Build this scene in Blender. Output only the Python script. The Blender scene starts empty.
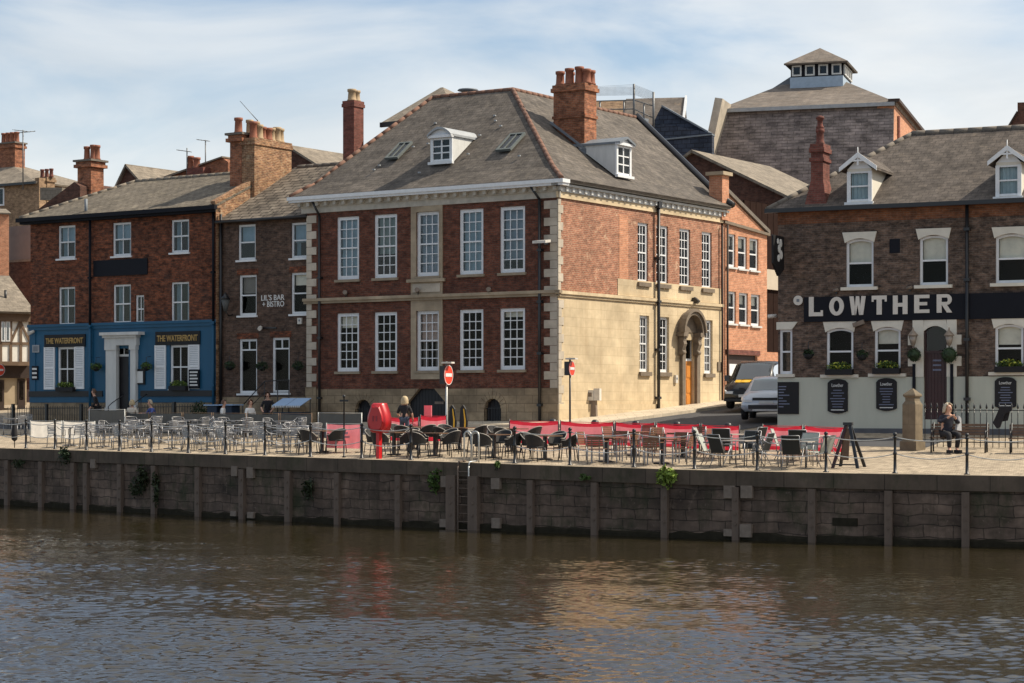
import bpy, bmesh, math, random
import numpy as np
from mathutils import Vector, Matrix
random.seed(7)
R = math.radians
F = 2100.0; CX = 512.0; HY = 405.0
WATER = -3.75
scene = bpy.context.scene
COL = scene.collection

# ------------------------------------------------------------------ materials
MATS = {}
def nodes_of(name):
    m = bpy.data.materials.new(name); m.use_nodes = True
    nt = m.node_tree; b = nt.nodes['Principled BSDF']
    MATS[name] = m
    return m, nt, b
def N(nt, t, **kw):
    n = nt.nodes.new(t)
    for k, v in kw.items():
        if k.startswith('_'): setattr(n, k[1:], v)
        else: n.inputs[k.replace('_', ' ')].default_value = v
    return n
def L(nt, a, b): nt.links.new(a, b)
def c4(c): return (c[0], c[1], c[2], 1.0)
def mixc(nt, fac, a, b, mode='MIX'):
    n = nt.nodes.new('ShaderNodeMix'); n.data_type = 'RGBA'; n.blend_type = mode
    for sock, v in ((n.inputs[0], fac), (n.inputs[6], a), (n.inputs[7], b)):
        if hasattr(v, 'is_output'): nt.links.new(v, sock)
        elif isinstance(v, (int, float)): sock.default_value = v
        else: sock.default_value = c4(v)
    return n.outputs[2]
def ramp(nt, src, stops):
    r = nt.nodes.new('ShaderNodeValToRGB')
    els = r.color_ramp.elements
    while len(els) < len(stops): els.new(0.5)
    for e, (p, v) in zip(els, stops):
        e.position = p; e.color = (v, v, v, 1) if isinstance(v, (int, float)) else c4(v)
    L(nt, src, r.inputs[0]); return r.outputs[0]
def uvmap(nt, sx=1, sy=1, sz=1, rand=False):
    tc = nt.nodes.new('ShaderNodeTexCoord'); mp = nt.nodes.new('ShaderNodeMapping')
    mp.inputs['Scale'].default_value = (sx, sy, sz)
    L(nt, tc.outputs['UV'], mp.inputs[0])
    return mp.outputs[0]
def objmap(nt, s=(1, 1, 1)):
    tc = nt.nodes.new('ShaderNodeTexCoord'); mp = nt.nodes.new('ShaderNodeMapping')
    mp.inputs['Scale'].default_value = s
    L(nt, tc.outputs['Object'], mp.inputs[0]); return mp.outputs[0]
def noise(nt, vec, scale, detail=4, rough=.55, dist=0):
    n = nt.nodes.new('ShaderNodeTexNoise')
    n.inputs['Scale'].default_value = scale; n.inputs['Detail'].default_value = detail
    n.inputs['Roughness'].default_value = rough; n.inputs['Distortion'].default_value = dist
    if vec is not None: L(nt, vec, n.inputs['Vector'])
    return n.outputs['Fac']
def bump(nt, b, h, strength=.3, dist=.02):
    n = nt.nodes.new('ShaderNodeBump'); n.inputs['Strength'].default_value = strength
    n.inputs['Distance'].default_value = dist
    L(nt, h, n.inputs['Height']); L(nt, n.outputs[0], b.inputs['Normal'])

def plain(name, col, rough=.6, metal=0, var=.18, vs=2.5, spec=.4, bs=0, streak=False):
    m, nt, b = nodes_of(name)
    v = objmap(nt, (1, 1, .25) if streak else (1, 1, 1))
    n = noise(nt, v, vs, 6, .65)
    f = ramp(nt, n, [(.25, 1 - var), (.75, 1 + var * .5)])
    L(nt, mixc(nt, 1.0, col, f, 'MULTIPLY'), b.inputs['Base Color'])
    b.inputs['Roughness'].default_value = rough; b.inputs['Metallic'].default_value = metal
    b.inputs['Specular IOR Level'].default_value = spec
    if bs: bump(nt, b, noise(nt, objmap(nt), 30, 4), bs, .01)
    return m

def brick(name, c1, c2, mortar, bw=.225, rh=.075, ms=.010, bias=0, blotch=.35, pale=0, palec=(.6, .45, .33),
          dark=0, darkc=(.05, .035, .03), rough=.85, bs=.35, big=.35, off=.5, streak=0, fleck=.5, freq=2, speck=0, speckc=(.4, .36, .28), runs=0, runc=(.05, .04, .03), green=0, wob=.03, wobs=1.3):
    m, nt, b = nodes_of(name)
    uv = uvmap(nt)
    # slight irregularity of the courses
    nz = nt.nodes.new('ShaderNodeTexNoise'); nz.inputs['Scale'].default_value = wobs; nz.inputs['Detail'].default_value = 2
    L(nt, uv, nz.inputs['Vector'])
    add = nt.nodes.new('ShaderNodeVectorMath'); add.operation = 'MULTIPLY_ADD'
    L(nt, nz.outputs['Color'], add.inputs[0]); add.inputs[1].default_value = (wob, wob, 0); L(nt, uv, add.inputs[2])
    bt = nt.nodes.new('ShaderNodeTexBrick')
    bt.offset = off; bt.offset_frequency = freq
    L(nt, add.outputs[0], bt.inputs['Vector'])
    bt.inputs['Scale'].default_value = 1; bt.inputs['Brick Width'].default_value = bw; bt.inputs['Row Height'].default_value = rh
    bt.inputs['Mortar Size'].default_value = ms; bt.inputs['Mortar Smooth'].default_value = .3; bt.inputs['Bias'].default_value = bias
    bt.inputs['Color1'].default_value = c4(c1); bt.inputs['Color2'].default_value = c4(c2); bt.inputs['Mortar'].default_value = c4(mortar)
    col = bt.outputs['Color']
    # brick sized flecks, several bricks of a batch darker or lighter
    v2 = uvmap(nt, 1 / bw / 1.5, 1 / rh / 2.6, 1)
    fl = noise(nt, v2, 1.0, 3, .75)
    col = mixc(nt, 1.0, col, ramp(nt, fl, [(.34, 1 - fleck), (.5, 1.0), (.68, 1 + fleck * 1.15)]), 'MULTIPLY')
    bl = noise(nt, uv, big, 5, .6)
    col = mixc(nt, 1.0, col, ramp(nt, bl, [(.3, 1 - blotch), (.7, 1 + blotch * .4)]), 'MULTIPLY')
    if pale:
        p = noise(nt, uv, 2.6, 5, .7)
        p2 = noise(nt, uv, .5, 2, .5)
        pr = ramp(nt, p, [(.56, 0), (.66, 1)])
        pm = nt.nodes.new('ShaderNodeMath'); pm.operation = 'MULTIPLY'
        L(nt, pr, pm.inputs[0]); L(nt, ramp(nt, p2, [(.35, 0), (.6, pale)]), pm.inputs[1])
        col = mixc(nt, pm.outputs[0], col, palec)
    if dark:
        dn = noise(nt, uvmap(nt, 1, .35 if streak else 1, 1), 1.1, 6, .68)
        dr = ramp(nt, dn, [(.5, 0), (.72, dark)])
        col = mixc(nt, dr, col, darkc)
    if runs:
        rn = noise(nt, uvmap(nt, 2.6, .16, 1), 1.0, 5, .65); rr = ramp(nt, rn, [(.50, 0), (.74, runs)])
        col = mixc(nt, rr, col, runc)
    if green:
        gn = noise(nt, uvmap(nt, .8, .5, 1), 1.0, 6, .7); gr = ramp(nt, gn, [(.52, 0), (.66, green)])
        col = mixc(nt, gr, col, (.030, .036, .016))
    if speck:
        sn = noise(nt, uvmap(nt, 5.5, 5.5, 1), 1.0, 3, .8); sr = ramp(nt, sn, [(.60, 0), (.70, speck)])
        col = mixc(nt, sr, col, speckc)
    L(nt, col, b.inputs['Base Color'])
    b.inputs['Roughness'].default_value = rough; b.inputs['Specular IOR Level'].default_value = .25
    inv = nt.nodes.new('ShaderNodeMath'); inv.operation = 'SUBTRACT'; inv.inputs[0].default_value = 1
    L(nt, bt.outputs['Fac'], inv.inputs[1])
    hs = nt.nodes.new('ShaderNodeMath'); hs.operation = 'MULTIPLY_ADD'; hs.inputs[1].default_value = .6
    L(nt, fl, hs.inputs[0]); L(nt, inv.outputs[0], hs.inputs[2])
    bump(nt, b, hs.outputs[0], bs, .02)
    return m

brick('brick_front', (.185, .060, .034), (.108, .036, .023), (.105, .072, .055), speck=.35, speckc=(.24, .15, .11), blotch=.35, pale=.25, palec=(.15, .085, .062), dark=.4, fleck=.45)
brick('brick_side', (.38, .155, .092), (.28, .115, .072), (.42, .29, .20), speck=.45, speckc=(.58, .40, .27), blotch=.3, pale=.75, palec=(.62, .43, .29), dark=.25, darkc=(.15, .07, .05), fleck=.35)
brick('brick_pub', (.235, .070, .032), (.105, .035, .021), (.09, .06, .04), blotch=.35, dark=.5, fleck=.65, pale=.3, palec=(.24, .10, .055))
brick('brick_bar', (.125, .072, .050), (.074, .045, .035), (.11, .085, .065), speck=.4, speckc=(.22, .16, .12), blotch=.3, dark=.35, fleck=.5)
brick('brick_inn', (.155, .100, .072), (.078, .054, .044), (.13, .105, .085), speck=.5, speckc=(.24, .17, .125), blotch=.3, dark=.3, fleck=.6, pale=.2, palec=(.15, .10, .075))
brick('brick_inn_band', (.24, .092, .042), (.17, .07, .04), (.2, .12, .08), blotch=.4, dark=.5, fleck=.4)
brick('brick_orange', (.54, .235, .13), (.46, .195, .11), (.52, .34, .23), blotch=.15, fleck=.25)
brick('brick_chimney', (.36, .13, .062), (.23, .08, .045), (.26, .17, .11), blotch=.4, dark=.35, fleck=.5)
brick('brick_chimney_dark', (.19, .06, .045), (.15, .05, .04), (.15, .09, .07), blotch=.25, fleck=.35)
brick('brick_stack_pale', (.34, .17, .085), (.22, .10, .06), (.42, .31, .19), blotch=.4, dark=.4, fleck=.5, pale=.7, palec=(.46, .36, .24))
brick('brick_brown', (.12, .052, .036), (.085, .04, .03), (.09, .06, .045), blotch=.25, fleck=.4)
brick('brick_buff', (.33, .21, .12), (.25, .15, .09), (.32, .24, .16), blotch=.3, fleck=.4)
brick('ashlar', (.33, .25, .16), (.25, .19, .125), (.16, .12, .08), bw=.75, rh=.33, ms=.012, blotch=.4, dark=.45, darkc=(.10, .075, .05), fleck=.22, big=.6, bs=.25)
brick('stone_cream', (.66, .53, .35), (.61, .485, .315), (.53, .42, .27), runs=.45, runc=(.38, .28, .165), speck=.25, speckc=(.40, .30, .18), bw=.9, rh=.36, ms=.012, blotch=.30, dark=.42, darkc=(.34, .24, .14), fleck=.10, big=.5, bs=.1, streak=1)
brick('stone_plain', (.42, .34, .24), (.38, .30, .21), (.3, .24, .16), bw=1.3, rh=.6, ms=.006, blotch=.3, dark=.4, darkc=(.17, .13, .09), fleck=.15, big=1, bs=.15)
brick('stone_quoin', (.54, .47, .38), (.47, .41, .33), (.4, .34, .26), bw=2.3, rh=3.3, ms=.003, blotch=.25, dark=.35, darkc=(.24, .20, .15), fleck=.2, big=1.5, bs=.15)
brick('slate_main', (.130, .111, .095), (.092, .080, .070), (.062, .052, .045), bw=.34, rh=.21, ms=.012, blotch=.28, pale=.35, palec=(.24, .20, .15), dark=.4, darkc=(.07, .058, .05), speck=.5, speckc=(.28, .24, .17), runs=.5, runc=(.085, .072, .06), fleck=.35, bs=.5, big=.45)
brick('slate_pub', (.185, .156, .118), (.138, .117, .092), (.07, .055, .042), speck=.5, speckc=(.34, .29, .20), bw=.36, rh=.25, ms=.016, blotch=.25, pale=.3, palec=(.30, .25, .18), dark=.25, darkc=(.08, .07, .05), fleck=.3, bs=.5)
brick('slate_bar', (.215, .178, .140), (.13, .107, .086), (.035, .028, .022), bw=.6, rh=.32, ms=.035, blotch=.3, pale=.5, palec=(.33, .29, .22), dark=.4, speck=.4, speckc=(.36, .31, .23), darkc=(.06, .05, .04), fleck=.4, bs=.6)
brick('slate_inn', (.118, .097, .082), (.090, .075, .065), (.058, .048, .041), speck=.4, speckc=(.22, .18, .14), bw=.34, rh=.21, ms=.013, blotch=.22, pale=.35, palec=(.24, .19, .14), dark=.2, darkc=(.07, .055, .045), fleck=.4, bs=.5)
brick('slate_steep', (.27, .225, .205), (.19, .16, .15), (.085, .07, .065), bw=.7, rh=.21, ms=.014, blotch=.25, pale=.5, palec=(.27, .22, .18), dark=.3, darkc=(.10, .085, .09), fleck=.5, bs=.7, big=.3)
brick('slate_rust', (.205, .170, .142), (.16, .137, .118), (.10, .085, .073), runs=.55, runc=(.12, .10, .085), bw=.45, rh=.22, ms=.006, blotch=.4, pale=.4, palec=(.36, .25, .16), dark=.4, darkc=(.13, .10, .08), fleck=.25, bs=.3)
brick('slate_blue', (.050, .060, .085), (.036, .044, .066), (.02, .022, .03), bw=.5, rh=.25, ms=.02, blotch=.2, fleck=.3, bs=.4)
brick('slate_grey', (.25, .21, .165), (.20, .17, .135), (.12, .10, .08), bw=.4, rh=.22, ms=.01, blotch=.2, dark=.25, darkc=(.1, .085, .07), fleck=.25)
brick('quay_stone', (.170, .118, .088), (.115, .082, .063), (.060, .044, .034), runs=.8, runc=(.050, .038, .027), green=.75, wob=.20, wobs=1.5, speck=.45, speckc=(.23, .17, .135), bw=.80, rh=.30, ms=.014, blotch=.55, dark=.7, darkc=(.042, .032, .023), fleck=.4, big=.6, bs=.9, pale=.5, palec=(.20, .145, .11))
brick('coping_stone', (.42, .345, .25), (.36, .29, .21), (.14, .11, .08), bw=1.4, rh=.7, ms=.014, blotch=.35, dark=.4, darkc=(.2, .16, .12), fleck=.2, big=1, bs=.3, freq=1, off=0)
brick('coping_face', (.130, .096, .070), (.105, .079, .059), (.045, .034, .025), runs=.8, runc=(.052, .042, .030), green=.7, bw=1.4, rh=1.2, ms=.014, blotch=.4, dark=.5, darkc=(.035, .028, .02), fleck=.2, big=.8, bs=.4, pale=.3, palec=(.13, .10, .075))  # darker copy of the coping stone, shade of the front put into its colour
brick('setts', (.44, .36, .26), (.36, .29, .21), (.20, .16, .115), bw=.20, rh=.13, ms=.012, blotch=.22, dark=.25, darkc=(.2, .16, .12), fleck=.35, bs=.3, big=.5)
brick('flagstones', (.55, .47, .36), (.50, .43, .33), (.28, .23, .17), bw=.75, rh=.6, ms=.012, blotch=.2, dark=.2, darkc=(.3, .25, .19), fleck=.15, bs=.2)
brick('pillar_stone', (.215, .168, .112), (.18, .14, .095), (.15, .12, .085), bw=3, rh=.8, ms=.006, blotch=.35, dark=.35, darkc=(.12, .095, .065), fleck=.2, big=2, bs=.3)

plain('white_paint', (.72, .73, .74), .45, var=.12, vs=6)
plain('white_weathered', (.58, .58, .56), .6, var=.15, vs=5, streak=True)
plain('cream_paint', (.66, .62, .53), .6, var=.12, vs=4)
plain('sage_paint', (.47, .48, .40), .6, var=.10, vs=1.5, streak=True)
plain('mouldings_grey', (.48, .44, .37), .6, var=.3, vs=3)
plain('cornice_grey', (.46, .45, .42), .65, var=.3, vs=3)
plain('plinth_grey', (.085, .09, .10), .6, var=.25)
plain('blue_paint', (.008, .082, .165), .5, var=.22, vs=1.2, streak=True)
plain('blue_dark', (.012, .026, .052), .5, var=.25, vs=2)
plain('black_paint', (.014, .014, .016), .38, var=.2, spec=.5)
plain('black_board', (.008, .0075, .009), .65, var=.3, vs=3)
plain('sign_navy', (.007, .008, .013), .65, var=.2, vs=2, spec=.2)
plain('letter_cream', (.62, .58, .52), .6, var=.1)
plain('letter_gold', (.42, .27, .085), .45, var=.15)
plain('letter_white', (.68, .68, .66), .6, var=.1)
plain('letter_faint', (.16, .18, .26), .6, var=.2)
plain('letter_dim', (.035, .028, .03), .6, var=.2)
plain('door_maroon', (.045, .016, .016), .4, var=.2)
plain('door_orange', (.62, .235, .040), .45, var=.2, vs=5)
plain('door_black', (.012, .011, .013), .5, var=.25)
plain('terracotta', (.27, .100, .058), .8, var=.35, vs=7)
plain('terracotta_pale', (.40, .29, .175), .8, var=.3, vs=7)
plain('ridge_tile', (.20, .105, .072), .85, var=.45, vs=3)
plain('ridge_grey', (.17, .145, .12), .85, var=.4, vs=4)
plain('lead', (.17, .19, .215), .55, var=.25, vs=3)
plain('lead_pale', (.33, .345, .36), .55, var=.25, vs=3)
plain('red_metal', (.52, .012, .016), .32, var=.12, spec=.5)
plain('red_fabric', (.66, .022, .045), .7, var=.15, vs=4)
plain('pink_print', (.80, .33, .38), .7, var=.1)
plain('grey_fabric', (.09, .092, .088), .8, var=.2)
plain('aluminium', (.27, .27, .28), .45, .7, var=.15, vs=8)
plain('paint_pale_blue', (.33, .41, .50), .6, var=.2, vs=3)
plain('skylight_frame', (.12, .135, .13), .6, var=.2)
plain('steel_dark', (.17, .175, .18), .5, .4, var=.2, vs=8)
plain('steel_pale', (.52, .52, .50), .45, .5, var=.2, vs=8)
plain('table_brown', (.15, .085, .05), .4, var=.3, vs=6)
plain('table_pale', (.42, .37, .32), .4, var=.2, vs=6)
plain('rattan', (.020, .019, .020), .55, var=.4, vs=30)
plain('rattan_worn', (.34, .31, .27), .6, var=.3, vs=20)
plain('teak', (.19, .095, .055), .6, var=.35, vs=9)
plain('sling_black', (.016, .018, .018), .7, var=.2)
plain('sling_grey', (.36, .38, .34), .7, var=.15)
plain('rubber', (.018, .018, .018), .8)
plain('car_silver', (.58, .60, .64), .22, .1, var=.05, spec=.6)
plain('van_black', (.014, .014, .017), .22, var=.1, spec=.6)
plain('car_trim', (.012, .012, .014), .4)
plain('lamp_glass', (.72, .74, .76), .12, spec=.8)
plain('yellow_paint', (.72, .42, .03), .4, var=.1)
plain('plate_white', (.7, .7, .66), .5)
plain('sign_red', (.70, .055, .022), .4, var=.08)
plain('lantern_bronze', (.30, .235, .18), .5, var=.3, vs=8)
plain('lantern_glass', (.30, .25, .20), .2, spec=.6)
plain('skin', (.56, .33, .24), .55, var=.1, spec=.3)
plain('hair_blonde', (.48, .37, .22), .6, var=.35, vs=40)
plain('hair_grey', (.46, .39, .29), .6, var=.3, vs=40)
plain('hair_brown', (.10, .055, .035), .6, var=.3, vs=40)
plain('cloth_black', (.018, .017, .02), .85, var=.25, vs=8)
plain('cloth_navy', (.020, .021, .034), .85, var=.25, vs=8)
plain('cloth_white', (.70, .69, .67), .85, var=.12, vs=8)
plain('cloth_blue', (.070, .10, .30), .85, var=.2, vs=8)
plain('cloth_jeans', (.06, .075, .11), .85, var=.25, vs=8)
plain('cloth_red', (.30, .05, .06), .85, var=.2, vs=8)
plain('cloth_cream', (.62, .55, .46), .85, var=.15, vs=8)
plain('wood_brown', (.13, .075, .045), .65, var=.35, vs=6)
plain('timber_dark', (.042, .025, .019), .7, var=.3, vs=3)
plain('cladding_dark', (.026, .014, .011), .9, var=.3, vs=3, spec=.05)
plain('timber_oak', (.17, .11, .07), .75, var=.35, vs=3)
plain('plaster_white', (.82, .79, .72), .8, var=.15, vs=2)
plain('plaster_mauve', (.20, .165, .155), .85, var=.2, vs=1.5)
plain('plaster_buff', (.42, .33, .22), .8, var=.2, vs=1.5)
plain('render_cream', (.52, .44, .34), .8, var=.15, vs=1.5)
plain('awning_stripe', (.30, .42, .60), .7, var=.08)
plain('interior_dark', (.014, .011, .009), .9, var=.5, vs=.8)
plain('curtain', (.74, .70, .60), .85, var=.2, vs=3)
plain('curtain_blue', (.40, .50, .54), .85, var=.2, vs=3)
plain('curtain_sage', (.34, .38, .33), .85, var=.35, vs=2)
plain('curtain_grey', (.36, .40, .44), .85, var=.35, vs=2)
plain('curtain_pink', (.50, .38, .33), .85, var=.3, vs=2)
plain('blind_dark', (.24, .22, .20), .85, var=.2, vs=3)
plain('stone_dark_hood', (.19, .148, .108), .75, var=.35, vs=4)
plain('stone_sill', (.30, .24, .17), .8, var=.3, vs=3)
plain('timber_fender', (.150, .108, .082), .85, var=.4, vs=2, streak=True)
plain('concrete_pale', (.21, .165, .13), .85, var=.35, vs=5)
plain('concrete_white', (.62, .58, .52), .8, var=.25, vs=4)
plain('algae', (.030, .026, .018), .95, var=.4, vs=5, spec=.05)
plain('asphalt', (.060, .060, .064), .9, var=.25, vs=1.2, bs=.2)
plain('road_paint', (.6, .58, .54), .8, var=.25, vs=5)
plain('earth', (.2, .17, .13), .95, var=.3, vs=.3)
plain('tape_white', (.66, .66, .68), .5)

def leaf_mat(name, col):
    m, nt, b = nodes_of(name)
    n = noise(nt, objmap(nt), 9, 3)
    L(nt, mixc(nt, ramp(nt, n, [(.35, 0), (.65, 1)]), [c * .55 for c in col], [c * 1.35 for c in col]), b.inputs['Base Color'])
    b.inputs['Roughness'].default_value = .6; b.inputs['Specular IOR Level'].default_value = .3
    b.inputs['Subsurface Weight'].default_value = 0
leaf_mat('leaf_green', (.060, .105, .022))
leaf_mat('leaf_bright', (.20, .27, .045))
leaf_mat('leaf_dark', (.022, .042, .016))
leaf_mat('flower_yellow', (.40, .42, .06))
leaf_mat('ivy_wall', (.026, .036, .012))

def sheet(name, col, trans=.55):
    m, nt, b = nodes_of(name); out = nt.nodes['Material Output']
    n = noise(nt, objmap(nt), 3, 4); c = mixc(nt, 1.0, col, ramp(nt, n, [(.25, .85), (.75, 1.1)]), 'MULTIPLY')
    L(nt, c, b.inputs['Base Color']); b.inputs['Roughness'].default_value = .7
    t = nt.nodes.new('ShaderNodeBsdfTranslucent'); L(nt, c, t.inputs[0]); mx = nt.nodes.new('ShaderNodeMixShader'); mx.inputs[0].default_value = trans
    L(nt, b.outputs[0], mx.inputs[1]); L(nt, t.outputs[0], mx.inputs[2]); L(nt, mx.outputs[0], out.inputs[0])
sheet('red_sheet', (.82, .25, .29), .42); sheet('red_edge', (.72, .03, .06), .35); sheet('white_fabric', (.82, .79, .74))
def glass_mat(name, tint, refl, wob=.05):
    m, nt, b = nodes_of(name)
    nt.nodes.remove(b)
    out = nt.nodes['Material Output']
    tr = nt.nodes.new('ShaderNodeBsdfTransparent'); tr.inputs[0].default_value = c4(tint)
    gl = nt.nodes.new('ShaderNodeBsdfGlossy'); gl.inputs['Roughness'].default_value = .03
    gl.inputs['Color'].default_value = (.95, .97, 1, 1)
    fr = nt.nodes.new('ShaderNodeFresnel'); fr.inputs['IOR'].default_value = refl
    bp = nt.nodes.new('ShaderNodeBump'); bp.inputs['Strength'].default_value = wob; bp.inputs['Distance'].default_value = .1
    tc = nt.nodes.new('ShaderNodeTexCoord')
    n = noise(nt, tc.outputs['Object'], 1.1, 1, .5)
    L(nt, n, bp.inputs['Height']); L(nt, bp.outputs[0], gl.inputs['Normal'])
    mx = nt.nodes.new('ShaderNodeMixShader')
    L(nt, fr.outputs[0], mx.inputs[0]); L(nt, tr.outputs[0], mx.inputs[1]); L(nt, gl.outputs[0], mx.inputs[2])
    L(nt, mx.outputs[0], out.inputs[0])
glass_mat('glass', (.94, .96, .95), 1.20, .03)
glass_mat('glass_sky', (.78, .86, .90), 1.42, .03)
glass_mat('glass_car', (.30, .40, .40), 2.4, .02)

# ------------------------------------------------------------------ mesh builder
class MB:
    def __init__(s): s.v = []; s.f = []; s.m = []; s.mi = 0; s.sm = []
    def add(s, pts, faces, smooth=False):
        o = len(s.v); s.v += [tuple(p) for p in pts]
        for f in faces:
            s.f.append([o + i for i in f]); s.m.append(s.mi); s.sm.append(smooth)
        return s
    def quad(s, *p): return s.add(p, [list(range(len(p)))])
    def box(s, x0, x1, y0, y1, z0, z1):
        if x0 > x1: x0, x1 = x1, x0
        if y0 > y1: y0, y1 = y1, y0
        if z0 > z1: z0, z1 = z1, z0
        p = [(x0, y0, z0), (x1, y0, z0), (x1, y1, z0), (x0, y1, z0), (x0, y0, z1), (x1, y0, z1), (x1, y1, z1), (x0, y1, z1)]
        return s.add(p, [(0, 3, 2, 1), (4, 5, 6, 7), (0, 1, 5, 4), (1, 2, 6, 5), (2, 3, 7, 6), (3, 0, 4, 7)])
    def prism(s, poly, off):
        """poly: 3d loop, off: extrusion vector"""
        n = len(poly); off = Vector(off)
        a = [Vector(p) for p in poly]; b = [p + off for p in a]
        nrm = Vector((0, 0, 0))
        for i in range(n): nrm += a[i].cross(a[(i + 1) % n])
        fl = nrm.dot(off) > 0
        fs = [list(range(n)), list(range(2 * n - 1, n - 1, -1))]
        fs += [[i, i + n, (i + 1) % n + n, (i + 1) % n] for i in range(n)]
        if fl: fs = [f[::-1] for f in fs]
        return s.add(a + b, fs)
    def slab(s, poly, th=.1):
        """roof slab: loop seen from above, thickened downward"""
        a = [Vector(p) for p in poly]; nrm = Vector((0, 0, 0))
        for i in range(len(a)): nrm += a[i].cross(a[(i + 1) % len(a)])
        nrm.normalize()
        if nrm.z < 0: a = a[::-1]; nrm = -nrm
        return s.prism(a, -nrm * th)
    def tube(s, a, b, r, n=8, r2=None, cap=True):
        a = Vector(a); b = Vector(b); d = (b - a).normalized()
        u = d.orthogonal().normalized(); w = d.cross(u); r2 = r if r2 is None else r2
        p = []
        for c, rr in ((a, r), (b, r2)):
            for i in range(n):
                t = 2 * math.pi * i / n
                p.append(c + (u * math.cos(t) + w * math.sin(t)) * rr)
        fs = [[i, (i + 1) % n, n + (i + 1) % n, n + i] for i in range(n)]
        o = len(s.v); s.add(p, fs, True)
        if cap:
            s.add([], []); s.f.append([o + i for i in range(n)][::-1]); s.m.append(s.mi); s.sm.append(False)
            s.f.append([o + n + i for i in range(n)]); s.m.append(s.mi); s.sm.append(False)
        return s
    def path(s, pts, r, n=6):
        pts = [Vector(p) for p in pts]; m = len(pts); P = []
        up = None
        for i, p in enumerate(pts):
            d = (pts[min(i + 1, m - 1)] - pts[max(i - 1, 0)]).normalized()
            if up is None: up = d.orthogonal().normalized()
            u = (up - d * up.dot(d)).normalized(); w = d.cross(u); up = u
            for k in range(n):
                t = 2 * math.pi * k / n; P.append(p + (u * math.cos(t) + w * math.sin(t)) * r)
        fs = []
        for i in range(m - 1):
            for k in range(n): fs.append([i * n + k, i * n + (k + 1) % n, (i + 1) * n + (k + 1) % n, (i + 1) * n + k])
        fs.append(list(range(n))[::-1]); fs.append([(m - 1) * n + k for k in range(n)])
        return s.add(P, fs, True)
    def lathe(s, prof, c=(0, 0, 0), n=12):
        P = []; fs = []
        for (r, z) in prof:
            for i in range(n):
                t = 2 * math.pi * i / n
                P.append((c[0] + r * math.cos(t), c[1] + r * math.sin(t), c[2] + z))
        for j in range(len(prof) - 1):
            for i in range(n): fs.append([j * n + i, j * n + (i + 1) % n, (j + 1) * n + (i + 1) % n, (j + 1) * n + i])
        o = len(s.v); s.add(P, fs, True)
        for ring, rev in ((0, True), (len(prof) - 1, False)):
            f = [o + ring * n + i for i in range(n)]
            s.f.append(f[::-1] if rev else f); s.m.append(s.mi); s.sm.append(False)
        return s
    def ball(s, c, r, nu=10, nv=6, sz=1):
        prof = [(max(1e-4, math.sin(math.pi * k / nv)) * r, -math.cos(math.pi * k / nv) * r * sz) for k in range(nv + 1)]
        return s.lathe(prof, c, nu)
    def leaves(s, c, rad, n, size, rng, droop=0):
        for _ in range(n):
            while True:
                q = Vector((rng.uniform(-1, 1), rng.uniform(-1, 1), rng.uniform(-1, 1)))
                if q.length < 1: break
            p = Vector(c) + Vector((q.x * rad[0], q.y * rad[1], q.z * rad[2]))
            a = Vector((rng.gauss(0, 1), rng.gauss(0, 1), rng.gauss(0, .7) - droop)).normalized()
            b = a.orthogonal().normalized(); b.rotate(Matrix.Rotation(rng.uniform(0, 6.28), 3, a))
            z = size * rng.uniform(.6, 1.4)
            s.add([p - a * z, p + b * z * .45, p + a * z, p - b * z * .45], [(0, 1, 2, 3)])
        return s
    def build(s, name, mat, parent=None, loc=(0, 0, 0), rz=0, label=None):
        me = bpy.data.meshes.new(name)
        me.from_pydata([tuple(v) for v in s.v], [], s.f)
        mats = mat if isinstance(mat, (list, tuple)) else [mat]
        for m in mats: me.materials.append(MATS[m])
        for i, p in enumerate(me.polygons):
            p.material_index = min(s.m[i], len(mats) - 1); p.use_smooth = s.sm[i]
        uvl = me.uv_layers.new(name='UVMap')
        co = np.empty(len(me.vertices) * 3, dtype=np.float64); me.vertices.foreach_get('co', co); co = co.reshape(-1, 3)
        for p in me.polygons:
            n = p.normal
            if abs(n.z) > .96: t = Vector((1, 0, 0)); b = Vector((0, 1, 0))
            else:
                t = Vector((-n.y, n.x, 0)).normalized(); b = n.cross(t)
            for li in p.loop_indices:
                c = co[me.loops[li].vertex_index]
                uvl.data[li].uv = (c[0] * t.x + c[1] * t.y + c[2] * t.z, c[0] * b.x + c[1] * b.y + c[2] * b.z)
        o = bpy.data.objects.new(name, me); COL.objects.link(o)
        o.parent = parent; o.location = loc; o.rotation_euler = (0, 0, rz)
        if label: o['label'] = label
        return o

def tag(o, label, cat, group=None):
    o['label'] = label; o['category'] = cat
    if group: o['group'] = group
    return o
def thing(name, label, cat, loc=(0, 0, 0), rz=0, group=None):
    o = bpy.data.objects.new(name, None); COL.objects.link(o)
    o.location = loc; o.rotation_euler = (0, 0, rz); o.empty_display_size = .3
    return tag(o, label, cat, group)
def kids(o): return [c for c in list(bpy.data.objects) if c.parent is o]
_tree = {}
def snapshot(root):
    """children lists of a finished prototype"""
    def rec(o): return (o, [rec(c) for c in o.children])
    return rec(root)
def dup(snap, parent=None):
    o, ch = snap
    c = o.copy(); COL.objects.link(c)
    if parent is not None: c.parent = parent
    for x in ch: dup(x, c)
    return c
def text_mesh(txt, size, ext=.01, off=0.0, bold=0.0, space=1.0):
    cu = bpy.data.curves.new('t', 'FONT'); cu.body = txt; cu.size = size; cu.extrude = ext; cu.offset = bold
    cu.align_x = 'CENTER'; cu.align_y = 'CENTER'; cu.space_character = space; cu.resolution_u = 3
    o = bpy.data.objects.new('t', cu); COL.objects.link(o)
    bpy.context.view_layer.update()
    me = bpy.data.meshes.new_from_object(o.evaluated_get(bpy.context.evaluated_depsgraph_get()))
    bpy.data.objects.remove(o); bpy.data.curves.remove(cu)
    return me
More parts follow.
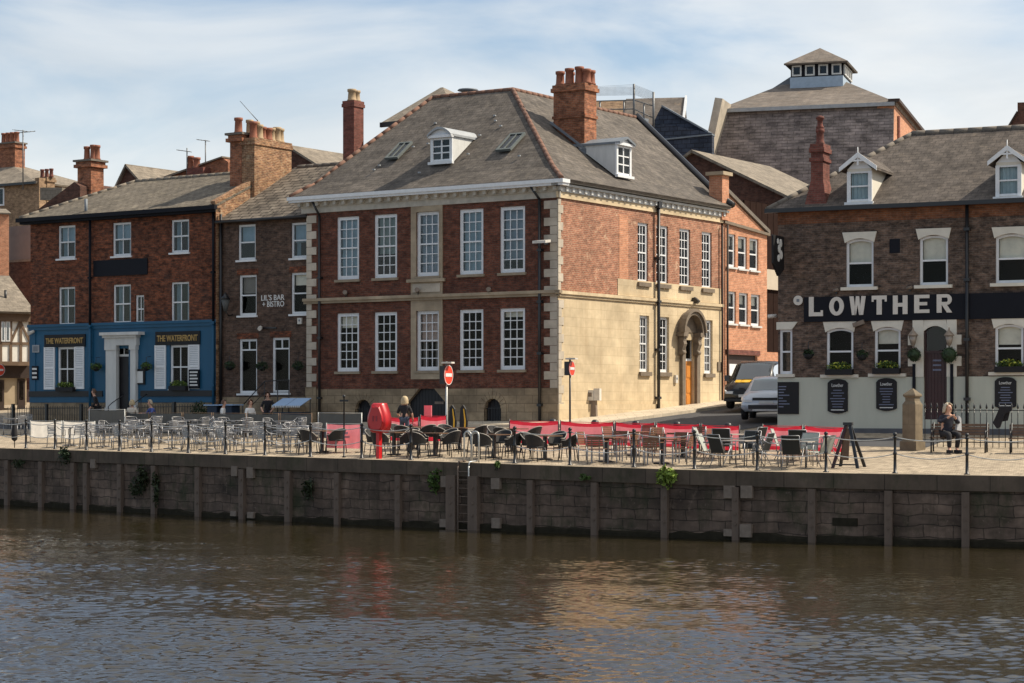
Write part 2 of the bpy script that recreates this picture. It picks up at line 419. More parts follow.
def text_part(name, txt, size, mat, parent, loc, rz=0, bold=0, width=None, height=None, space=1.0, ext=.012):
    """upright lettering facing local -y, centred on loc"""
    me = text_mesh(txt, size, ext, 0, bold, space)
    xs = [v.co.x for v in me.vertices]; ys = [v.co.y for v in me.vertices]
    cx = (min(xs) + max(xs)) / 2; cy = (min(ys) + max(ys)) / 2
    kx = width / (max(xs) - min(xs)) if width else 1; ky = height / (max(ys) - min(ys)) if height else 1
    for v in me.vertices:
        v.co = ((v.co.x - cx) * kx, -v.co.z, (v.co.y - cy) * ky)
    me.materials.clear(); me.materials.append(MATS[mat])
    o = bpy.data.objects.new(name, me); COL.objects.link(o); o.parent = parent; o.location = loc; o.rotation_euler = (0, 0, rz)
    return o

# ------------------------------------------------------------------ camera geometry: pixel -> place
def at(px, py, Y): return Vector(((px - CX) / F * Y, Y, (HY - py) / F * Y))
class Fr:
    """a building's own frame: x along the front to the right, y into the building, z up from its base"""
    def __init__(s, O, deg, z0):
        s.O = O; s.th = R(deg); s.z0 = z0
        c, n = math.cos(s.th), math.sin(s.th)
        s.c, s.n = c, n
        s.e = (c * -O[0] + n * -O[1], -n * -O[0] + c * -O[1], -z0)
    def ray(s, px, py):
        x, y, z = (px - CX) / F, 1.0, (HY - py) / F
        return (s.c * x + s.n * y, -s.n * x + s.c * y, z)
    def pt(s, px, py, y=0.0):
        d = s.ray(px, py); l = (y - s.e[1]) / d[1]
        return s.e[0] + l * d[0], s.e[2] + l * d[2]
    def s_(s, px, y=0.0): return s.pt(px, HY, y)[0]
    def z_(s, px, py, y=0.0): return s.pt(px, py, y)[1]
    def side(s, px, py, x):
        d = s.ray(px, py); l = (x - s.e[0]) / d[0]
        return s.e[1] + l * d[1], s.e[2] + l * d[2]
    def plane(s, px, py, n, p0):
        d = Vector(s.ray(px, py)); e = Vector(s.e); n = Vector(n); p0 = Vector(p0)
        l = (p0 - e).dot(n) / d.dot(n); return e + d * l
    def world(s, x, y, z=0): return Vector((s.O[0] + s.c * x - s.n * y, s.O[1] + s.n * x + s.c * y, s.z0 + z))
    def loc(s): return (s.O[0], s.O[1], s.z0)

# ------------------------------------------------------------------ quay line and ground
_wl = [(0, 504.5, 448), (85, 509.5, 450.5), (170, 514.8, 453), (255, 519.8, 455.7), (340, 524.2, 458.4), (425, 528, 461), (512, 531.6, 464),
       (600, 535, 467), (680, 538, 469.4), (770, 541, 471.5), (850, 543.4, 473.2), (940, 545.6, 474.7), (1024, 547.5, 476)]
QP = []; QZ = []
for (px, wy, ty) in _wl:
    Y = -WATER * F / (wy - HY); QP.append(Vector(((px - CX) / F * Y, Y))); QZ.append(-(ty - HY) / F * Y)
d0 = (QP[0] - QP[2]).normalized(); d1 = (QP[-1] - QP[-3]).normalized()
QP = [QP[0] + d0 * 60] + QP + [QP[-1] + d1 * 60]; QZ = [QZ[0]] + QZ + [QZ[-1]]
# smooth the line a little
for _ in range(2):
    QP = [QP[0]] + [(QP[i - 1] + QP[i] * 2 + QP[i + 1]) / 4 for i in range(1, len(QP) - 1)] + [QP[-1]] if False else QP
def quay_info(x, y):
    p = Vector((x, y)); best = None
    for i in range(len(QP) - 1):
        a, b = QP[i], QP[i + 1]; ab = b - a; t = max(0, min(1, (p - a).dot(ab) / ab.length_squared))
        q = a + ab * t; dd = (p - q).length
        if best is None or dd < best[0]:
            sgn = 1 if (ab.x * (p - a).y - ab.y * (p - a).x) > 0 else -1
            best = (dd, sgn * dd, QZ[i] + (QZ[i + 1] - QZ[i]) * t)
    return best[1], best[2]
SLOPE = .060
def gz(x, y):
    d, ze = quay_info(x, y)
    d = max(0, min(d, 40)); return ze + SLOPE * max(0, d - .6)
def Q(px, d):
    """point on the ground seen in pixel column px, d metres in from the quay edge"""
    lo, hi = 45.0, 140.0
    for _ in range(40):
        m = (lo + hi) / 2; x = (px - CX) / F * m
        if quay_info(x, m)[0] < d: lo = m
        else: hi = m
    x = (px - CX) / F * lo; return Vector((x, lo, gz(x, lo)))
def Qy(px, py):
    lo, hi = 48.0, 130.0
    for _ in range(50):
        m = (lo + hi) / 2; x = (px - CX) / F * m
        if HY - gz(x, m) / m * F > py: lo = m
        else: hi = m
    x = (px - CX) / F * lo; return Vector((x, lo, gz(x, lo)))
def qdir(p):
    """unit vector along the quay (to the right) near p"""
    best = None
    for i in range(len(QP) - 1):
        a, b = QP[i], QP[i + 1]; m = (a + b) / 2; dd = (Vector((p[0], p[1])) - m).length
        if best is None or dd < best[0]: best = (dd, (b - a).normalized())
    return best[1]
# ------------------------------------------------------------------ building pieces
def wall_grid(mb, s0, s1, z0, z1, ops, y=0.0, reveal=.14, ytop=None):
    """front wall with real openings (a,b,c,d) and their reveals"""
    ops = [o for o in ops if o[1] > s0 and o[0] < s1 and o[3] > z0 and o[2] < z1]
    xs = sorted({s0, s1} | {v for o in ops for v in o[:2] if s0 < v < s1})
    zs = sorted({z0, z1} | {v for o in ops for v in o[2:4] if z0 < v < z1})
    for i in range(len(xs) - 1):
        for j in range(len(zs) - 1):
            cx = (xs[i] + xs[i + 1]) / 2; cz = (zs[j] + zs[j + 1]) / 2
            if any(o[0] < cx < o[1] and o[2] < cz < o[3] for o in ops): continue
            mb.quad((xs[i], y, zs[j]), (xs[i + 1], y, zs[j]), (xs[i + 1], y, zs[j + 1]), (xs[i], y, zs[j + 1]))
    for (a, b, c, d) in [o[:4] for o in ops]:
        c = max(c, z0); d = min(d, z1); r = y + reveal
        mb.quad((a, y, c), (a, r, c), (a, r, d), (a, y, d))
        mb.quad((b, y, d), (b, r, d), (b, r, c), (b, y, c))
        if d < z1: mb.quad((a, y, d), (a, r, d), (b, r, d), (b, y, d))
        if c > z0: mb.quad((a, r, c), (a, y, c), (b, y, c), (b, r, c))
    return mb

def window(parent, a, b, c, d, cols=1, rows=(1, 1), rz=0, y=.10, fw=.075, bar=.026, split=.5, sill=.05, sillm='white_paint', frame='white_paint',
           glass='glass', curtain=None, blind=0.0, blindm='curtain', arch=0.0, sill_out=.09, sill_over=.07):
    """sash window in the opening a..b, c..d: frame, bars, pane, sill, curtains"""
    f = MB(); y0, y1 = y - .03, y + .05
    f.box(a, a + fw, y0, y1, c, d); f.box(b - fw, b, y0, y1, c, d)
    f.box(a + fw, b - fw, y0, y1, c, c + fw * 1.15)
    if arch > 0:
        n = 10; m = (a + b) / 2; w = (b - a) / 2
        top = [(a + fw, y0, d), (b - fw, y0, d)]
        low = []
        for k in range(n + 1):
            x = b - fw - (b - a - 2 * fw) * k / n; u = (x - m) / w
            low.append((x, y0, d - fw * .8 - arch * u * u))
        f.prism(top + low, (0, y1 - y0, 0))
    else: f.box(a + fw, b - fw, y0, y1, d - fw, d)
    zm = c + (d - c) * split
    ia, ib, ic, idd = a + fw, b - fw, c + fw * 1.15, d - fw
    if rows[0] and rows[1]: f.box(ia, ib, y0 - .005, y1 - .01, zm - .03, zm + .03)
    yb0, yb1 = y - .005, y + .02
    for k in range(1, cols):
        x = ia + (ib - ia) * k / cols
        f.box(x - bar / 2, x + bar / 2, yb0, yb1, ic, zm - .03 if rows[1] and rows[0] else idd)
        if rows[0] and rows[1]: f.box(x - bar / 2, x + bar / 2, yb0, yb1, zm + .03, idd)
    for (lo, hi, n) in ((ic, zm - .03, rows[1]), (zm + .03, idd, rows[0])):
        for k in range(1, n):
            z = lo + (hi - lo) * k / n
            f.box(ia, ib, yb0 + .002, yb1 - .002, z - bar / 2, z + bar / 2)
    w = f.build('window', frame, parent, rz=rz)
    g = MB().quad((ia - .01, y + .012, ic - .01), (ib + .01, y + .012, ic - .01), (ib + .01, y + .012, idd + .01), (ia - .01, y + .012, idd + .01))
    g.build('pane', glass, w)
    if sill:
        MB().box(a - sill_over, b + sill_over, -sill_out, .06, c - sill - .03, c - .002).build('sill', sillm, w)
    if blind > 0:
        MB().box(ia, ib, y + .12, y + .13, d - (d - c) * blind, d).build('blind', blindm, w)
    if curtain:
        cb = MB(); wd = (ib - ia) * .30
        for x0 in (ia, ib - wd):
            n = 12; P = [(x0 + wd * k / n, y + .2 + .03 * math.sin(k * 1.9)) for k in range(n + 1)]
            for k in range(n): cb.quad((P[k][0], P[k][1], c), (P[k + 1][0], P[k + 1][1], c), (P[k + 1][0], P[k + 1][1], d), (P[k][0], P[k][1], d))
        cb.build('curtain', curtain, w)
    return w

def pots(mb, xs, y, z, h=.75, r=.15, n=10):
    for i, x in enumerate(xs):
        hh = h * (1 + .12 * math.sin(i * 2.3 + x)); rr = r * (1 + .08 * math.cos(i * 3.1))
        mb.lathe([(rr * 1.05, 0), (rr * 1.05, .06), (rr * .92, .10), (rr * .82, hh - .12), (rr * 1.02, hh - .10), (rr * 1.02, hh), (rr * .7, hh), (rr * .7, hh - .2)], (x, y, z), n)
def chimney(parent, x0, x1, y0, y1, zb, zt, pot_list, mat='brick_chimney', potm='terracotta', cap=.06, rz=0, capm=None, neck=None, flare=None):
    m = MB(); m.box(x0, x1, y0, y1, zb, zt - .30)
    if cap:
        m.box(x0 - cap, x1 + cap, y0 - cap, y1 + cap, zt - .30, zt - .14)
        m.box(x0 - cap * .45, x1 + cap * .45, y0 - cap * .45, y1 + cap * .45, zt - .14, zt)
    else: m.box(x0, x1, y0, y1, zt - .30, zt)
    if neck: m.box(x0 - .05, x1 + .05, y0 - .05, y1 + .05, neck, neck + .12)
    if flare:
        zf, wf = flare
        m.add([(x0 - wf, y0 - wf, zb), (x1 + wf, y0 - wf, zb), (x1 + wf, y1 + wf, zb), (x0 - wf, y1 + wf, zb), (x0 - .002, y0 - .002, zf), (x1 + .002, y0 - .002, zf), (x1 + .002, y1 + .002, zf), (x0 - .002, y1 + .002, zf)],
              [(0, 1, 5, 4), (1, 2, 6, 5), (2, 3, 7, 6), (3, 0, 4, 7)])
    c = m.build('chimney', mat, parent, rz=rz)
    if capm: MB().box(x0 - cap - .03, x1 + cap + .03, y0 - cap - .03, y1 + cap + .03, zt + .001, zt + .10).build('chimney_cap', capm, c)
    zz = zt + (.101 if capm else .001)
    for (x, y, h, r, pm) in pot_list:
        hh = h * .76
        MB().lathe([(r * 1.1, 0), (r * 1.1, .06), (r * .95, .10), (r * .84, hh - .14), (r * 1.04, hh - .11), (r * 1.04, hh), (r * .72, hh), (r * .72, hh - .2)], (x, y, zz), 12).build('chimney_pot', pm or potm, c)
    return c

def ridge(mb, a, b, r=.11, seg=.45):
    a = Vector(a); b = Vector(b); n = max(1, int((b - a).length / seg)); d = (b - a) / n
    for k in range(n):
        mb.tube(a + d * k, a + d * (k + .985), r , 8, r)

# ================================================================== MAIN HOUSE (Georgian brick house on the corner)
M = Fr((46 / F * 81, 81.0), -33.4, -1.25)
S = Fr((46 / F * 81, 81.0), -33.4 + 90, -1.25)
RZ = math.pi / 2
house = thing('corner_house', 'large dark red brick Georgian house on the street corner with white sash windows', 'house', M.loc(), M.th)
mW = M.s_(307)                                  # left end of the front (negative)
zeave = M.z_(558, 185.6)                          # underside of fascia
zfas = M.z_(558, 180)
zfri = M.z_(558, 196)
zpl = (M.z_(325, 389.5) + M.z_(545, 388)) / 2   # top of the stone plinth
sD = S.s_(721)                                  # length of the right side
def rowz(fr, a, b): return (fr.z_(*a) + fr.z_(*b)) / 2
wx = [(336.7, 359), (374, 397), (416.5, 439.5), (459.2, 483.3), (499.7, 525)]
u1 = rowz(M, (348, 216), (512, 207)); u0 = rowz(M, (348, 279.5), (512, 272.5))
l1 = rowz(M, (348, 313), (512, 308.3)); l0 = rowz(M, (348, 371.5), (512, 369.5))
ops = []
for a, b in wx:
    ops.append((M.s_(a), M.s_(b), u0, u1)); ops.append((M.s_(a), M.s_(b), l0, l1))
fw = MB(); wall_grid(fw, mW, 0, zpl, zfas - .05, ops)
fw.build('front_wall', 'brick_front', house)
# plinth with the basement openings
bas = [(M.s_(356), M.s_(372), .2, M.z_(364, 399)), (M.s_(408.5), M.s_(446), .2, M.z_(427, 388.6)), (M.s_(485), M.s_(502), .2, M.z_(493, 398))]
pm = MB(); wall_grid(pm, mW - .03, .04, -.6, zpl, bas, y=-.05, reveal=.3)
pm.quad((mW - .03, -.05, zpl), (.04, -.05, zpl), (.04, .02, zpl), (mW - .03, .02, zpl))
pm.build('plinth', 'ashlar', house)
for k, (a, b, c, d) in enumerate(bas):
    if k == 1:
        ch = .55
        for pl3 in ([(a, -.045, d), (a, -.045, d - ch), (a + ch, -.045, d)], [(b, -.045, d), (b - ch, -.045, d), (b, -.045, d - ch)]): MB().prism(pl3[::-1], (0, .2, 0)).build('door_corner_stone', 'ashlar', house)
        dm = MB(); n = 12
        for i in range(n): dm.box(a + (b - a) * i / n + .006, a + (b - a) * (i + 1) / n - .006, .12, .17, c - .5, d)
        dm.box(a, b, .17, .2, c - .5, d)
        dd = dm.build('cellar_door', 'door_black', house)
        MB().box(a + (b - a) * .66, a + (b - a) * .9, .10, .118, d - .62, d - .52).build('door_plate', 'concrete_pale', dd)
    else:
        # round headed stone arch
        m_ = (a + b) / 2; r = (b - a) / 2; zc = d - r; ar = MB(); nn = 10
        for i in range(nn):
            t0 = math.pi * i / nn; t1 = math.pi * (i + 1) / nn - .03
            P = [(m_ + math.cos(t) * q, -.075, zc + math.sin(t) * q) for (t, q) in ((t0, r - .02), (t0, r + .26), (t1, r + .26), (t1, r - .02))]
            ar.prism(P, (0, .09, 0))
            # spandrel behind the arch
            Q2 = [(m_ + math.cos(t0) * (r - .03), -.03, zc + math.sin(t0) * (r - .03)), (m_ + math.cos(t1 + .03) * (r - .03), -.03, zc + math.sin(t1 + .03) * (r - .03)), (m_ + math.cos(t1 + .03) * r * 1.42, -.03, min(d + .02, zc + math.sin(t1 + .03) * r * 1.42)), (m_ + math.cos(t0) * r * 1.42, -.03, min(d + .02, zc + math.sin(t0) * r * 1.42))]
            ar.prism(Q2, (0, .2, 0))
        for sx in (a, b):
            o = -1 if sx == a else 1
            z = zc
            while z > 0: ar.box(sx, sx + o * .24, -.07, .0, z - .34, z - .01); z -= .35
        ar.build('stone_arch', 'ashlar', house)
        g = MB(); g.box(a - .02, b + .02, .16, .2, c - .5, d)
        gg = g.build('cellar_gate', 'door_black', house)
        bars = MB()
        for i in range(1, 6): bars.tube((a + (b - a) * i / 6, .06, c - .4), (a + (b - a) * i / 6, .06, zc + math.sqrt(max(.01, r * r - (a + (b - a) * i / 6 - m_) ** 2))), .014, 5)
        for z in (zc - .5, zc, zc - 1): bars.box(a, b, .05, .07, z - .015, z + .015)
        bars.build('gate_bars', 'black_paint', gg)
# side wall: brick above, cream stone below
zstr = M.z_(548, 296); zst2 = zstr + .22
sx_up = [(637.7, 648.3), (656.3, 668.2), (679.5, 690.3), (701.8, 711.8)]
su1 = rowz(S, (643, 221), (707, 234)); su0 = rowz(S, (643, 281), (707, 290))
sx_lo = [(639, 648.5), (658, 668.5), (703.7, 712)]
sl1 = rowz(S, (643, 314.5), (707, 321)); sl0 = rowz(S, (643, 371.3), (707, 374))
so = [(S.s_(a), S.s_(b), su0, su1) for a, b in sx_up]
slo = [(S.s_(a), S.s_(b), sl0, sl1) for a, b in sx_lo]
d0_, d1_ = S.s_(683), S.s_(693.5); dz0 = S.z_(688, 411.5); dz1 = S.z_(688, 340)
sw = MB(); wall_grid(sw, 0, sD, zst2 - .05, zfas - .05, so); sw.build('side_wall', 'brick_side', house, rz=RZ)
sw = MB(); wall_grid(sw, -.05, sD, -.6, zst2 - .05, slo + [(d0_, d1_, dz0, dz1)], y=-.03, reveal=.2); sw.build('side_stonework', 'stone_cream', house, rz=RZ)
pa = S.s_(617.5); zp1 = S.z_(617.5, 278.5)
sp = MB(); wall_grid(sp, pa, sD - .05, zst2, zp1, [], y=-.022, reveal=.02)
sp.quad((pa, -.022, zst2), (pa, -.022, zp1), (pa, .01, zp1), (pa, .01, zst2)); sp.quad((pa, -.022, zp1), (sD - .05, -.022, zp1), (sD - .05, .01, zp1), (pa, .01, zp1))
sp.build('stone_panel', 'stone_cream', house, rz=RZ)
# red brick repair strip left of the first side window
MB().box(S.s_(619), S.s_(628), -.012, .01, zp1 + .003, zfri - .35).build('brick_repair', 'brick_orange', house, rz=RZ)
# base course of the side wall
MB().box(-.06, d0_ - .7, -.09, -.032, -.6, S.z_(600, 404)).build('side_plinth', 'stone_cream', house, rz=RZ)
# back walls and a dark room behind the windows
bk = MB(); bk.quad((mW, 14.3, -.6), (mW, 0, -.6), (mW, 0, zfas), (mW, 14.3, zfas)); bk.quad((0, sD, -.6), (mW, 15.5, -.6), (mW, 15.5, zfas + 4.4), (-6, 16.6, zfas + 4.6), (0, sD, zfas))
bk.build('rear_wall', 'brick_brown', house)
ro = MB(); ro.quad((mW + .2, .75, -.5), (-.75, .75, -.5), (-.75, .75, zfas - .1), (mW + .2, .75, zfas - .1)); ro.quad((-.75, .75, -.5), (-.75, sD - .3, -.5), (-.75, sD - .3, zfas - .1), (-.75, .75, zfas - .1))
for z in (zpl, zst2 - .1, zfas - .12): ro.quad((mW + .2, .15, z), (-.2, .15, z), (-.75, .75, z), (mW + .2, .75, z)); ro.quad((-.2, .15, z), (-.2, sD - .3, z), (-.75, sD - .3, z), (-.75, .75, z))
ro.build('interior', 'interior_dark', house)
rng = random.Random(3)
for i, (a, b, c, d) in enumerate(ops):
    up = i % 2 == 0
    cur = {0: 'curtain_blue', 2: None, 4: None, 6: 'curtain_blue', 8: None}.get(i) if up else {1: None, 3: None, 5: 'blind_dark', 7: None, 9: None}.get(i)
    window(house, a, b, c, d, 3, (3, 3), curtain=cur, blind=(.97, .25, .62, 0, .97, .52, .97, 0, .80, .14)[i], blindm=('curtain_blue', 'curtain', 'curtain_sage', 'curtain', 'curtain_grey', 'curtain_pink', 'curtain_blue', 'curtain', 'curtain_grey', 'curtain')[i],
           glass='glass_sky' if up else 'glass', sillm='stone_sill', sill=.08, fw=.135, bar=.034)
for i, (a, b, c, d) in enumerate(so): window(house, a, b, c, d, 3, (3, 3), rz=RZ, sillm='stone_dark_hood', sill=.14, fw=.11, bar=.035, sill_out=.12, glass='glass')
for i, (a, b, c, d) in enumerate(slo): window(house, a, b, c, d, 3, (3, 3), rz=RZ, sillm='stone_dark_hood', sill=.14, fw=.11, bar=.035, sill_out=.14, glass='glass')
# centre bay stone surround
ca, cb_ = M.s_(411.5), M.s_(443); ww = ops[4]
ss = MB()
for (za, zb, w0, w1) in ((zst2 + .0, zfri, u0, u1), (l0 - .35, zstr, l0, l1)):
    ss.box(ca, ww[0], -.05, .02, za, zb); ss.box(ww[1], cb_, -.05, .02, za, zb)
    ss.box(ww[0], ww[1], -.05, .02, w1, zb); ss.box(ww[0], ww[1], -.05, .02, za, w0 - .11)
ss.box(ca - .15, cb_ + .15, -.16, -.051, u0 - .24, u0 - .115)
ss.build('centre_surround', 'stone_plain', house)
MB().box(ca + .1, cb_ - .1, -.075, -.051, zst2 + .1, u0 - .3).build('apron_panel', 'stone_quoin', house)
# string course
st = MB()
for (y0, y1, za, zb) in ((-.20, .0, zstr + .10, zst2), (-.12, .0, zstr, zstr + .10)):
    st.box(mW - .1, -y0 * 0 + .0, y0, y1, za, zb)
    st.box(.0, -y0, y0, sD if False else .0, za, zb)
st.build('string_course', 'stone_plain', house)
st = MB(); st.box(-.2, sD, -.15, .0, zstr + .08, zst2 - .02); st.box(-.12, sD, -.09, .0, zstr - .02, zstr + .08)
st.build('side_string_course', 'stone_cream', house, rz=RZ)
# cornice: frieze, modillions, white fascia gutter
zb_ = zfri
for (fr_, rz_, x0, x1, fm, tag_) in ((M, 0, mW - .25, .12, 'mouldings_grey', 'front'), (S, RZ, -.12, sD + .1, 'stone_cream', 'side')):
    MB().box(x0, x1, -.07, .02, zb_ - .06 + .003 * bool(rz_), zeave - .222 - .003 * bool(rz_)).build(tag_ + '_frieze', fm, house, rz=rz_)
    mo = MB(); n = int((x1 - x0) / .46)
    for i in range(n + 1):
        x = x0 + .05 + (x1 - x0 - .15) * i / n; mo.box(x - .07, x + .07, -.30 if not rz_ else -.19, -.071, zeave - .18, zeave - .02)
    mo.box(x0, x1, -.12, .02, zeave - .22 + .003 * bool(rz_), zeave - .02)
    mo.build(tag_ + '_modillions', 'mouldings_grey' if not rz_ else 'white_weathered', house, rz=rz_)
    ga = MB(); ga.box(x0 - (.4 if not rz_ else .3), x1 + (.35 if not rz_ else .2), -.42 if not rz_ else -.26, .05, zeave - .02, zeave + .07); ga.box(x0 - (.45 if not rz_ else .33), x1 + (.40 if not rz_ else .2), -.48 if not rz_ else -.32, .05, zeave + (.07 if not rz_ else .12), zfas - .003 * bool(rz_))
    ga.build(tag_ + '_cornice', 'white_paint' if not rz_ else 'cornice_grey', house, rz=rz_)
# quoins
def quoins(x, sgn, z0, z1, name, rz=0, h=.33, long=.55, short=.32, y=-.04, mat='stone_quoin'):
    q = MB(); z = z0; k = 0
    while z < z1 - .1:
        zt = min(z + h, z1); w = long if k % 2 else short
        if k % 2 or mat: q.box(x, x + sgn * w, y, .02, z + .008, zt - .008)
        z = zt; k += 1
    return q.build(name, mat, house, rz=rz)
quoins(mW, 1, zpl, zfri - .1, 'left_quoins', long=.52, short=.27)
quoins(-.0, -1, zpl, zfri - .1, 'right_quoins', long=.62, short=.34)
quoins(-.04, 1, zst2, zfri - .1, 'side_quoins', rz=RZ, long=.36, short=.2)
quoins(-.04, 1, zpl - 1.2, zstr - .1, 'side_lower_quoins', rz=RZ, long=.38, short=.22, y=-.06)
MB().box(mW - .02, mW + .55, -.09, -.052, -.6, zpl + .1).build('corner_pier', 'ashlar', house)
# downpipes
dp = MB(); x = M.s_(321.5); dp.tube((x, -.14, 0), (x, -.14, zfri - .2), .055); dp.tube((x, -.14, zfri - .2), (x - .25, -.3, zeave), .05)
for z in (1.5, 4, 6.5): dp.box(x - .09, x + .09, -.2, .0, z, z + .08)
dp.build('downpipe', 'black_paint', house)
dp = MB(); x = M.s_(541.5); dp.tube((x, -.14, 0), (x, -.14, zfri - .1), .06); dp.tube((x, -.14, zfri - .1), (x - .3, -.32, zeave), .05)
for z in (1.2, 3.2, 5.2, 7.2): dp.box(x - .1, x + .1, -.2, .0, z, z + .1)
dp.build('downpipe', 'black_paint', house)
dp = MB(); x = S.s_(655.3); zt_ = S.z_(655, 206); dp.tube((x, -.16, 0), (x, -.16, zt_), .07); dp.box(x - .14, x + .14, -.26, -.02, zt_ - .1, zt_ + .25)
for z in (1.5, 3.5, 5.5, 7.3): dp.box(x - .11, x + .11, -.24, .0, z, z + .1)
dp.build('downpipe', 'black_paint', house, rz=RZ)
dp = MB(); x = sD - .1; dp.tube((x, -.12, .4), (x, -.12, zfri - .2), .05); dp.build('downpipe', 'timber_dark', house, rz=RZ)
# ---- roof
ze_ = zfas + .02; ov = .44
ha = 6.12
zr = M.pt(513, 89.5, ha)[1]
pitch = (zr - ze_) / (ha + ov)
srl = M.s_(433, ha)                         # left end of the ridge
ridR = Vector((-ha, ha, zr)); ridL = Vector((srl, ha, zr))
eC = Vector((ov, -ov, ze_)); eL = Vector((mW - .55, -ov, ze_))
ridE = Vector((-ha, 16.6, zr)); eE = Vector((ov, sD + .15, ze_))
# bellcast: the lowest metre is flatter
def bell(a_e, b_e, a_r, b_r, th=.12):
    k = .16; dz = .16
    a1 = Vector(a_e).lerp(Vector(a_r), k); b1 = Vector(b_e).lerp(Vector(b_r), k); a1.z -= dz; b1.z -= dz
    return (a_e, b_e, b1, a1), (a1, b1, b_r, a_r)
rf = MB()
for q in bell(eL, eC, ridL, ridR): rf.slab(q)
for q in bell(eC, eE, ridR, ridE): rf.slab(q)
rf.slab((Vector((mW - .55, -ov, ze_)), ridL, Vector((srl, 12, zr)), Vector((mW - .55, 14, ze_))))
rf.slab((ridL + Vector((0, 0, -.02)), ridR + Vector((0, 0, -.02)), ridE + Vector((0, 0, -.02)), Vector((srl, 16, zr - .02))))
roof = rf.build('roof', 'slate_main', house)
rt = MB()
e1 = eC.lerp(ridR, .16) + Vector((0, 0, -.16)); el1 = eL.lerp(ridL, .16) + Vector((0, 0, -.16))
ridge(rt, ridL, ridR, .10); ridge(rt, ridR, e1, .10); ridge(rt, e1, eC, .10); ridge(rt, ridR, ridE, .10); ridge(rt, ridL, el1, .10); ridge(rt, el1, eL, .10)
rt.build('ridge_tiles', 'ridge_tile', roof)
vg = MB(); e1 = eE.lerp(ridE, .16) + Vector((0, 0, -.16)); vg.path([eE + Vector((0, .1, .08)), e1 + Vector((0, .1, .08)), ridE + Vector((0, .1, .08))], .16, 6); vg.build('verge', 'black_paint', roof)
def zroof(y): return ze_ + pitch * (y + ov)
nF = Vector((0, -pitch, 1)).normalized(); pF = eC
nS = Vector((pitch, 0, 1)).normalized()
# main chimney on the right slope
pb = M.plane(584.5, 150, nS, eC)
cx1 = pb.x; yA = pb.y
hc = M.plane(584.5, 150, nS, eC)
cx0 = M.s_(553.5, yA)
ztc = M.z_(570, 84, yA); dpth = .95
# depth so that the right face ends at px 592
for _ in range(30):
    if (lambda p: CX + F * p.x / p.y)(M.world(cx1, yA + dpth, 0)) < 592: dpth += .05
ppx = [556, 565, 573, 582]
pl_ = [(cx0 + (cx1 - cx0) * t, yA + dpth * q, h, .19, None) for (t, q, h) in ((.10, .3, .80), (.42, .25, .90), (.72, .3, .95), (.93, .35, .80), (.25, .75, .8), (.6, .75, .85), (.9, .8, .8))]
cc = chimney(house, cx0, cx1, yA, yA + dpth, pb.z - 1.2, ztc, pl_, 'brick_chimney', neck=M.z_(570, 118, yA), cap=.09)
fl = MB(); fl.box(cx0 - .05, cx1 + .12, yA - .10, yA - .005, pb.z - .8, pb.z + .05)
fl.prism([(cx1 + .1, yA - .12, pb.z - .04), (cx1 + .1, yA + dpth + .15, pb.z - .04), (cx0 - .1, yA + dpth + .15, pb.z - .04 + pitch * (cx1 - cx0 + .2)), (cx0 - .1, yA - .12, pb.z - .04 + pitch * (cx1 - cx0 + .2))], (0, 0, .10))
fl.build('flashing', 'lead', cc)
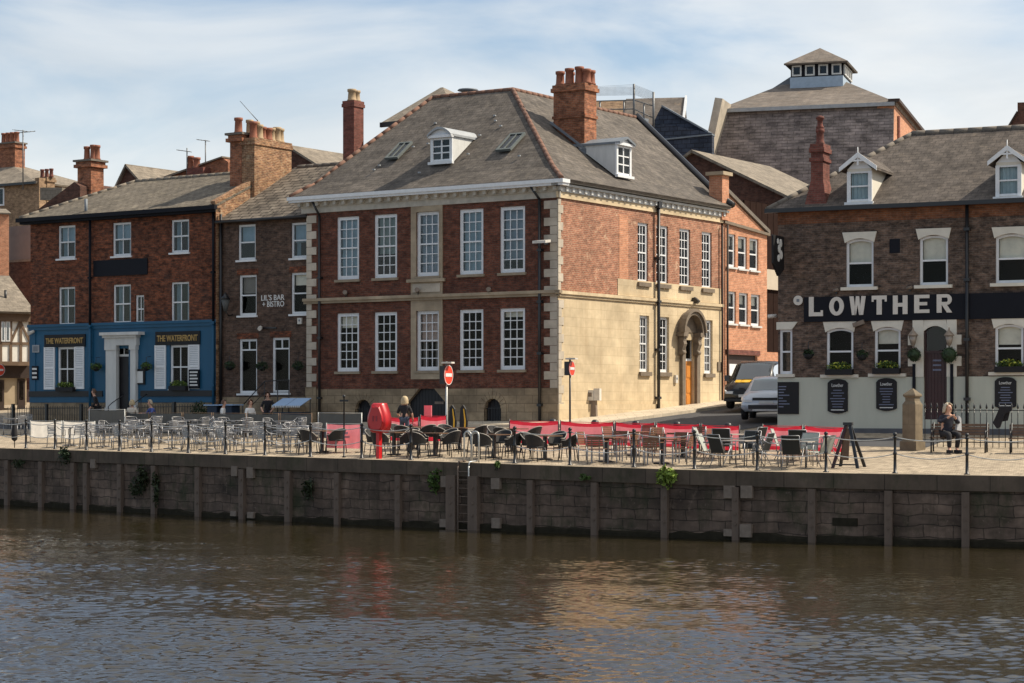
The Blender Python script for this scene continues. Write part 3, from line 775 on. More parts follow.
# front dormer
def dormer(parent, fr, rz, a, b, zs, zt, yf, zfun_inv, ped, seg, cols, rows, name_roof_mat, over=.16, cheek='white_weathered', frm='white_paint', glass='glass_sky', curtain=None, deep=True):
    """cheeks, face, window and a little roof; zfun_inv(z) = y where the main roof reaches height z"""
    m = MB(); t = .09
    ytop = zfun_inv(zt); yb = zfun_inv(zs)
    for x in (a, b - t): m.prism([(x, yf, zs), (x, yf, zt), (x, ytop + .1, zt), (x, yb + .1, zs)], (t, 0, 0))
    m.box(a + t, b - t, yf, yf + .06, zt - .10, zt); m.box(a + t, b - t, yf, yf + .06, zs, zs + .06)
    d = m.build('dormer', cheek, parent, rz=rz)
    mid = (a + b) / 2; w = (b - a) / 2 + over
    top = []
    if seg == 'tri': top = [(mid - w, zt + .05), (mid, zt + .05 + ped), (mid + w, zt + .05)]
    elif seg:
        for k in range(13):
            u = -1 + 2 * k / 12; top.append((mid + u * w, zt + .05 + ped * (1 - u * u)))
    else: top = [(mid - w, zt + .0), (mid, zt + ped), (mid + w, zt + .0)]
    r = MB()
    for k in range(len(top) - 1):
        (x0, z0), (x1, z1) = top[k], top[k + 1]
        y0, y1 = zfun_inv(z0) + .15, zfun_inv(z1) + .15
        r.add([(x0, yf - .2, z0), (x1, yf - .2, z1), (x1, y1, z1), (x0, y0, z0), (x0, yf - .2, z0 - .09), (x1, yf - .2, z1 - .09), (x1, y1, z1 - .09), (x0, y0, z0 - .09)],
              [(0, 1, 2, 3), (7, 6, 5, 4), (0, 4, 5, 1), (3, 7, 4, 0), (1, 5, 6, 2)])
    r.build('dormer_roof', name_roof_mat, d)
    g = MB(); face = [(x, yf - (.06 if seg else .0), z - .09) for x, z in top]
    g.prism([(mid + w * .96, yf - .06, zt - .02)] + [(x, yf - .06, z - .085) for x, z in top[::-1]] + [(mid - w * .96, yf - .06, zt - .02)], (0, .08, 0)) if seg else g.prism([(a + .02, yf - .0, zt), (b - .02, yf, zt), (mid, yf, zt + ped * .86)], (0, .06, 0))
    if seg: g.box(mid - w, mid + w, yf - .14, yf + .03, zt - .08, zt + .03)
    else:
        # barge boards, finial and a small truss
        for sg in (-1, 1):
            P = [(mid + sg * w, yf - .22, zt - .11), (mid + sg * w, yf - .22, zt + .04), (mid, yf - .22, zt + ped + .04), (mid, yf - .22, zt + ped - .13)]
            g.prism(P if sg < 0 else P[::-1], (0, .05, 0))
        g.tube((mid, yf - .2, zt + ped - .2), (mid, yf - .2, zt + ped + .22), .03, 6, .012)
        g.box(mid - w * .42, mid + w * .42, yf - .21, yf - .18, zt + ped * .45, zt + ped * .45 + .06); g.box(mid - .03, mid + .03, yf - .215, yf - .185, zt + ped * .2, zt + ped * .8)
    g.build('pediment' if seg else 'bargeboard', frm, d)
    # window parts
    f = MB(); fw_ = .10; ia, ib = a + t, b - t; y0 = yf + .01
    f.box(a - .015, ia + .025, yf - .02, yf + .05, zs, zt - .1); f.box(ib - .025, b + .015, yf - .02, yf + .05, zs, zt - .1)
    f.box(ia + .025, ib - .025, y0, y0 + .05, zs + .06, zs + .13); f.box(ia + .025, ib - .025, y0, y0 + .05, zt - .16, zt - .1)
    A, B, C_, D_ = ia + .025, ib - .025, zs + .13, zt - .16
    for k in range(1, cols): xx = A + (B - A) * k / cols; f.box(xx - .035, xx + .035, y0, y0 + .04, C_, D_)
    for k in range(1, rows): zz = C_ + (D_ - C_) * k / rows; f.box(A, B, y0 + .003, y0 + .043, zz - .025, zz + .025)
    f.box(a - .08, b + .08, yf - .12, yf + .02, zs - .08, zs + .03)
    f.build('window_frame', frm, d)
    MB().quad((A - .02, y0 + .02, C_ - .02), (B + .02, y0 + .02, C_ - .02), (B + .02, y0 + .02, D_ + .02), (A - .02, y0 + .02, D_ + .02)).build('pane', glass, d)
    MB().box(ia, ib, yf + .6, yf + .65, zs, zt - .05).build('dark_room', 'interior_dark', d)
    if curtain:
        cbm = MB(); n = 14
        for k in range(n):
            xa, xb = A + (B - A) * k / n, A + (B - A) * (k + 1) / n
            cbm.quad((xa, y0 + .12 + .03 * math.sin(k * 2.1), C_), (xb, y0 + .12 + .03 * math.sin((k + 1) * 2.1), C_), (xb, y0 + .12 + .03 * math.sin((k + 1) * 2.1), D_), (xa, y0 + .12 + .03 * math.sin(k * 2.1), D_))
        cbm.build('curtain', curtain, d)
    return d
inv = lambda z: (z - ze_) / pitch - ov
p0 = M.plane(440, 162.5, nF, eC)                 # foot of the dormer front
yf = p0.y
dormer(house, M, 0, M.s_(431, yf), M.s_(452, yf), p0.z, M.z_(440, 136, yf), yf, inv, .30, True, 2, 3, 'lead_pale', over=.07)
# side dormer: frame S, roof rises with local y the same way
nS2 = Vector((0, -pitch, 1)).normalized()
pS = S.plane(622, 176, nS2, (0, -ov, ze_))
yf2 = pS.y
dormer(house, S, RZ, S.s_(616.5, yf2), S.s_(631, yf2), pS.z, S.z_(623, 144, yf2), yf2, inv, .24, 'tri', 2, 3, 'lead', over=.06, glass='glass')
# roof lights
for (x0, x1, yt, yb_) in ((385, 398, 145, 160), (496, 511, 136, 152)):
    a_ = M.plane(x0, yb_, nF, eC); b_ = M.plane(x1, yb_, nF, eC); t_ = M.plane((x0 + x1) / 2, yt, nF, eC)
    o = nF * .10
    p = [Vector((a_.x, a_.y, a_.z)), Vector((b_.x - .05, a_.y, a_.z)), Vector((b_.x - .05, t_.y, t_.z)), Vector((a_.x, t_.y, t_.z))]
    fr = MB(); up = Vector((0, t_.y - a_.y, t_.z - a_.z)); wv = Vector((1, 0, 0)); W_ = b_.x - .05 - a_.x
    def bar(o0, du, dv): fr.prism([o0, o0 + wv * du, o0 + wv * du + up * dv, o0 + up * dv], o)
    bar(p[0], .07, 1); bar(p[0] + wv * (W_ - .07), .07, 1); bar(p[0] + wv * .07, W_ - .14, .07); bar(p[0] + wv * .07 + up * .93, W_ - .14, .07); bar(p[0] + wv * (W_ / 2 - .02) + up * .07, .04, .86)
    rl = fr.build('roof_light', 'skylight_frame', house)
    q = [v + o * .6 for v in p]; MB().quad(*q).build('pane', 'glass_sky', rl)
    q = [v + o * .1 for v in p]; MB().quad(*q).build('dark_backing', 'interior_dark', rl)
# door with hood on the side
door = MB(); dm_ = (d0_ + d1_) / 2
fh = S.z_(688, 361)
door.box(d0_, d1_, .10, .16, dz0, fh)
for i in range(3):
    for j in range(2):
        xa = d0_ + .08 + (d1_ - d0_ - .16) / 2 * j; door.box(xa + .02, xa + (d1_ - d0_ - .16) / 2 - .02, .08, .098, dz0 + .15 + (fh - dz0 - .2) / 3 * i, dz0 + .05 + (fh - dz0 - .2) / 3 * (i + 1))
dr = door.build('front_door', 'door_orange', house, rz=RZ)
MB().box(d0_ + .1, d0_ + .32, .06, .079, dz0 + 1.35, dz0 + 1.7).build('notice', 'letter_white', dr)
fa = MB(); fa.box(d0_, d1_, .09, .15, fh, fh + .1); fa.box(d0_, d0_ + .06, .09, .15, fh + .1, dz1); fa.box(d1_ - .06, d1_, .09, .15, fh + .1, dz1)
fn = fa.build('fanlight', 'white_paint', house, rz=RZ); MB().quad((d0_, .12, fh), (d1_, .12, fh), (d1_, .12, dz1), (d0_, .12, dz1)).build('pane', 'glass', fn)
po = MB(); zc_ = S.z_(688, 336)
for x in (d0_ - .32, d1_ + .04): po.box(x, x + .28, -.16, -.031, dz0 - .4, zc_); po.box(x - .04, x + .32, -.20, -.031, dz0 - .4, dz0 + .15); po.box(x - .04, x + .32, -.24, -.031, zc_ - .1, zc_ + .05)
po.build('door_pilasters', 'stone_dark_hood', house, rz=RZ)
ho = MB(); ro_, ri_ = (d1_ - d0_) / 2 + .48, (d1_ - d0_) / 2 + .28; zs_ = zc_ + .14; dep = .40; dm_ -= .16; d0_ -= .1; d1_ -= .22; n = 16
ho.box(dm_ - ro_, dm_ - ri_ + .2, -dep, -.031, zs_ - .18, zs_); ho.box(dm_ + ri_ - .2, dm_ + ro_, -dep, -.031, zs_ - .18, zs_)
for k in range(n):
    t0, t1 = math.pi * k / n, math.pi * (k + 1) / n
    for (rr0, rr1, ya, yb2) in ((ri_, ro_ - .06, -dep, -.031), (ro_ - .06, ro_ + .06, -dep - .08, -dep + .15)):
        ho.prism([(dm_ + math.cos(t) * q, ya, zs_ + math.sin(t) * q) for (t, q) in ((t0, rr0), (t0, rr1), (t1, rr1), (t1, rr0))], (0, yb2 - ya, 0))
    ho.prism([(dm_, -.08, zs_ + .01), (dm_ + math.cos(t0) * ri_, -.08, zs_ + .01 + math.sin(t0) * ri_), (dm_ + math.cos(t1) * ri_, -.08, zs_ + .01 + math.sin(t1) * ri_)], (0, .049, 0))
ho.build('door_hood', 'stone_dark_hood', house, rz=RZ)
for x in (d0_ - .42, d1_ + .1):
    br = MB()
    br.prism([(x, -.04, zs_ - .18), (x, -dep + .06, zs_ - .18), (x, -dep + .1, zs_ - .36), (x, -.34, zs_ - .5), (x, -.20, zs_ - .85), (x, -.04, zs_ - 1.0)], (.26, 0, 0))
    br.tube((x - .02, -dep + .2, zs_ - .32), (x + .28, -dep + .2, zs_ - .32), .12, 8); br.tube((x - .02, -.2, zs_ - .85), (x + .28, -.2, zs_ - .85), .10, 8)
    br.build('hood_bracket', 'stone_dark_hood', house, rz=RZ)
MB().box(d0_ - .3, d1_ + .5, -.55, -.032, dz0 - .6, dz0 - .02).build('doorstep', 'stone_cream', house, rz=RZ)
rh_ = MB(); rr_ = random.Random(4)
for k in range(16):
    yy_ = rr_.uniform(.3, 4.6); xx_ = rr_.uniform(mW + 1.2 + yy_ * .5, -yy_ - .8)
    rh_.box(xx_, xx_ + .10, yy_ - .03, yy_ + .05, zroof(yy_) - .02, zroof(yy_) + .035)
rh_.build('repair_slate', 'lead_pale', roof)
# small fittings
MB().box(S.s_(716.5), S.s_(721), -.08, -.031, S.z_(718, 371), S.z_(718, 362)).build('wall_plaque', 'stone_dark_hood', house, rz=RZ)
def wall_thing(name, label, cat, fr, px, py, y=0, group=None):
    s, z = fr.pt(px, py, y); p = fr.world(s, y, z)
    return thing(name, label, cat, p, fr.th, group)
t = wall_thing('floodlight', 'grey bracket floodlight on the front right corner of the brick house', 'floodlight', M, 546.5, 242, -.06)
b = MB(); b.box(-.05, .05, -.1, .055, -.1, .08); b.tube((0, -.1, .02), (.0, -.3, .05), .02); b.build('bracket', 'lead', t)
b = MB(); b.prism([(-.32, -.2, -.03), (-.3, -.55, -.08), (.3, -.55, -.08), (.32, -.2, -.03)], (0, 0, .1)); b.build('lamp_head', 'concrete_white', t)
for px, py, w in ((346, 293.5, 'left of three, nearest the left quoins'), (418, 291, 'under the pale apron of the centre window'), (489.5, 290.5, 'below the fourth upper window')):
    t = wall_thing('spotlight', 'small spotlight standing on the stone string course, ' + w, 'spotlight', M, px, py, -.12, 'spotlights on the string course')
    b = MB(); b.tube((0, 0, -.16), (0, 0, 0), .02); b.build('stem', 'black_paint', t)
    b = MB(); b.tube((-.06, .08, -.02), (.03, -.12, .05), .07, 8, .10); b.build('lamp_head', 'concrete_pale', t)
t = wall_thing('wall_lamp', 'small black wall lamp above the door hood on the cream side wall', 'wall lamp', S, 692.5, 300, -.03)
MB().box(-.05, .05, -.1, .0, -.1, .1).build('back_plate', 'black_paint', t); MB().prism([(-.09, -.12, .12), (.09, -.12, .12), (.09, -.34, -.05), (-.09, -.34, -.05)], (0, .12, -.12)).build('lamp_head', 'black_paint', t)
t = wall_thing('alarm_box', 'small pale box beside the orange door, left of it', 'box', S, 675, 379, -.03); MB().box(-.09, .09, -.1, 0, -.17, .17).build('casing', 'concrete_white', t); MB().box(-.05, .05, -.11, -.1, -.02, .06).build('cover', 'lead', t)
# ================================================================== BAR (narrow brick house between pub and corner house)
def sub_frame(px, yin, z0): 
    p = M.world(M.s_(px, yin), yin, 0); return Fr((p.x, p.y), -33.4, z0)
# bar
Bf = sub_frame(221, .25, -1.2)
bar_ = thing('bar_house', 'narrow three storey brown brick bar squeezed between the blue pub and the corner house', 'house', Bf.loc(), Bf.th)
bW = Bf.s_(306.5) + .3
zbe = rowz(Bf, (224, 221.5), (303, 217))
ops = []
def opn(fr, x0, x1, y0, y1): 
    m = (x0 + x1) / 2; return (fr.s_(x0), fr.s_(x1), fr.z_(m, y1), fr.z_(m, y0))
bu = [opn(Bf, 238, 255.5, 224.5, 260), opn(Bf, 291, 308, 222.5, 258)]
bm_ = [opn(Bf, 239, 256.5, 275, 315.5), opn(Bf, 291, 308.5, 272.5, 314)]
bg = [opn(Bf, 239, 257, 339, 393.5), opn(Bf, 272, 289.5, 337.5, 393)]
ops = bu + bm_ + bg
w = MB(); wall_grid(w, 0, bW, -.6, zbe, ops); w.build('front_wall', 'brick_bar', bar_)
MB().box(.05, bW, -.06, -.002, -.6, Bf.z_(260, 397)).build('rendered_base', 'ashlar', bar_)
iw = MB(); iw.quad((.1, .8, -.5), (bW, .8, -.5), (bW, .8, zbe), (.1, .8, zbe)); iw.build('interior', 'interior_dark', bar_)
for i, o in enumerate(ops):
    k = i // 2
    if k < 2: window(bar_, *o, 1, (1, 1), blind=(.5, .55, .45, .3)[i], blindm=('curtain_blue', 'curtain_blue', 'blind_dark', 'curtain')[i], fw=.09, curtain='curtain_blue' if i == 1 else None, glass='glass_sky' if k == 0 else 'glass')
    else: window(bar_, *o, 2, (1, 0), fw=.10, split=.0, sill=.06, bar=.05) if False else window(bar_, *o, 1, (1, 1), split=.80, fw=.10, bar=.05)
    if k == 2:
        a, b, c, d = o; zt = c + (d - c) * .80
        MB().box((a + b) / 2 - .03, (a + b) / 2 + .03, .09, .13, zt + .03, d - .1).build('glazing_bar', 'white_paint', bar_)
    if k: MB().box(o[0] - .1, o[1] + .1, -.012, .002, o[3] + .002, o[3] + .26).build('brick_arch', 'brick_pub', bar_)
# roof
ab = 5.0; zrb = (Bf.z_(272, 168, ab) + Bf.z_(343, 165, ab)) / 2
rb = MB(); rb.slab([(-.02, -.25, zbe), (bW - .02, -.25, zbe), (bW + 2.5, ab, zrb), (-.02, ab, zrb)]); rb.slab([(-.02, ab, zrb), (bW + 2.5, ab, zrb), (bW, 10, zbe), (-.02, 10, zbe)])
rbo = rb.build('roof', 'slate_bar', bar_)
rg = MB(); ridge(rg, (.2, ab, zrb), (bW + 2.3, ab, zrb), .10); rg.build('ridge_tiles', 'ridge_grey', rbo)
g = MB(); g.path([(-.02, -.33, zbe - .03), (bW - .05, -.33, zbe - .03)], .07, 8); g.build('gutter', 'black_paint', bar_)
# party wall stack
xs0, xs1 = -.62, .12
ya, zb1 = Bf.side(254.5, 192, xs1); yb, _ = Bf.side(291.5, 170, xs1)
zt1 = Bf.side(255, 137.5, xs1)[1]
potz = []
rngp = random.Random(5)
for k in range(7):
    y = ya + .35 + (yb - ya - .7) * k / 6
    potz.append(((xs0 + xs1) / 2 + .08 * (k % 2), y, (1.0, .85, .78, .75, .80, .88, .85)[k], .19, ('terracotta', 'terracotta_pale', None, None, 'terracotta_pale', 'terracotta_pale', 'terracotta_pale')[k]))
stack = chimney(bar_, xs0, xs1, ya, yb, zbe + .3, zt1, potz, 'brick_stack_pale', 'terracotta', cap=.05)
MB().box(xs0 - .02, xs0 + .1, ya - .012, ya + .3, zt1 - 3, zt1 - .35).build('soot_face', 'brick_chimney_dark', stack) if False else None
# lettering painted on the bar's wall
s0, z0_ = Bf.pt(273, 297.5); text_part('lettering', "LIL'S BAR", .42, 'letter_white', bar_, (s0, -.012, z0_), width=Bf.s_(284.5) - Bf.s_(261.5), height=.24)
s0, z0_ = Bf.pt(273.5, 304); text_part('lettering', "+ BISTRO", .42, 'letter_white', bar_, (s0, -.012, z0_), width=Bf.s_(284.5) - Bf.s_(263), height=.24)
# ================================================================== PUB (blue ground floor)
Pf = sub_frame(30.5, .25, -1.1)
pub = thing('blue_pub', 'red brick riverside pub with a bright blue ground floor and white shutters', 'pub', Pf.loc(), Pf.th)
pW = Pf.s_(220.5)
zpe = rowz(Pf, (32, 217), (216, 207))
zbl = rowz(Pf, (33, 326.5), (218, 321.5))
pu = [opn(Pf, 58, 75.3, 225.5, 258.5), opn(Pf, 112.5, 131, 222.5, 256), opn(Pf, 171, 189, 219.5, 252.5)]
pm_ = [opn(Pf, 58.5, 75, 287, 325), opn(Pf, 113, 130.8, 284.5, 323.2), opn(Pf, 135.3, 144, 295, 323), opn(Pf, 171, 189, 282, 322.2)]
pg = [opn(Pf, 58, 75, 347, 391), opn(Pf, 170.5, 189, 345, 389)]
pd = (Pf.s_(117.5), Pf.s_(129.5), Pf.z_(123, 411), Pf.z_(123, 348.5))
w = MB(); wall_grid(w, 0, pW, zbl, zpe, pu + pm_); w.build('front_wall', 'brick_pub', pub)
w = MB(); wall_grid(w, -.02, pW + .0, Pf.z_(120, 402.5), zbl + .001, pg + [pd], y=-.05)
w.quad((-.02, -.05, zbl), (pW, -.05, zbl), (pW, .01, zbl), (-.02, .01, zbl)); w.build('blue_front', 'blue_paint', pub)
MB().box(-.04, pd[0] - .3, -.02, .1, -.6, Pf.z_(120, 402.6)).build('stone_base', 'ashlar', pub); MB().box(pd[1] + .3, pW, -.02, .1, -.6, Pf.z_(120, 402.6)).build('stone_base', 'ashlar', pub)
za, zc = Pf.z_(120, 396.5), Pf.z_(120, 390.8)
for a, b in ((-.03, pd[0] - .85), (pd[1] + .75, pW)): MB().box(a, b, -.10, -.052, za, zc).build('dark_band', 'door_black', pub)
cn = MB(); cn.box(-.06, pW, -.16, -.0, zbl - .04, zbl + .08); cn.box(-.04, pW, -.11, -.052, zbl - .18, zbl - .04)
for px in (32, 89.5, 212): x = Pf.s_(px); cn.box(x, x + .3, -.085, -.051, zc, zbl - .18)
cn.build('fascia_moulding', 'blue_paint', pub)
ends = MB(); zrp_ = 0
iw = MB(); iw.quad((0, .9, -.5), (pW, .9, -.5), (pW, .9, zpe), (0, .9, zpe)); iw.quad((0, .3, zbl - .3), (pW, .3, zbl - .3), (pW, .9, zbl - .3), (0, .9, zbl - .3)); iw.build('interior', 'interior_dark', pub)
for i, o in enumerate(pu): window(pub, *o, 2, (1, 1), fw=.09, bar=.04, glass='glass_sky', curtain='curtain_blue', blind=(.5, .5, 0)[i], blindm='curtain_blue')
for i, o in enumerate(pm_): window(pub, *o, 2, (1, 1), fw=.08, bar=.04, glass='glass_sky', curtain='curtain_blue' if i != 2 else None, sill=.05, sill_over=.04)
for i, o in enumerate(pg): window(pub, *o, 2, (1, 1), fw=.10, bar=.05, y=.06)
# shutters
def shutter(x0, x1, y0, y1, mat='white_paint'):
    a, b = Pf.s_(x0), Pf.s_(x1); m = (x0 + x1) / 2; c, d = Pf.z_(m, y1), Pf.z_(m, y0); s = MB(); t = .07; f0, f1 = -.10, -.052
    s.box(a, a + t, f0, f1, c, d); s.box(b - t, b, f0, f1, c, d)
    zm = (c + d) / 2
    for z in (c, zm - t / 2, d - t): s.box(a + t, b - t, f0, f1, z, z + t)
    for lo, hi in ((c + t, zm - t / 2), (zm + t / 2, d - t)):
        n = max(3, int((hi - lo) / .075))
        for k in range(n):
            z = lo + (hi - lo) * k / n; s.prism([(a + t, f0 + .008, z), (a + t, f0 + .008, z + .012), (a + t, f1 - .008, z + .07), (a + t, f1 - .008, z + .058)], (b - a - 2 * t, 0, 0))
    return s.build('shutter', mat, pub)
shutter(45.3, 56, 347, 389.5); shutter(75.8, 85.3, 346, 389); shutter(156, 167, 345.3, 389); shutter(189.5, 200.5, 344.5, 389)
# pub door case
dc = MB()
for (x0, x1) in ((106, 116.3), (130.5, 135.8)):
    a, b = Pf.s_(x0, -.2), Pf.s_(x1, -.2); dc.box(a, b, -.22, -.052, pd[2] - .3, Pf.z_(120, 350)); dc.box(a - .04, b + .04, -.27, -.052, Pf.z_(120, 350), Pf.z_(120, 345.5)); dc.box(a - .03, b + .03, -.26, -.052, pd[2] - .4, pd[2] + .15)
a, b = Pf.s_(104.5, -.25), Pf.s_(136.5, -.25); dc.box(a, b, -.26, -.052, Pf.z_(120, 345.5), Pf.z_(120, 338)); dc.box(a - .05, b + .05, -.36, -.052, Pf.z_(120, 338), Pf.z_(120, 335.5)); dc.box(Pf.s_(99.5, -.45), Pf.s_(138.5, -.45), -.48, -.052, Pf.z_(120, 335.5), Pf.z_(120, 332.5))
dcase = dc.build('door_case', 'white_weathered', pub)
dd = MB(); zd = Pf.z_(123, 356.5); dd.box(pd[0] + .06, pd[1] - .02, .05, .1, pd[2] - .2, zd)
for i in range(3): dd.box(pd[0] + .14, pd[1] - .12, .035, .048, pd[2] + .05 + i * .72, pd[2] + .65 + i * .72)
dd.build('pub_door', 'door_black', pub)
fl = MB(); fl.box(pd[0], pd[1], .03, .09, zd, zd + .10); fl.box(pd[0], pd[0] + .06, .02, .10, pd[2] - .2, pd[3]); fl.box(pd[1] - .02, pd[1], .02, .10, pd[2] - .2, pd[3]); fl.box((pd[0] + pd[1]) / 2 - .02, (pd[0] + pd[1]) / 2 + .02, .04, .08, zd + .1, pd[3])
fo = fl.build('door_frame', 'white_weathered', pub); MB().quad((pd[0], .07, zd + .1), (pd[1], .07, zd + .1), (pd[1], .07, pd[3]), (pd[0], .07, pd[3])).build('pane', 'glass', fo)
stp = MB()
for i in range(3): stp.box(pd[0] - .3, pd[1] + .3, -1.1 + .33 * i, -.053 if i == 2 else -1.1 + .33 * i + .33, -.6, pd[2] - .2 * (3 - i) + .2)
stp.build('doorstep', 'ashlar', pub)
# roof: hipped at the left, gable against the bar at the right
ap = 3.9; zrp = (Pf.z_(136, 181, ap) + Pf.z_(228, 174.5, ap)) / 2; xr = Pf.s_(136, ap)
rp = MB(); e = .35
rp.slab([(-e, -e, zpe), (pW + .02, -e, zpe), (pW + .02, ap, zrp), (xr, ap, zrp)]); rp.slab([(-e, 8.3, zpe), (-e, -e, zpe), (xr, ap, zrp)]); rp.slab([(pW + .02, 8.3, zpe), (-e, 8.3, zpe), (xr, ap, zrp), (pW + .02, ap, zrp)])
rpo = rp.build('roof', 'slate_pub', pub)
rg = MB(); ridge(rg, (xr, ap, zrp), (pW - .1, ap, zrp), .10); ridge(rg, (-e, -e, zpe), (xr, ap, zrp), .09); rg.build('ridge_tiles', 'slate_grey', rpo)
g = MB(); g.box(-e - .1, pW + .1, -e - .16, -e + .02, zpe - .20, zpe - .02); g.box(-e, pW, -e, -.001, zpe - .3, zpe - .13); g.build('gutter', 'sign_navy', pub)
ew = MB(); ew.add([(pW, -.3, -.6), (pW, 8, -.6), (pW, 8, zpe), (pW, ap, zrp + .12), (pW, -.3, zpe + .06)], [(0, 1, 2, 3, 4)]); ew.add([(pW - .25, -.3, zpe - .3), (pW, -.3, zpe - .3), (pW, -.3, zpe + .1), (pW - .25, -.3, zpe + .1)], [(0, 1, 2, 3)]); ew.prism([(pW - .25, -.36, zpe + .04), (pW - .25, -.36, zpe + .16), (pW - .25, ap, zrp + .22), (pW - .25, ap, zrp + .10)], (.26, 0, 0)); ew.build('gable_wall', 'brick_stack_pale', pub)
lw = MB(); lw.quad((0, 8, -.6), (0, .0, -.6), (0, .0, zpe), (0, 8, zpe)); lw.build('side_wall', 'brick_pub', pub)
kp = (zrp - zpe) / (ap + e)
pch = Pf.plane(236, 186, Vector((0, -kp, 1)), (0, -e, zpe))
x0, x1 = Pf.s_(230, pch.y), Pf.s_(241.5, pch.y); zt = Pf.z_(236, 135, pch.y)
chimney(pub, x0, x1, pch.y, pch.y + 1.5, pch.z - .4, zt, [((x0 + x1) / 2 - .1, pch.y + .3, .92, .19, None), ((x0 + x1) / 2 + .12, pch.y + .8, .85, .17, 'terracotta_pale'), ((x0 + x1) / 2 + .16, pch.y + 1.2, .8, .17, 'terracotta_pale')], 'brick_chimney', cap=.14, capm='ridge_grey')
for px, y0, y1 in ((90, 221, 398), (213.3, 209, 402)):
    x = Pf.s_(px, -.17); zt = Pf.z_(px, y0)
    for (za, zb2, mt) in ((.1, zbl, 'blue_paint'), (zbl + .002, zt, 'sign_navy')):
        dp = MB(); dp.tube((x, -.17, za), (x, -.17, zb2), .06)
        for z in (1.9, 4.6, 6.8):
            if za < z < zb2: dp.box(x - .09, x + .09, -.25, -.1, z, z + .09)
        dp.build('downpipe', mt, pub)
dp = MB(); dp.tube((pW + .12, -.12, 0), (pW + .12, -.12, zpe - .4), .065); dp.build('downpipe', 'black_paint', pub)
def pl_sign(name, label, cat, fr, x0, x1, y0, y1, mat, y=-.06, th=.05, group=None):
    m = (x0 + x1) / 2; a, b = fr.s_(x0, y), fr.s_(x1, y); c, d = fr.z_(m, y1, y), fr.z_(m, y0, y)
    p = fr.world((a + b) / 2, y, c); t = thing(name, label, cat, p, fr.th, group); w2 = (b - a) / 2
    MB().box(-w2, w2, -th, 0, 0, d - c).build('board', mat, t)
    return t, w2, d - c
t, w2, h = pl_sign('shop_sign', 'plain black wordless board on the red brick between the pub downpipe and its upper windows', 'sign board', Pf, 94, 148, 259.5, 275.5, 'sign_navy', y=-.002)
t, w2, h = pl_sign('pub_sign', 'black fascia sign with gold THE WATERFRONT over the left shuttered pub window', 'sign', Pf, 45, 85.8, 334.5, 347, 'black_board', y=-.053)
text_part('lettering', 'THE WATERFRONT', .5, 'letter_gold', t, (0, -.06, h * .5), width=w2 * 1.82, height=h * .46, bold=.008)
t, w2, h = pl_sign('pub_sign', 'black fascia sign with gold THE WATERFRONT over the right shuttered pub window', 'sign', Pf, 156, 200.5, 331.3, 345, 'black_board', y=-.053)
text_part('lettering', 'THE WATERFRONT', .5, 'letter_gold', t, (0, -.06, h * .5), width=w2 * 1.82, height=h * .46, bold=.008)
t, w2, h = pl_sign('notice_board', 'black notice board with rows of white lettering over the lower right pub shutter', 'notice board', Pf, 189.3, 199.8, 369.5, 388.5, 'sign_navy', y=-.103)
m = MB()
for k in range(5): m.box(-w2 * .75, w2 * (.75 - .15 * (k % 2)), -.062, -.05, h * (.14 + .17 * k), h * (.22 + .17 * k))
m.build('lettering', 'letter_white', t)
t, w2, h = pl_sign('notice_board', 'dark notice plate with three pale lines on the blue pub wall at its left end', 'notice board', Pf, 32.5, 38.5, 366, 380, 'sign_navy', y=-.053)
m = MB()
for k in range(3): m.box(-w2 * .8, w2 * .7, -.062, -.05, h * (.12 + .3 * k), h * (.26 + .3 * k))
m.build('lettering', 'letter_white', t)
t, w2, h = pl_sign('wall_plate', 'small grey square plate on the blue pub wall left of the shutters', 'plate', Pf, 33, 39.5, 345, 352.5, 'lead_pale', y=-.053); MB().box(-w2 * .7, w2 * .7, -.06, -.05, h * .15, h * .85).build('face', 'lead', t)
t, w2, h = pl_sign('menu_case', 'black framed menu case with white paper right of the pub door', 'menu case', Pf, 136.5, 145.5, 369, 384.5, 'black_board', y=-.053); MB().box(-w2 * .72, w2 * .6, -.06, -.05, h * .1, h * .85).build('menu_sheet', 'letter_white', t)
pv_ = Pf.plane(86, 211, Vector((0, -kp, 1)), (0, -e, zpe)); MB().tube((pv_.x, pv_.y, pv_.z - .3), (pv_.x, pv_.y, pv_.z + .55), .07).build('vent_pipe', 'lead', pub)
# ================================================================== ORANGE BRICK HOUSE up the street
Of = Fr((M.world(0, sD + .18).x, M.world(0, sD + .18).y), -33.4 + 90, -.8)
orange = thing('street_house', 'bright orange brick house with sloping gable up the side street beside the corner house', 'house', Of.loc(), Of.th)
oW = Of.s_(767)
oo = [opn(Of, 726.5, 735.5, 234, 267), opn(Of, 738, 747, 236.5, 269), opn(Of, 749.5, 758.5, 238.5, 270.5), opn(Of, 727, 736, 291.5, 323.5), opn(Of, 739, 748, 293, 324.5), opn(Of, 751, 760, 294.5, 326)]
garage = (Of.s_(727.5), Of.s_(757.5), -.5, Of.z_(742, 355))
w = MB(); zL, zRt = Of.z_(721, 224), Of.z_(767, 236)
wall_grid(w, 0, oW, -.6, zRt - .05, oo + [garage]); 
w.add([(0, 0, zRt - .05), (oW, 0, zRt - .05), (oW, 0, Of.z_(767, 234)), (0, 0, Of.z_(722, 189))], [(0, 1, 2, 3)])
w.build('front_wall', 'brick_orange', orange)
for o in oo: window(orange, *o, 1, (1, 1), fw=.10, curtain=None, blind=.35, blindm='curtain', sillm='white_weathered', sill_over=.05)
MB().quad((0, .6, -.5), (oW, .6, -.5), (oW, .6, zRt), (0, .6, zRt)).build('interior', 'interior_dark', orange)
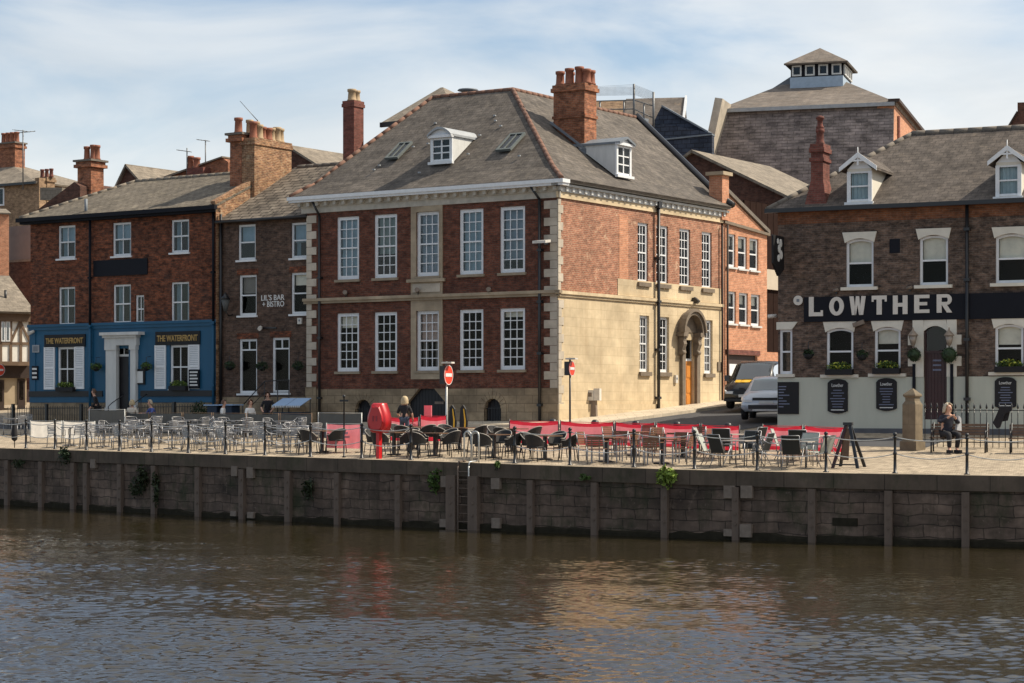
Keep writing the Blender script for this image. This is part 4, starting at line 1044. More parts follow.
cp = MB(); zt0, zt1 = Of.z_(722, 189), Of.z_(767, 234); cp.prism([(-.1, -.1, zt0 + .05), (oW + .15, -.1, zt1), (oW + .15, -.1, zt1 + .18), (-.1, -.1, zt0 + .23)], (0, .5, 0)); cp.build('coping', 'ridge_grey', orange)
gu = MB(); gu.prism([(.0, -.12, zL + .05), (oW + .1, -.12, zRt), (oW + .1, -.12, zRt + .12), (0, -.12, zL + .18)], (0, .119, 0)); gu.build('string_band', 'stone_dark_hood', orange)
rw = MB(); rw.quad((oW, 0, -.6), (oW, 6, -.6), (oW, 6, zt1), (oW, 0, zt1)); rw.build('end_wall', 'brick_orange', orange)
rr = MB(); rr.slab([(0, .45, zt0 - .1), (oW, .45, zt1 - .1), (oW, 8, zt1 - .1), (0, 8, zt0 - .1)]); rr.build('roof', 'slate_grey', orange)
gs = MB(); g0 = garage
for k in range(7): gs.box(g0[0], g0[1], .12 + .004 * (k % 2), .16, -.5 + (g0[3] + .5) * k / 7, -.5 + (g0[3] + .5) * (k + .96) / 7)
gs.build('garage_door', 'timber_dark', orange)
MB().box(g0[0], g0[1], -.10, .11, g0[3] - .95, g0[3] - .42).build('garage_sign', 'white_paint', orange)
MB().box(g0[0] - .2, g0[1] + .2, -.04, -.002, g0[3] + .002, g0[3] + .22).build('lintel', 'brick_chimney_dark', orange)
pi = MB(); pi.box(-.35, .28, -.15, .5, zfas - 1.0, Of.z_(719, 175)); pi.build('corner_pier', 'brick_orange', orange); MB().box(-.5, .4, -.28, .6, Of.z_(719, 175), Of.z_(719, 171.5)).build('pier_cap', 'stone_plain', orange)
tp = MB(); x = .25; tp.tube((x, -.1, 0), (x, -.1, zL), .05); tp.build('downpipe', 'timber_dark', orange)
# dark infill building further up the street
Kp = Of.world(oW + .1, 1.2); Kf = Fr((Kp.x, Kp.y), -33.4 + 90, -.4)
kb = thing('timber_clad_building', 'dark brown clad building with a cream band seen in the gap beside the inn', 'building', Kf.loc(), Kf.th)
m = MB(); n = 14; zk0, zk1, zk2, zk3 = Kf.z_(772, 352), Kf.z_(772, 290), Kf.z_(772, 270), Kf.z_(772, 205)
for k in range(n): m.box(k * .6, k * .6 + .56, 0, .1, zk0, zk1); m.box(k * .6, k * .6 + .56, 0, .1, zk2, zk3)
m.box(0, n * .6, .11, 5, -.4, zk3 - .1); m.build('cladding', 'cladding_dark', kb)
MB().box(-.1, n * .6, -.12, .105, zk1 + .002, zk2 - .002).build('cream_band', 'render_cream', kb)
m = MB(); wall_grid(m, 0, n * .6, -.6, zk0 - .01, [(.4, 1.6, .2, 1.8)], y=-.02); m.build('base_wall', 'brick_orange', kb); MB().box(.4, 1.6, .06, .1, .2, 1.8).build('shutter_door', 'door_maroon', kb)

# ================================================================== blocks further back
def frame_at(px, Y, deg, z0=-.6): return Fr(((px - CX) / F * Y, Y), deg, z0)
def ppoly(fr, pts, y=0): return [(lambda q: (q[0], y, q[1]))(fr.pt(px, py, y)) for px, py in pts]
# brown gable behind the orange house
Gf = frame_at(735, 112, -33.4, 0)
gb = thing('brown_gable_house', 'dark brown brick gabled house behind the orange brick one', 'house', Gf.loc(), Gf.th)
P = ppoly(Gf, [(655, 260), (655, 181), (693.5, 153), (806, 207), (806, 260)]); P[0] = (P[0][0], 0, 0); P[-1] = (P[-1][0], 0, 0)
MB().prism(P, (0, 9, 0)).build('gable_wall', 'brick_brown', gb)
rf = MB(); a, b, c = Vector(P[1]), Vector(P[2]), Vector(P[3]); up = Vector((0, 0, .16)); bk_ = Vector((0, 9.2, 0)); fo_ = Vector((0, -.25, 0))
rf.slab([b + up + fo_, c + up + fo_, c + up + bk_, b + up + bk_], .14); rf.slab([a + up + fo_, b + up + fo_, b + up + bk_, a + up + bk_], .14); rf.build('roof', 'slate_grey', gb)
# brewery like hall with lantern
Hf = frame_at(893, 128, -17, 0)
hall = thing('slate_hall', 'big hall with a steep slate roof, flatter upper roof and a glazed lantern on top', 'building', Hf.loc(), Hf.th)
yt = 2.0
bl = Hf.pt(700, 205); br_ = Hf.pt(893, 205); tl = Hf.pt(722, 112, yt); tr = Hf.pt(893.5, 104.5, yt)
zt = (tl[1] + tr[1]) / 2
sr = MB(); sr.slab([(bl[0], 0, bl[1]), (br_[0], 0, br_[1]), (tr[0], yt, zt), (tl[0], yt, zt)], .2); sr.build('steep_roof', 'slate_steep', hall)
yu = 9.5; ul = Hf.pt(782, 84.5, yu); ur = Hf.pt(846, 82, yu); zu = (ul[1] + ur[1]) / 2
ur_ = MB(); ur_.slab([(tl[0] - .3, yt - .25, zt + .12), (tr[0] + .2, yt - .25, zt + .12), (ur[0], yu, zu), (ul[0], yu, zu)], .2); ur_.slab([(tr[0] + .2, yt - .25, zt + .12), (tr[0] + .2, 20, zt + .1), (ur[0], yu + .5, zu)], .2); ur_.slab([(tl[0] - .3, 20, zt + .12), (tl[0] - .3, yt - .25, zt + .12), (ul[0], yu, zu), (ul[0], yu + .5, zu)], .2); ur_.slab([(tr[0] + .2, 20, zt + .12), (tl[0] - .3, 20, zt + .12), (ul[0], yu + .5, zu), (ur[0], yu + .5, zu)], .2)
ur_.build('upper_roof', 'slate_rust', hall)
MB().box(tl[0] - .1, tr[0] + .1, yt - .42, yt - .26, zt - .10, zt + .13).build('lead_gutter', 'lead_pale', hall)
bw_ = MB(); pr = [(br_[0] - .05, .3, 0), (br_[0] - .05, .3, br_[1]), (tr[0], yt, zt + .05), (tr[0], 11.0, zt - 2.1 + .0), (tr[0], 11.0, 0)]
bw_.prism(pr, (-1, 0, 0)); bw_.box(bl[0], br_[0], .6, 12, 0, bl[1]); bw_.build('brick_end', 'brick_orange', hall)
e0 = Hf.side(897, 105, tr[0]); e1 = Hf.side(920.5, 135, tr[0])
ewl = MB(); ewl.prism([(tr[0] + .05, .3, 3), (tr[0] + .05, yt, zt), (tr[0] + .05, e1[0], e1[1]), (tr[0] + .05, e1[0], 3)], (-.5, 0, 0)); ewl.build('end_wall', 'brick_orange', hall)
vv = MB(); vv.prism([(tr[0] - .3, yt - .3, zt + .14), (tr[0] - .3, e1[0] + .3, e1[1] - .0), (tr[0] - .3, e1[0] + .3, e1[1] + .2), (tr[0] - .3, yt - .3, zt + .34)], (.7, 0, 0)); vv.build('verge', 'timber_dark', hall)
MB().tube((tr[0] + .13, yt + 1.6, 3), (tr[0] + .13, yt + 1.6, zt - .5), .1).build('downpipe', 'brick_chimney_dark', hall)
pp = MB(); P = ppoly(Hf, [(702, 160), (715, 97.5), (722.5, 98.5), (709.5, 160)], -.4); pp.prism(P, (0, 2.8, 0)); pp.build('parapet', 'stone_quoin', hall)
# lantern
yl = 8.0; la, lb = Hf.s_(790, yl), Hf.s_(843, yl); z0l, z1l, z2l = Hf.z_(815, 85, yl), Hf.z_(815, 76.5, yl), Hf.z_(815, 63, yl)
ln = MB(); ln.box(la, lb, yl, yl + 4.2, z0l - 1.5, z1l); la_o = ln.build('lantern', 'paint_pale_blue', hall)
lm = MB(); lm.box(la + .02, lb - .02, yl + .15, yl + 4.0, z1l, z2l); lm.build('lantern_frame', 'sign_navy', la_o)
n = 4; lf = MB(); pn = MB()
for k in range(n):
    a, b = la + (lb - la) * k / n + .12, la + (lb - la) * (k + 1) / n - .12
    for (u0, u1, v0, v1) in ((a, b, z1l + .08, z1l + .18), (a, b, z2l - .2, z2l - .1), (a, a + .1, z1l + .18, z2l - .2), (b - .1, b, z1l + .18, z2l - .2)): lf.box(u0, u1, yl + .02, yl + .13, v0, v1)
    pn.quad((a, yl + .12, z1l + .1), (b, yl + .12, z1l + .1), (b, yl + .12, z2l - .1), (a, yl + .12, z2l - .1))
    y0, y1 = yl + .3 + 3.6 * k / n, yl + .3 + 3.6 * (k + 1) / n - .15
    for (u0, u1, v0, v1) in ((y0, y1, z1l + .08, z1l + .18), (y0, y1, z2l - .2, z2l - .1), (y0, y0 + .1, z1l + .18, z2l - .2), (y1 - .1, y1, z1l + .18, z2l - .2)): lf.box(lb - .0, lb + .1, u0, u1, v0, v1)
lf.build('lantern_sash', 'white_weathered', la_o); pn.build('pane', 'glass_sky', la_o)
ap_ = Hf.pt(820, 48, yl + 2.1); o = .35
rl = MB(); A, B, C_, D_ = (la - o, yl - o, z2l), (lb + o, yl - o, z2l), (lb + o, yl + 4.2 + o, z2l), (la - o, yl + 4.2 + o, z2l); T = (ap_[0], yl + 2.1, ap_[1])
for q in ((A, B, T), (B, C_, T), (C_, D_, T), (D_, A, T)): rl.slab(q, .12)
rl.build('lantern_roof', 'slate_rust', la_o)
vt = MB(); q = Hf.pt(775, 88, 10); vt.prism([(q[0] - 1.5, 10, q[1] - .8), (q[0] + 1.2, 10, q[1] - .6), (q[0] + 1.2, 10, q[1] + .8)], (0, 3, 0)); vt.build('roof_vent', 'lead', hall)
# slate gable and blue slate shed between house and hall
If = frame_at(690, 122, -10, 2)
ih = thing('slate_gabled_house', 'distant house with a pale brown slate roof and white bargeboard behind the corner house', 'house', If.loc(), If.th)
yy = 5.0; P0 = If.pt(619, 150); P1 = If.pt(663, 150); T0 = If.pt(628, 100, yy); T1 = If.pt(685, 96, yy)
zz = (T0[1] + T1[1]) / 2
ga_ = If.pt(676, 116.5)
xR = T1[0]
zlow = zz - 4.8
rm = MB(); rm.slab([(If.s_(622), 0, zlow), (xR, 0, zlow), (xR, yy, zz), (If.s_(626, yy), yy, zz)], .15); rm.slab([(xR, 10, zlow), (If.s_(622), 10, zlow), (If.s_(626, yy), yy, zz), (xR, yy, zz)], .15); rm.build('roof', 'slate_rust', ih)
MB().prism([(xR - .1, .1, 0), (xR - .1, 9.9, 0), (xR - .1, 9.9, zlow), (xR - .1, yy, zz - .12), (xR - .1, .1, zlow)], (-6.5, 0, 0)).build('gable_wall', 'brick_buff', ih)
bb = MB(); bb.prism([(xR, -.1, zlow - .25), (xR, -.1, zlow + .12), (xR, yy, zz + .12), (xR, yy, zz - .25)], (.12, 0, 0)); bb.build('bargeboard', 'white_paint', ih)
Jf = frame_at(708, 118, -20, 2)
sh = thing('blue_slate_shed', 'low dark blue slate roofed shed tucked below the stone parapet', 'shed', Jf.loc(), Jf.th)
P = ppoly(Jf, [(640, 175), (640, 143), (662, 106), (712, 136), (712, 175)]); 
P = ppoly(Jf, [(630, 190), (630, 140), (662, 123.5), (712, 133), (712, 190)])
MB().prism(P, (0, .5, 0)).build('front_wall', 'slate_blue', sh)
P = ppoly(Jf, [(649, 131), (661.5, 106.5), (706, 132), (700, 133.5), (661, 125)], .6); MB().prism(P, (0, .8, 0)).build('gable_wall', 'slate_blue', sh)
P = ppoly(Jf, [(661.5, 106.5), (661.5, 104.8), (708, 131), (708, 133)], .4); MB().prism(P, (0, 1.1, 0)).build('roof_edge', 'lead', sh)
P = ppoly(Jf, [(655, 139.5), (712, 133.5), (712, 135), (655, 141)], -.1); MB().prism(P, (0, .7, 0)).build('gutter', 'lead', sh)
# roof terrace railing
Tf = frame_at(600, 108, -33.4, 0)
tr_ = thing('roof_terrace_railing', 'thin metal railing with safety netting on a roof terrace behind the brick chimney', 'railing', Tf.world(0, 0, Tf.z_(600, 118)), Tf.th)
zb_t = Tf.z_(600, 118)
def tz(px, py, y=0): s, z = Tf.pt(px, py, y); return (s, y, z - zb_t)
for px, y0, y1 in ((600, 120, 101), (634, 124, 84), (653.5, 130, 92), (624, 120, 101), (644, 126, 104)): MB().tube(tz(px, y1), tz(px, y0), .06 if px in (634, 653.5) else .045, 6).build('post', 'steel_dark', tr_)
m = MB()
for pts in ([(588, 101.5), (600, 101), (634, 100), (653.5, 106)], [(588, 110), (600, 109.5), (634, 109), (653.5, 118)], [(590, 114), (634, 116), (653, 127)]): m.path([tz(*p) for p in pts], .03, 5)
m.build('rail', 'steel_dark', tr_)
m = MB()
for k in range(9): 
    f = k / 8; m.path([tz(588, 86 + f * 9 + 1), tz(634, 84.5 + f * 10), tz(653.5, 92 + f * 9)], .006, 3)
for k in range(40):
    px = 588 + 46 * k / 40; m.path([tz(px, 87), tz(px, 95.5)], .006, 3)
for k in range(17): px = 634 + 19 * k / 17; m.path([tz(px, 85 + 7 * k / 17), tz(px, 94.5 + 6 * k / 17)], .006, 3)
m.build('netting', 'steel_dark', tr_)
mm = MB(); P = [tz(612, 117.3), tz(637, 116.3), tz(637, 119.3), tz(612, 120.5)]; mm.prism(P, (0, 1.2, 0)); mm.build('deck', 'lead', tr_)
# hipped roof rising behind the corner house
Nf = frame_at(440, 99, -33.4, 2)
nb = thing('rear_house', 'house with pale slate hipped roof peeping over the left end of the corner house roof', 'house', Nf.loc(), Nf.th)
y1 = 3.2; apx = Nf.pt(440.5, 87.5, y1); ev = Nf.pt(383, 122.5)
n0 = MB(); xL, zE = ev; xA, zA = apx
xB = xA + .15; xR2 = xA + 3.2
n0.slab([(xL, -.1, zE), (xR2, -.1, zE), (xB, y1, zA), (xA, y1, zA)], .1); n0.slab([(xL, 7, zE), (xL, -.1, zE), (xA, y1, zA)], .1); n0.slab([(xR2, 7, zE), (xL, 7, zE), (xA, y1, zA), (xB, y1, zA)], .1); n0.slab([(xR2, -.1, zE), (xR2, 7, zE), (xB, y1, zA)], .1)
n0.build('roof', 'slate_grey', nb)
MB().box(xL + .3, xR2 - .3, .2, 6.6, 0, zE - .15).build('wall', 'brick_brown', nb)
MB().box(xL - .05, xR2, -.2, -.08, zE - .25, zE - .02).build('gutter', 'black_paint', nb)
MB().box(xA - 1.8, xA - .3, -.12, .19, zE - 1.2, zE - .3).build('soffit_bracket', 'white_weathered', nb) if False else None
vc = at(468, 95, 97); t = thing('roof_cowl', 'small dark metal vent cowl above the ridge of the corner house', 'vent', vc)
MB().lathe([(.12, -1.0), (.12, .12)], (0, 0, 0), 8).build('stem', 'lead', t); MB().lathe([(.26, .13), (.50, .20), (.45, .26), (.05, .30)], (0, 0, 0), 12).build('cap', 'lead', t)
# house with tall chimney and slate roof behind the bar
Rf = frame_at(354, 100, -33.4, 1)
rh = thing('rear_house', 'house behind the bar with a slate roof and a tall plain red chimney', 'house', Rf.loc(), Rf.th)
xa, xb = Rf.s_(343), Rf.s_(354); dp_ = .4
while CX + F * Rf.world(xb, dp_).x / Rf.world(xb, dp_).y < 363.5 and dp_ < 4: dp_ += .05
zt = Rf.z_(354, 100)
chimney(rh, xa, xb, 0, dp_, 5, zt, [((xa + xb) / 2, dp_ * .35, .75, .21, 'terracotta_pale'), ((xa + xb) / 2 + .05, dp_ * .72, .70, .2, 'terracotta_pale')], 'brick_chimney_dark', cap=.05)
P = ppoly(Rf, [(283, 185), (283, 149), (291, 147), (319, 166), (319, 185)], 2); MB().prism(P, (0, 8, 0)).build('gable_wall', 'brick_brown', rh)
a = Rf.pt(287, 144.5, 1.8); b = Rf.pt(322, 166.5, 1.8)
s_ = MB(); s_.slab([(a[0], 1.7, a[1]), (b[0], 1.7, b[1]), (b[0], 12, b[1]), (a[0], 12, a[1])], .1); s_.build('roof', 'slate_grey', rh)
MB().box(xa - .2, xa + 9, .5, 8, 3, 8.5).build('lower_wall', 'brick_brown', rh)
# low roofs behind the pub
Uf = frame_at(160, 112, -33.4, 1)
uh = thing('rear_house', 'row of low brick houses behind the pub ridge with two red chimney pots', 'house', Uf.loc(), Uf.th)
P = ppoly(Uf, [(155, 200), (155, 180), (222, 157.5), (228, 162), (228, 200)]); MB().prism(P, (0, 5, 0)).build('gable_wall', 'brick_chimney', uh)
P = ppoly(Uf, [(153, 180), (222, 156), (222, 157.4), (155, 181.5)], -.15); MB().prism(P, (0, 5.3, 0)).build('roof', 'slate_grey', uh)
c0, c1 = Uf.s_(187, -.6), Uf.s_(203, -.6); zc_ = Uf.z_(195, 167.5, -.6)
chimney(uh, c0, c1, -.6, .4, zc_ - 3, zc_, [(Uf.s_(190.3, -.1), -.1, Uf.z_(190, 152, -.1) - zc_, .2, None), (Uf.s_(196.8, -.1), -.1, Uf.z_(197, 154, -.1) - zc_, .2, None)], 'brick_chimney_dark', cap=0)
Vf = frame_at(125, 111, -33.4, 1)
vh = thing('rear_house', 'grey house with a pointed gable showing over the left slope of the pub roof', 'house', Vf.loc(), Vf.th)
P = ppoly(Vf, [(114, 200), (114, 188), (125, 165), (139, 181), (139, 200)]); MB().prism(P, (0, 7, 0)).build('gable_wall', 'brick_brown', vh)
a, b, c = [Vector(p) for p in ppoly(Vf, [(113.5, 188), (125, 163.8), (141, 182)], -.2)]
s_ = MB(); bk_ = Vector((0, 8, 0)); s_.slab([b, c, c + bk_, b + bk_], .1); s_.slab([a, b, b + bk_, a + bk_], .1); s_.build('roof', 'slate_grey', vh)
# chimney house at the pub's left shoulder
Xf = frame_at(90, 106, -33.4, 1)
xh = thing('rear_house', 'brown house behind the pub with an orange chimney of three pots at its left shoulder', 'house', Xf.loc(), Xf.th)
xa, xb = Xf.s_(77.5), Xf.s_(91); dp_ = .6
while CX + F * Xf.world(xb, dp_).x / Xf.world(xb, dp_).y < 103.5 and dp_ < 4: dp_ += .05
zt = Xf.z_(90, 161)
chimney(xh, xa, xb, 0, dp_, 6, zt, [(xa + .32, .35, .92, .17, None), (xb - .22, .40, 1.0, .18, None), (xb - .12, dp_ * .58, .98, .19, None)], 'brick_chimney', cap=.14, capm='ridge_grey')
P = ppoly(Xf, [(32, 225), (32, 214), (74, 182), (80, 186), (80, 225)], -.6); MB().prism(P, (0, 6, 0)).build('gable_wall', 'brick_brown', xh)
P = ppoly(Xf, [(40, 200), (40, 187.5), (62, 187.5), (62, 200)], 7); MB().prism(P, (0, 3, 0)).build('rear_roof', 'slate_grey', xh)
MB().box(Xf.s_(32), xb + 5, 1, 9, 0, 7.2).build('lower_wall', 'brick_brown', xh)
# dark wedge at the right edge
Zf = frame_at(1010, 100, -26, 2)
zh = thing('rear_house', 'dark brown gable rising behind the inn roof at the right edge', 'house', Zf.loc(), Zf.th)
P = ppoly(Zf, [(1000, 200), (1000, 140), (1017.5, 112), (1017.5, 102.5), (1060, 101), (1060, 200)]); MB().prism(P, (0, 7, 0)).build('gable_wall', 'brick_brown', zh)
P = ppoly(Zf, [(999, 140), (1016.6, 111), (1017.6, 112), (1001, 140.5)], -.1); MB().prism(P, (0, 7.2, 0)).build('verge', 'timber_dark', zh)
# ================================================================== far left houses
Af = frame_at(36, 138, -33.4, 0)
ah = thing('buff_brick_house', 'tall buff brick house with a chimney at the left edge behind the half timbered one', 'house', Af.loc(), Af.th)
xL = Af.s_(-40); z_e = Af.z_(20, 183.5)
m = MB(); m.box(xL, 0, 0, 7, 0, z_e); m.box(-.05, .35, -.05, .6, 0, Af.z_(36, 178)); m.build('wall', 'brick_buff', ah)
m = MB(); m.box(-.9, -.15, -.012, -.001, 3, z_e); m.build('shadowed_recess', 'brick_brown', ah) if False else None
yq = 3.2; zq = Af.z_(0, 163, yq); xq = Af.s_(8, yq)
m = MB(); m.slab([(xL, -.3, z_e), (.25, -.3, z_e), (xq, yq, zq), (xL, yq, zq)], .12); m.slab([(.25, -.3, z_e), (.25, 7, z_e), (xq, yq, zq)], .12); m.slab([(.25, 7, z_e), (xL, 7, z_e), (xL, yq, zq), (xq, yq, zq)], .12); m.build('roof', 'slate_grey', ah)
m = MB(); m.box(xL, .3, -.42, -.28, z_e - .14, z_e + .02); m.build('gutter', 'black_paint', ah)
o = opn(Af, -8, 4.5, 188, 206); MB().box(o[0], o[1], -.05, .02, o[2], o[3]).build('window_frame', 'white_paint', ah); MB().box(o[0] + .1, o[1] - .1, -.06, -.051, o[2] + .1, o[3] - .1).build('pane', 'glass_sky', ah)
c0, c1 = Af.s_(-14, 2.4), Af.s_(15, 2.4); zt = Af.z_(10, 143.5, 2.4)
chimney(ah, c0, c1, 2.4, 3.3, z_e + .5, zt, [(c1 - .3 - .42 * k, 2.85, .95, .18, None) for k in range(4)], 'brick_chimney', cap=.1, capm='ridge_grey')
c0, c1 = Af.s_(23), Af.s_(38); zt = Af.z_(35, 179, .4)
chimney(ah, -.5, .4, .61, 1.3, z_e - 1.5, zt + .1, [(-.35 + .42 * k, .9, .75, .14, 'brick_chimney_dark') for k in range(3)], 'brick_buff', cap=.08)
# mauve rendered house
Cf = frame_at(34, 133, -33.4, 0)
ch_ = thing('rendered_house', 'low mauve rendered wall with dark stripe behind the half timbered house', 'house', Cf.loc(), Cf.th)
m = MB(); m.box(Cf.s_(9), 1.0, 0, 3, 0, Cf.z_(20, 226)); m.build('wall', 'plaster_mauve', ch_); m = MB(); m.box(Cf.s_(9), .9, -.08, -.001, Cf.z_(20, 262), Cf.z_(20, 259.5)); m.build('ledge', 'concrete_pale', ch_); m = MB(); m.box(Cf.s_(9), .8, -.03, -.001, 1, Cf.z_(20, 262)); m.build('lower_wall', 'brick_brown', ch_)
# orange pier at the left edge
Df = frame_at(9, 130, 20, 0)
dh = thing('brick_stair_tower', 'sunlit orange brick tower at the far left edge above the timbered house', 'building', Df.loc(), Df.th)
MB().box(Df.s_(-30), 0, 0, 2.5, 0, Df.z_(5, 213)).build('wall', 'brick_orange', dh); MB().slab([(Df.s_(-30), -.2, Df.z_(5, 213)), (.1, -.2, Df.z_(5, 213)), (.1, 2.6, Df.z_(5, 205)), (Df.s_(-30), 2.6, Df.z_(5, 205))], .1).build('roof', 'slate_grey', dh)
# half timbered house
Ef = frame_at(31, 121, 35, .5)
th_ = thing('timbered_house', 'white half timbered house with dark beams and slate roof beside the blue pub', 'house', Ef.loc(), Ef.th)
xL = Ef.s_(-45); xR = Ef.s_(31.5)
zj = Ef.z_(15, 363); ze2 = Ef.z_(15, 312); ztop = Ef.z_(15, 276, 3.5)
MB().box(xL, xR, .0, 5, zj, ze2).build('plaster_wall', 'plaster_white', th_)
MB().box(xL, xR - .1, .5, 5, -.5, zj).build('ground_wall', 'plaster_buff', th_)
m = MB(); m.slab([(xL, -.5, ze2), (xR + .05, -.5, ze2), (xR + .05, 3.5, ztop), (xL, 3.5, ztop)], .12); m.slab([(xL, 3.5, ztop), (xR + .05, 3.5, ztop), (xR + .05, 6, ze2), (xL, 6, ze2)], .12); m.build('roof', 'slate_grey', th_)
m = MB(); y0, y1 = -.06, -.001
def beam(p, q, w=.13):
    a = Ef.pt(*p); b = Ef.pt(*q); A = Vector((a[0], y0, a[1])); B = Vector((b[0], y0, b[1])); d = (B - A).normalized(); n = Vector((-d.z, 0, d.x)) * w / 2
    m.prism([A + n, A - n, B - n, B + n], (0, y1 - y0, 0))
m.box(xL, xR, -.16, -.0, ze2 - .55, ze2 - .1)
beam((-10, 343.5), (31.5, 343.5), .15); m.box(xL, xR, -.2, 0, zj - .15, zj + .08)
for px in (-8, 0.5, 10.5, 20.5, 29.8): beam((px, 363), (px, 320), .16)
for p, q in (((10.5, 343), (20, 321)), ((30, 343), (20, 321))): 
    y0 = -.05; beam(p, q, .12); y0 = -.06
m.build('timber_frame', 'timber_oak', th_)
for x0, x1 in ((.8, 4.7), (5.2, 9.6)):
    o = opn(Ef, x0, x1, 321.5, 341.5); fz = MB(); fz.box(o[0], o[1], -.09, -.062, o[2], o[3]); fo = fz.build('casement', 'white_paint', th_); MB().box(o[0] + .06, o[1] - .06, -.095, -.091, o[2] + .07, o[3] - .07).build('pane', 'glass', fo)
m = MB(); m.box(xL, xR, .3, .49, Ef.z_(15, 378), zj); m.build('shop_beam', 'timber_dark', th_)
for x0, x1, y0_, y1_ in ((-10, 7, 380, 412), (20.5, 28, 379, 410)):
    o = opn(Ef, x0, x1, y0_, y1_); m = MB(); m.box(o[0], o[1], .42, .5, o[2], o[3]); m.build('shop_window', 'timber_dark', th_); m = MB(); m.box(o[0] + .1, o[1] - .1, .41, .419, o[2] + .6, o[3] - .1); m.build('pane', 'glass', th_)
MB().tube((Ef.s_(5.5, 1), 1, Ef.z_(5.5, 305, 1)), (Ef.s_(5.5, 1), 1, Ef.z_(5.5, 290, 1)), .08).build('flue', 'black_paint', th_)
# ================================================================== INN on the right
Lf = Fr(((778 - CX) / F * 73.5, 73.5), -26, -1.35)
inn = thing('riverside_inn', 'dark brown brick inn with black LOWTHER fascia, pale ground floor and gabled dormers', 'pub', Lf.loc(), Lf.th)
lW = Lf.s_(1075)
zl_e = rowz(Lf, (790, 208), (1010, 201.5)); zcr = rowz(Lf, (790, 378), (1000, 376)); zpl2 = rowz(Lf, (800, 428), (905, 428.5))
lu = [opn(Lf, 846, 873.5, 239, 287), opn(Lf, 919.5, 948, 235.5, 285), opn(Lf, 995.5, 1027, 234, 283)]
ll = [opn(Lf, 779.6, 792.3, 329.5, 374), opn(Lf, 826.6, 853.3, 328.5, 374.5), opn(Lf, 874.6, 900.6, 327.5, 373.5), opn(Lf, 995, 1023.5, 324.5, 372)]
idr = (Lf.s_(924), Lf.s_(947), Lf.z_(935, 419.5), Lf.z_(935, 326.5))
zbn = rowz(Lf, (790, 222), (1010, 218))
w = MB(); wall_grid(w, 0, lW, zcr, zbn, lu + ll + [idr]); w.build('front_wall', 'brick_inn', inn)
w = MB(); wall_grid(w, 0, lW, zbn, zl_e, [], y=-.025); w.quad((0, -.025, zbn), (0, 0, zbn), (lW, 0, zbn), (lW, -.025, zbn)); w.build('brick_band', 'brick_inn_band', inn)
w = MB(); wall_grid(w, -.01, lW, zpl2, zcr, [idr], y=-.03); w.quad((-.01, -.03, zcr), (lW, -.03, zcr), (lW, .01, zcr), (-.01, .01, zcr)); w.build('painted_ground_floor', 'sage_paint', inn)
w = MB(); wall_grid(w, -.03, lW, -.6, zpl2, [idr], y=-.06); w.quad((-.03, -.06, zpl2), (lW, -.06, zpl2), (lW, .01, zpl2), (-.03, .01, zpl2)); w.build('plinth', 'plinth_grey', inn)
w = MB(); w.quad((0, 11, -.6), (0, 0, -.6), (0, 0, zl_e), (0, 11, zl_e)); w.build('side_wall', 'brick_inn', inn)
iw = MB(); iw.quad((.1, 1, -.5), (lW, 1, -.5), (lW, 1, zl_e), (.1, 1, zl_e)); zf = Lf.z_(900, 305); iw.quad((.1, .2, zf), (lW, .2, zf), (lW, 1, zf), (.1, 1, zf)); iw.build('interior', 'interior_dark', inn)
for i, o in enumerate(lu): window(inn, *o, 1, (1, 1), fw=.085, arch=.12, blind=.5, blindm='curtain', sillm='cream_paint', sill=.08, sill_over=.16, sill_out=.12)
for i, o in enumerate(ll): window(inn, *o, 1, (1, 1), fw=.085, arch=.12 if i else .0, blind=(0, 0, .35, .42)[i], blindm='curtain', sillm='cream_paint', sill=.08, sill_over=.2 if i else .1, sill_out=.12, y=.08)
def lintel(a, b, d, h, spread=.12, drop=.13):
    m = (a + b) / 2; w2 = (b - a) / 2; n = 10
    top = [(m - w2 - spread, -.05, d + h), (m + w2 + spread, -.05, d + h)]
    low = [(m + w2 + .03 - (2 * w2 + .06) * k / n, -.05, d - drop * (((w2 + .03) - (2 * w2 + .06) * k / n) / w2) ** 2 + .02) for k in range(n + 1)]
    P = [top[0]] + low[::-1] + [top[1]]
    return MB().prism(P, (0, .055, 0))
for o in lu + ll[1:]: lintel(o[0], o[1], o[3], .24).build('lintel', 'cream_paint', inn)
a, b, c, d = ll[0]; MB().prism([(a - .1, -.05, d), (b + .0, -.05, d), (b + .2, -.05, d + .26), (a - .1, -.05, d + .26)], (0, .055, 0)).build('lintel', 'cream_paint', inn)
# doorway
dc = MB(); zt = Lf.z_(935, 319.5)
for x0, x1 in ((913, 924), (947, 957)):
    a, b = Lf.s_(x0), Lf.s_(x1); dc.box(a, b, -.06, -.0, zcr - .0, zt)
    z = zcr; k = 0
    while z < zt - .3:
        if k % 2: dc.box(a - (.16 if x0 < 930 else 0), b + (.16 if x0 > 930 else 0), -.058, -.001, z + .002, z + .33)
        z += .36; k += 1
dc.build('door_surround', 'cream_paint', inn)
lintel(idr[0] + .02, idr[1] - .02, idr[3], zt - idr[3], 0, .16).build('door_head', 'cream_paint', inn)
zf = Lf.z_(935, 353); dm = MB(); n = 7
for k in range(n): dm.box(idr[0] + (idr[1] - idr[0]) * k / n + .004, idr[0] + (idr[1] - idr[0]) * (k + 1) / n - .004, .10, .15, -.5, zf)
ddo = dm.build('inn_door', 'door_maroon', inn)
for k in range(3): MB().box(idr[0] + .28, idr[1] - .22, .09, .099, zf - .28 - .16 * k, zf - .22 - .16 * k).build('door_lettering', 'letter_faint', ddo)
fm = MB(); fm.box(idr[0], idr[1], .08, .15, zf, zf + .08); fm.box(idr[0], idr[0] + .06, .07, .16, -.5, idr[3]); fm.box(idr[1] - .06, idr[1], .07, .16, -.5, idr[3])
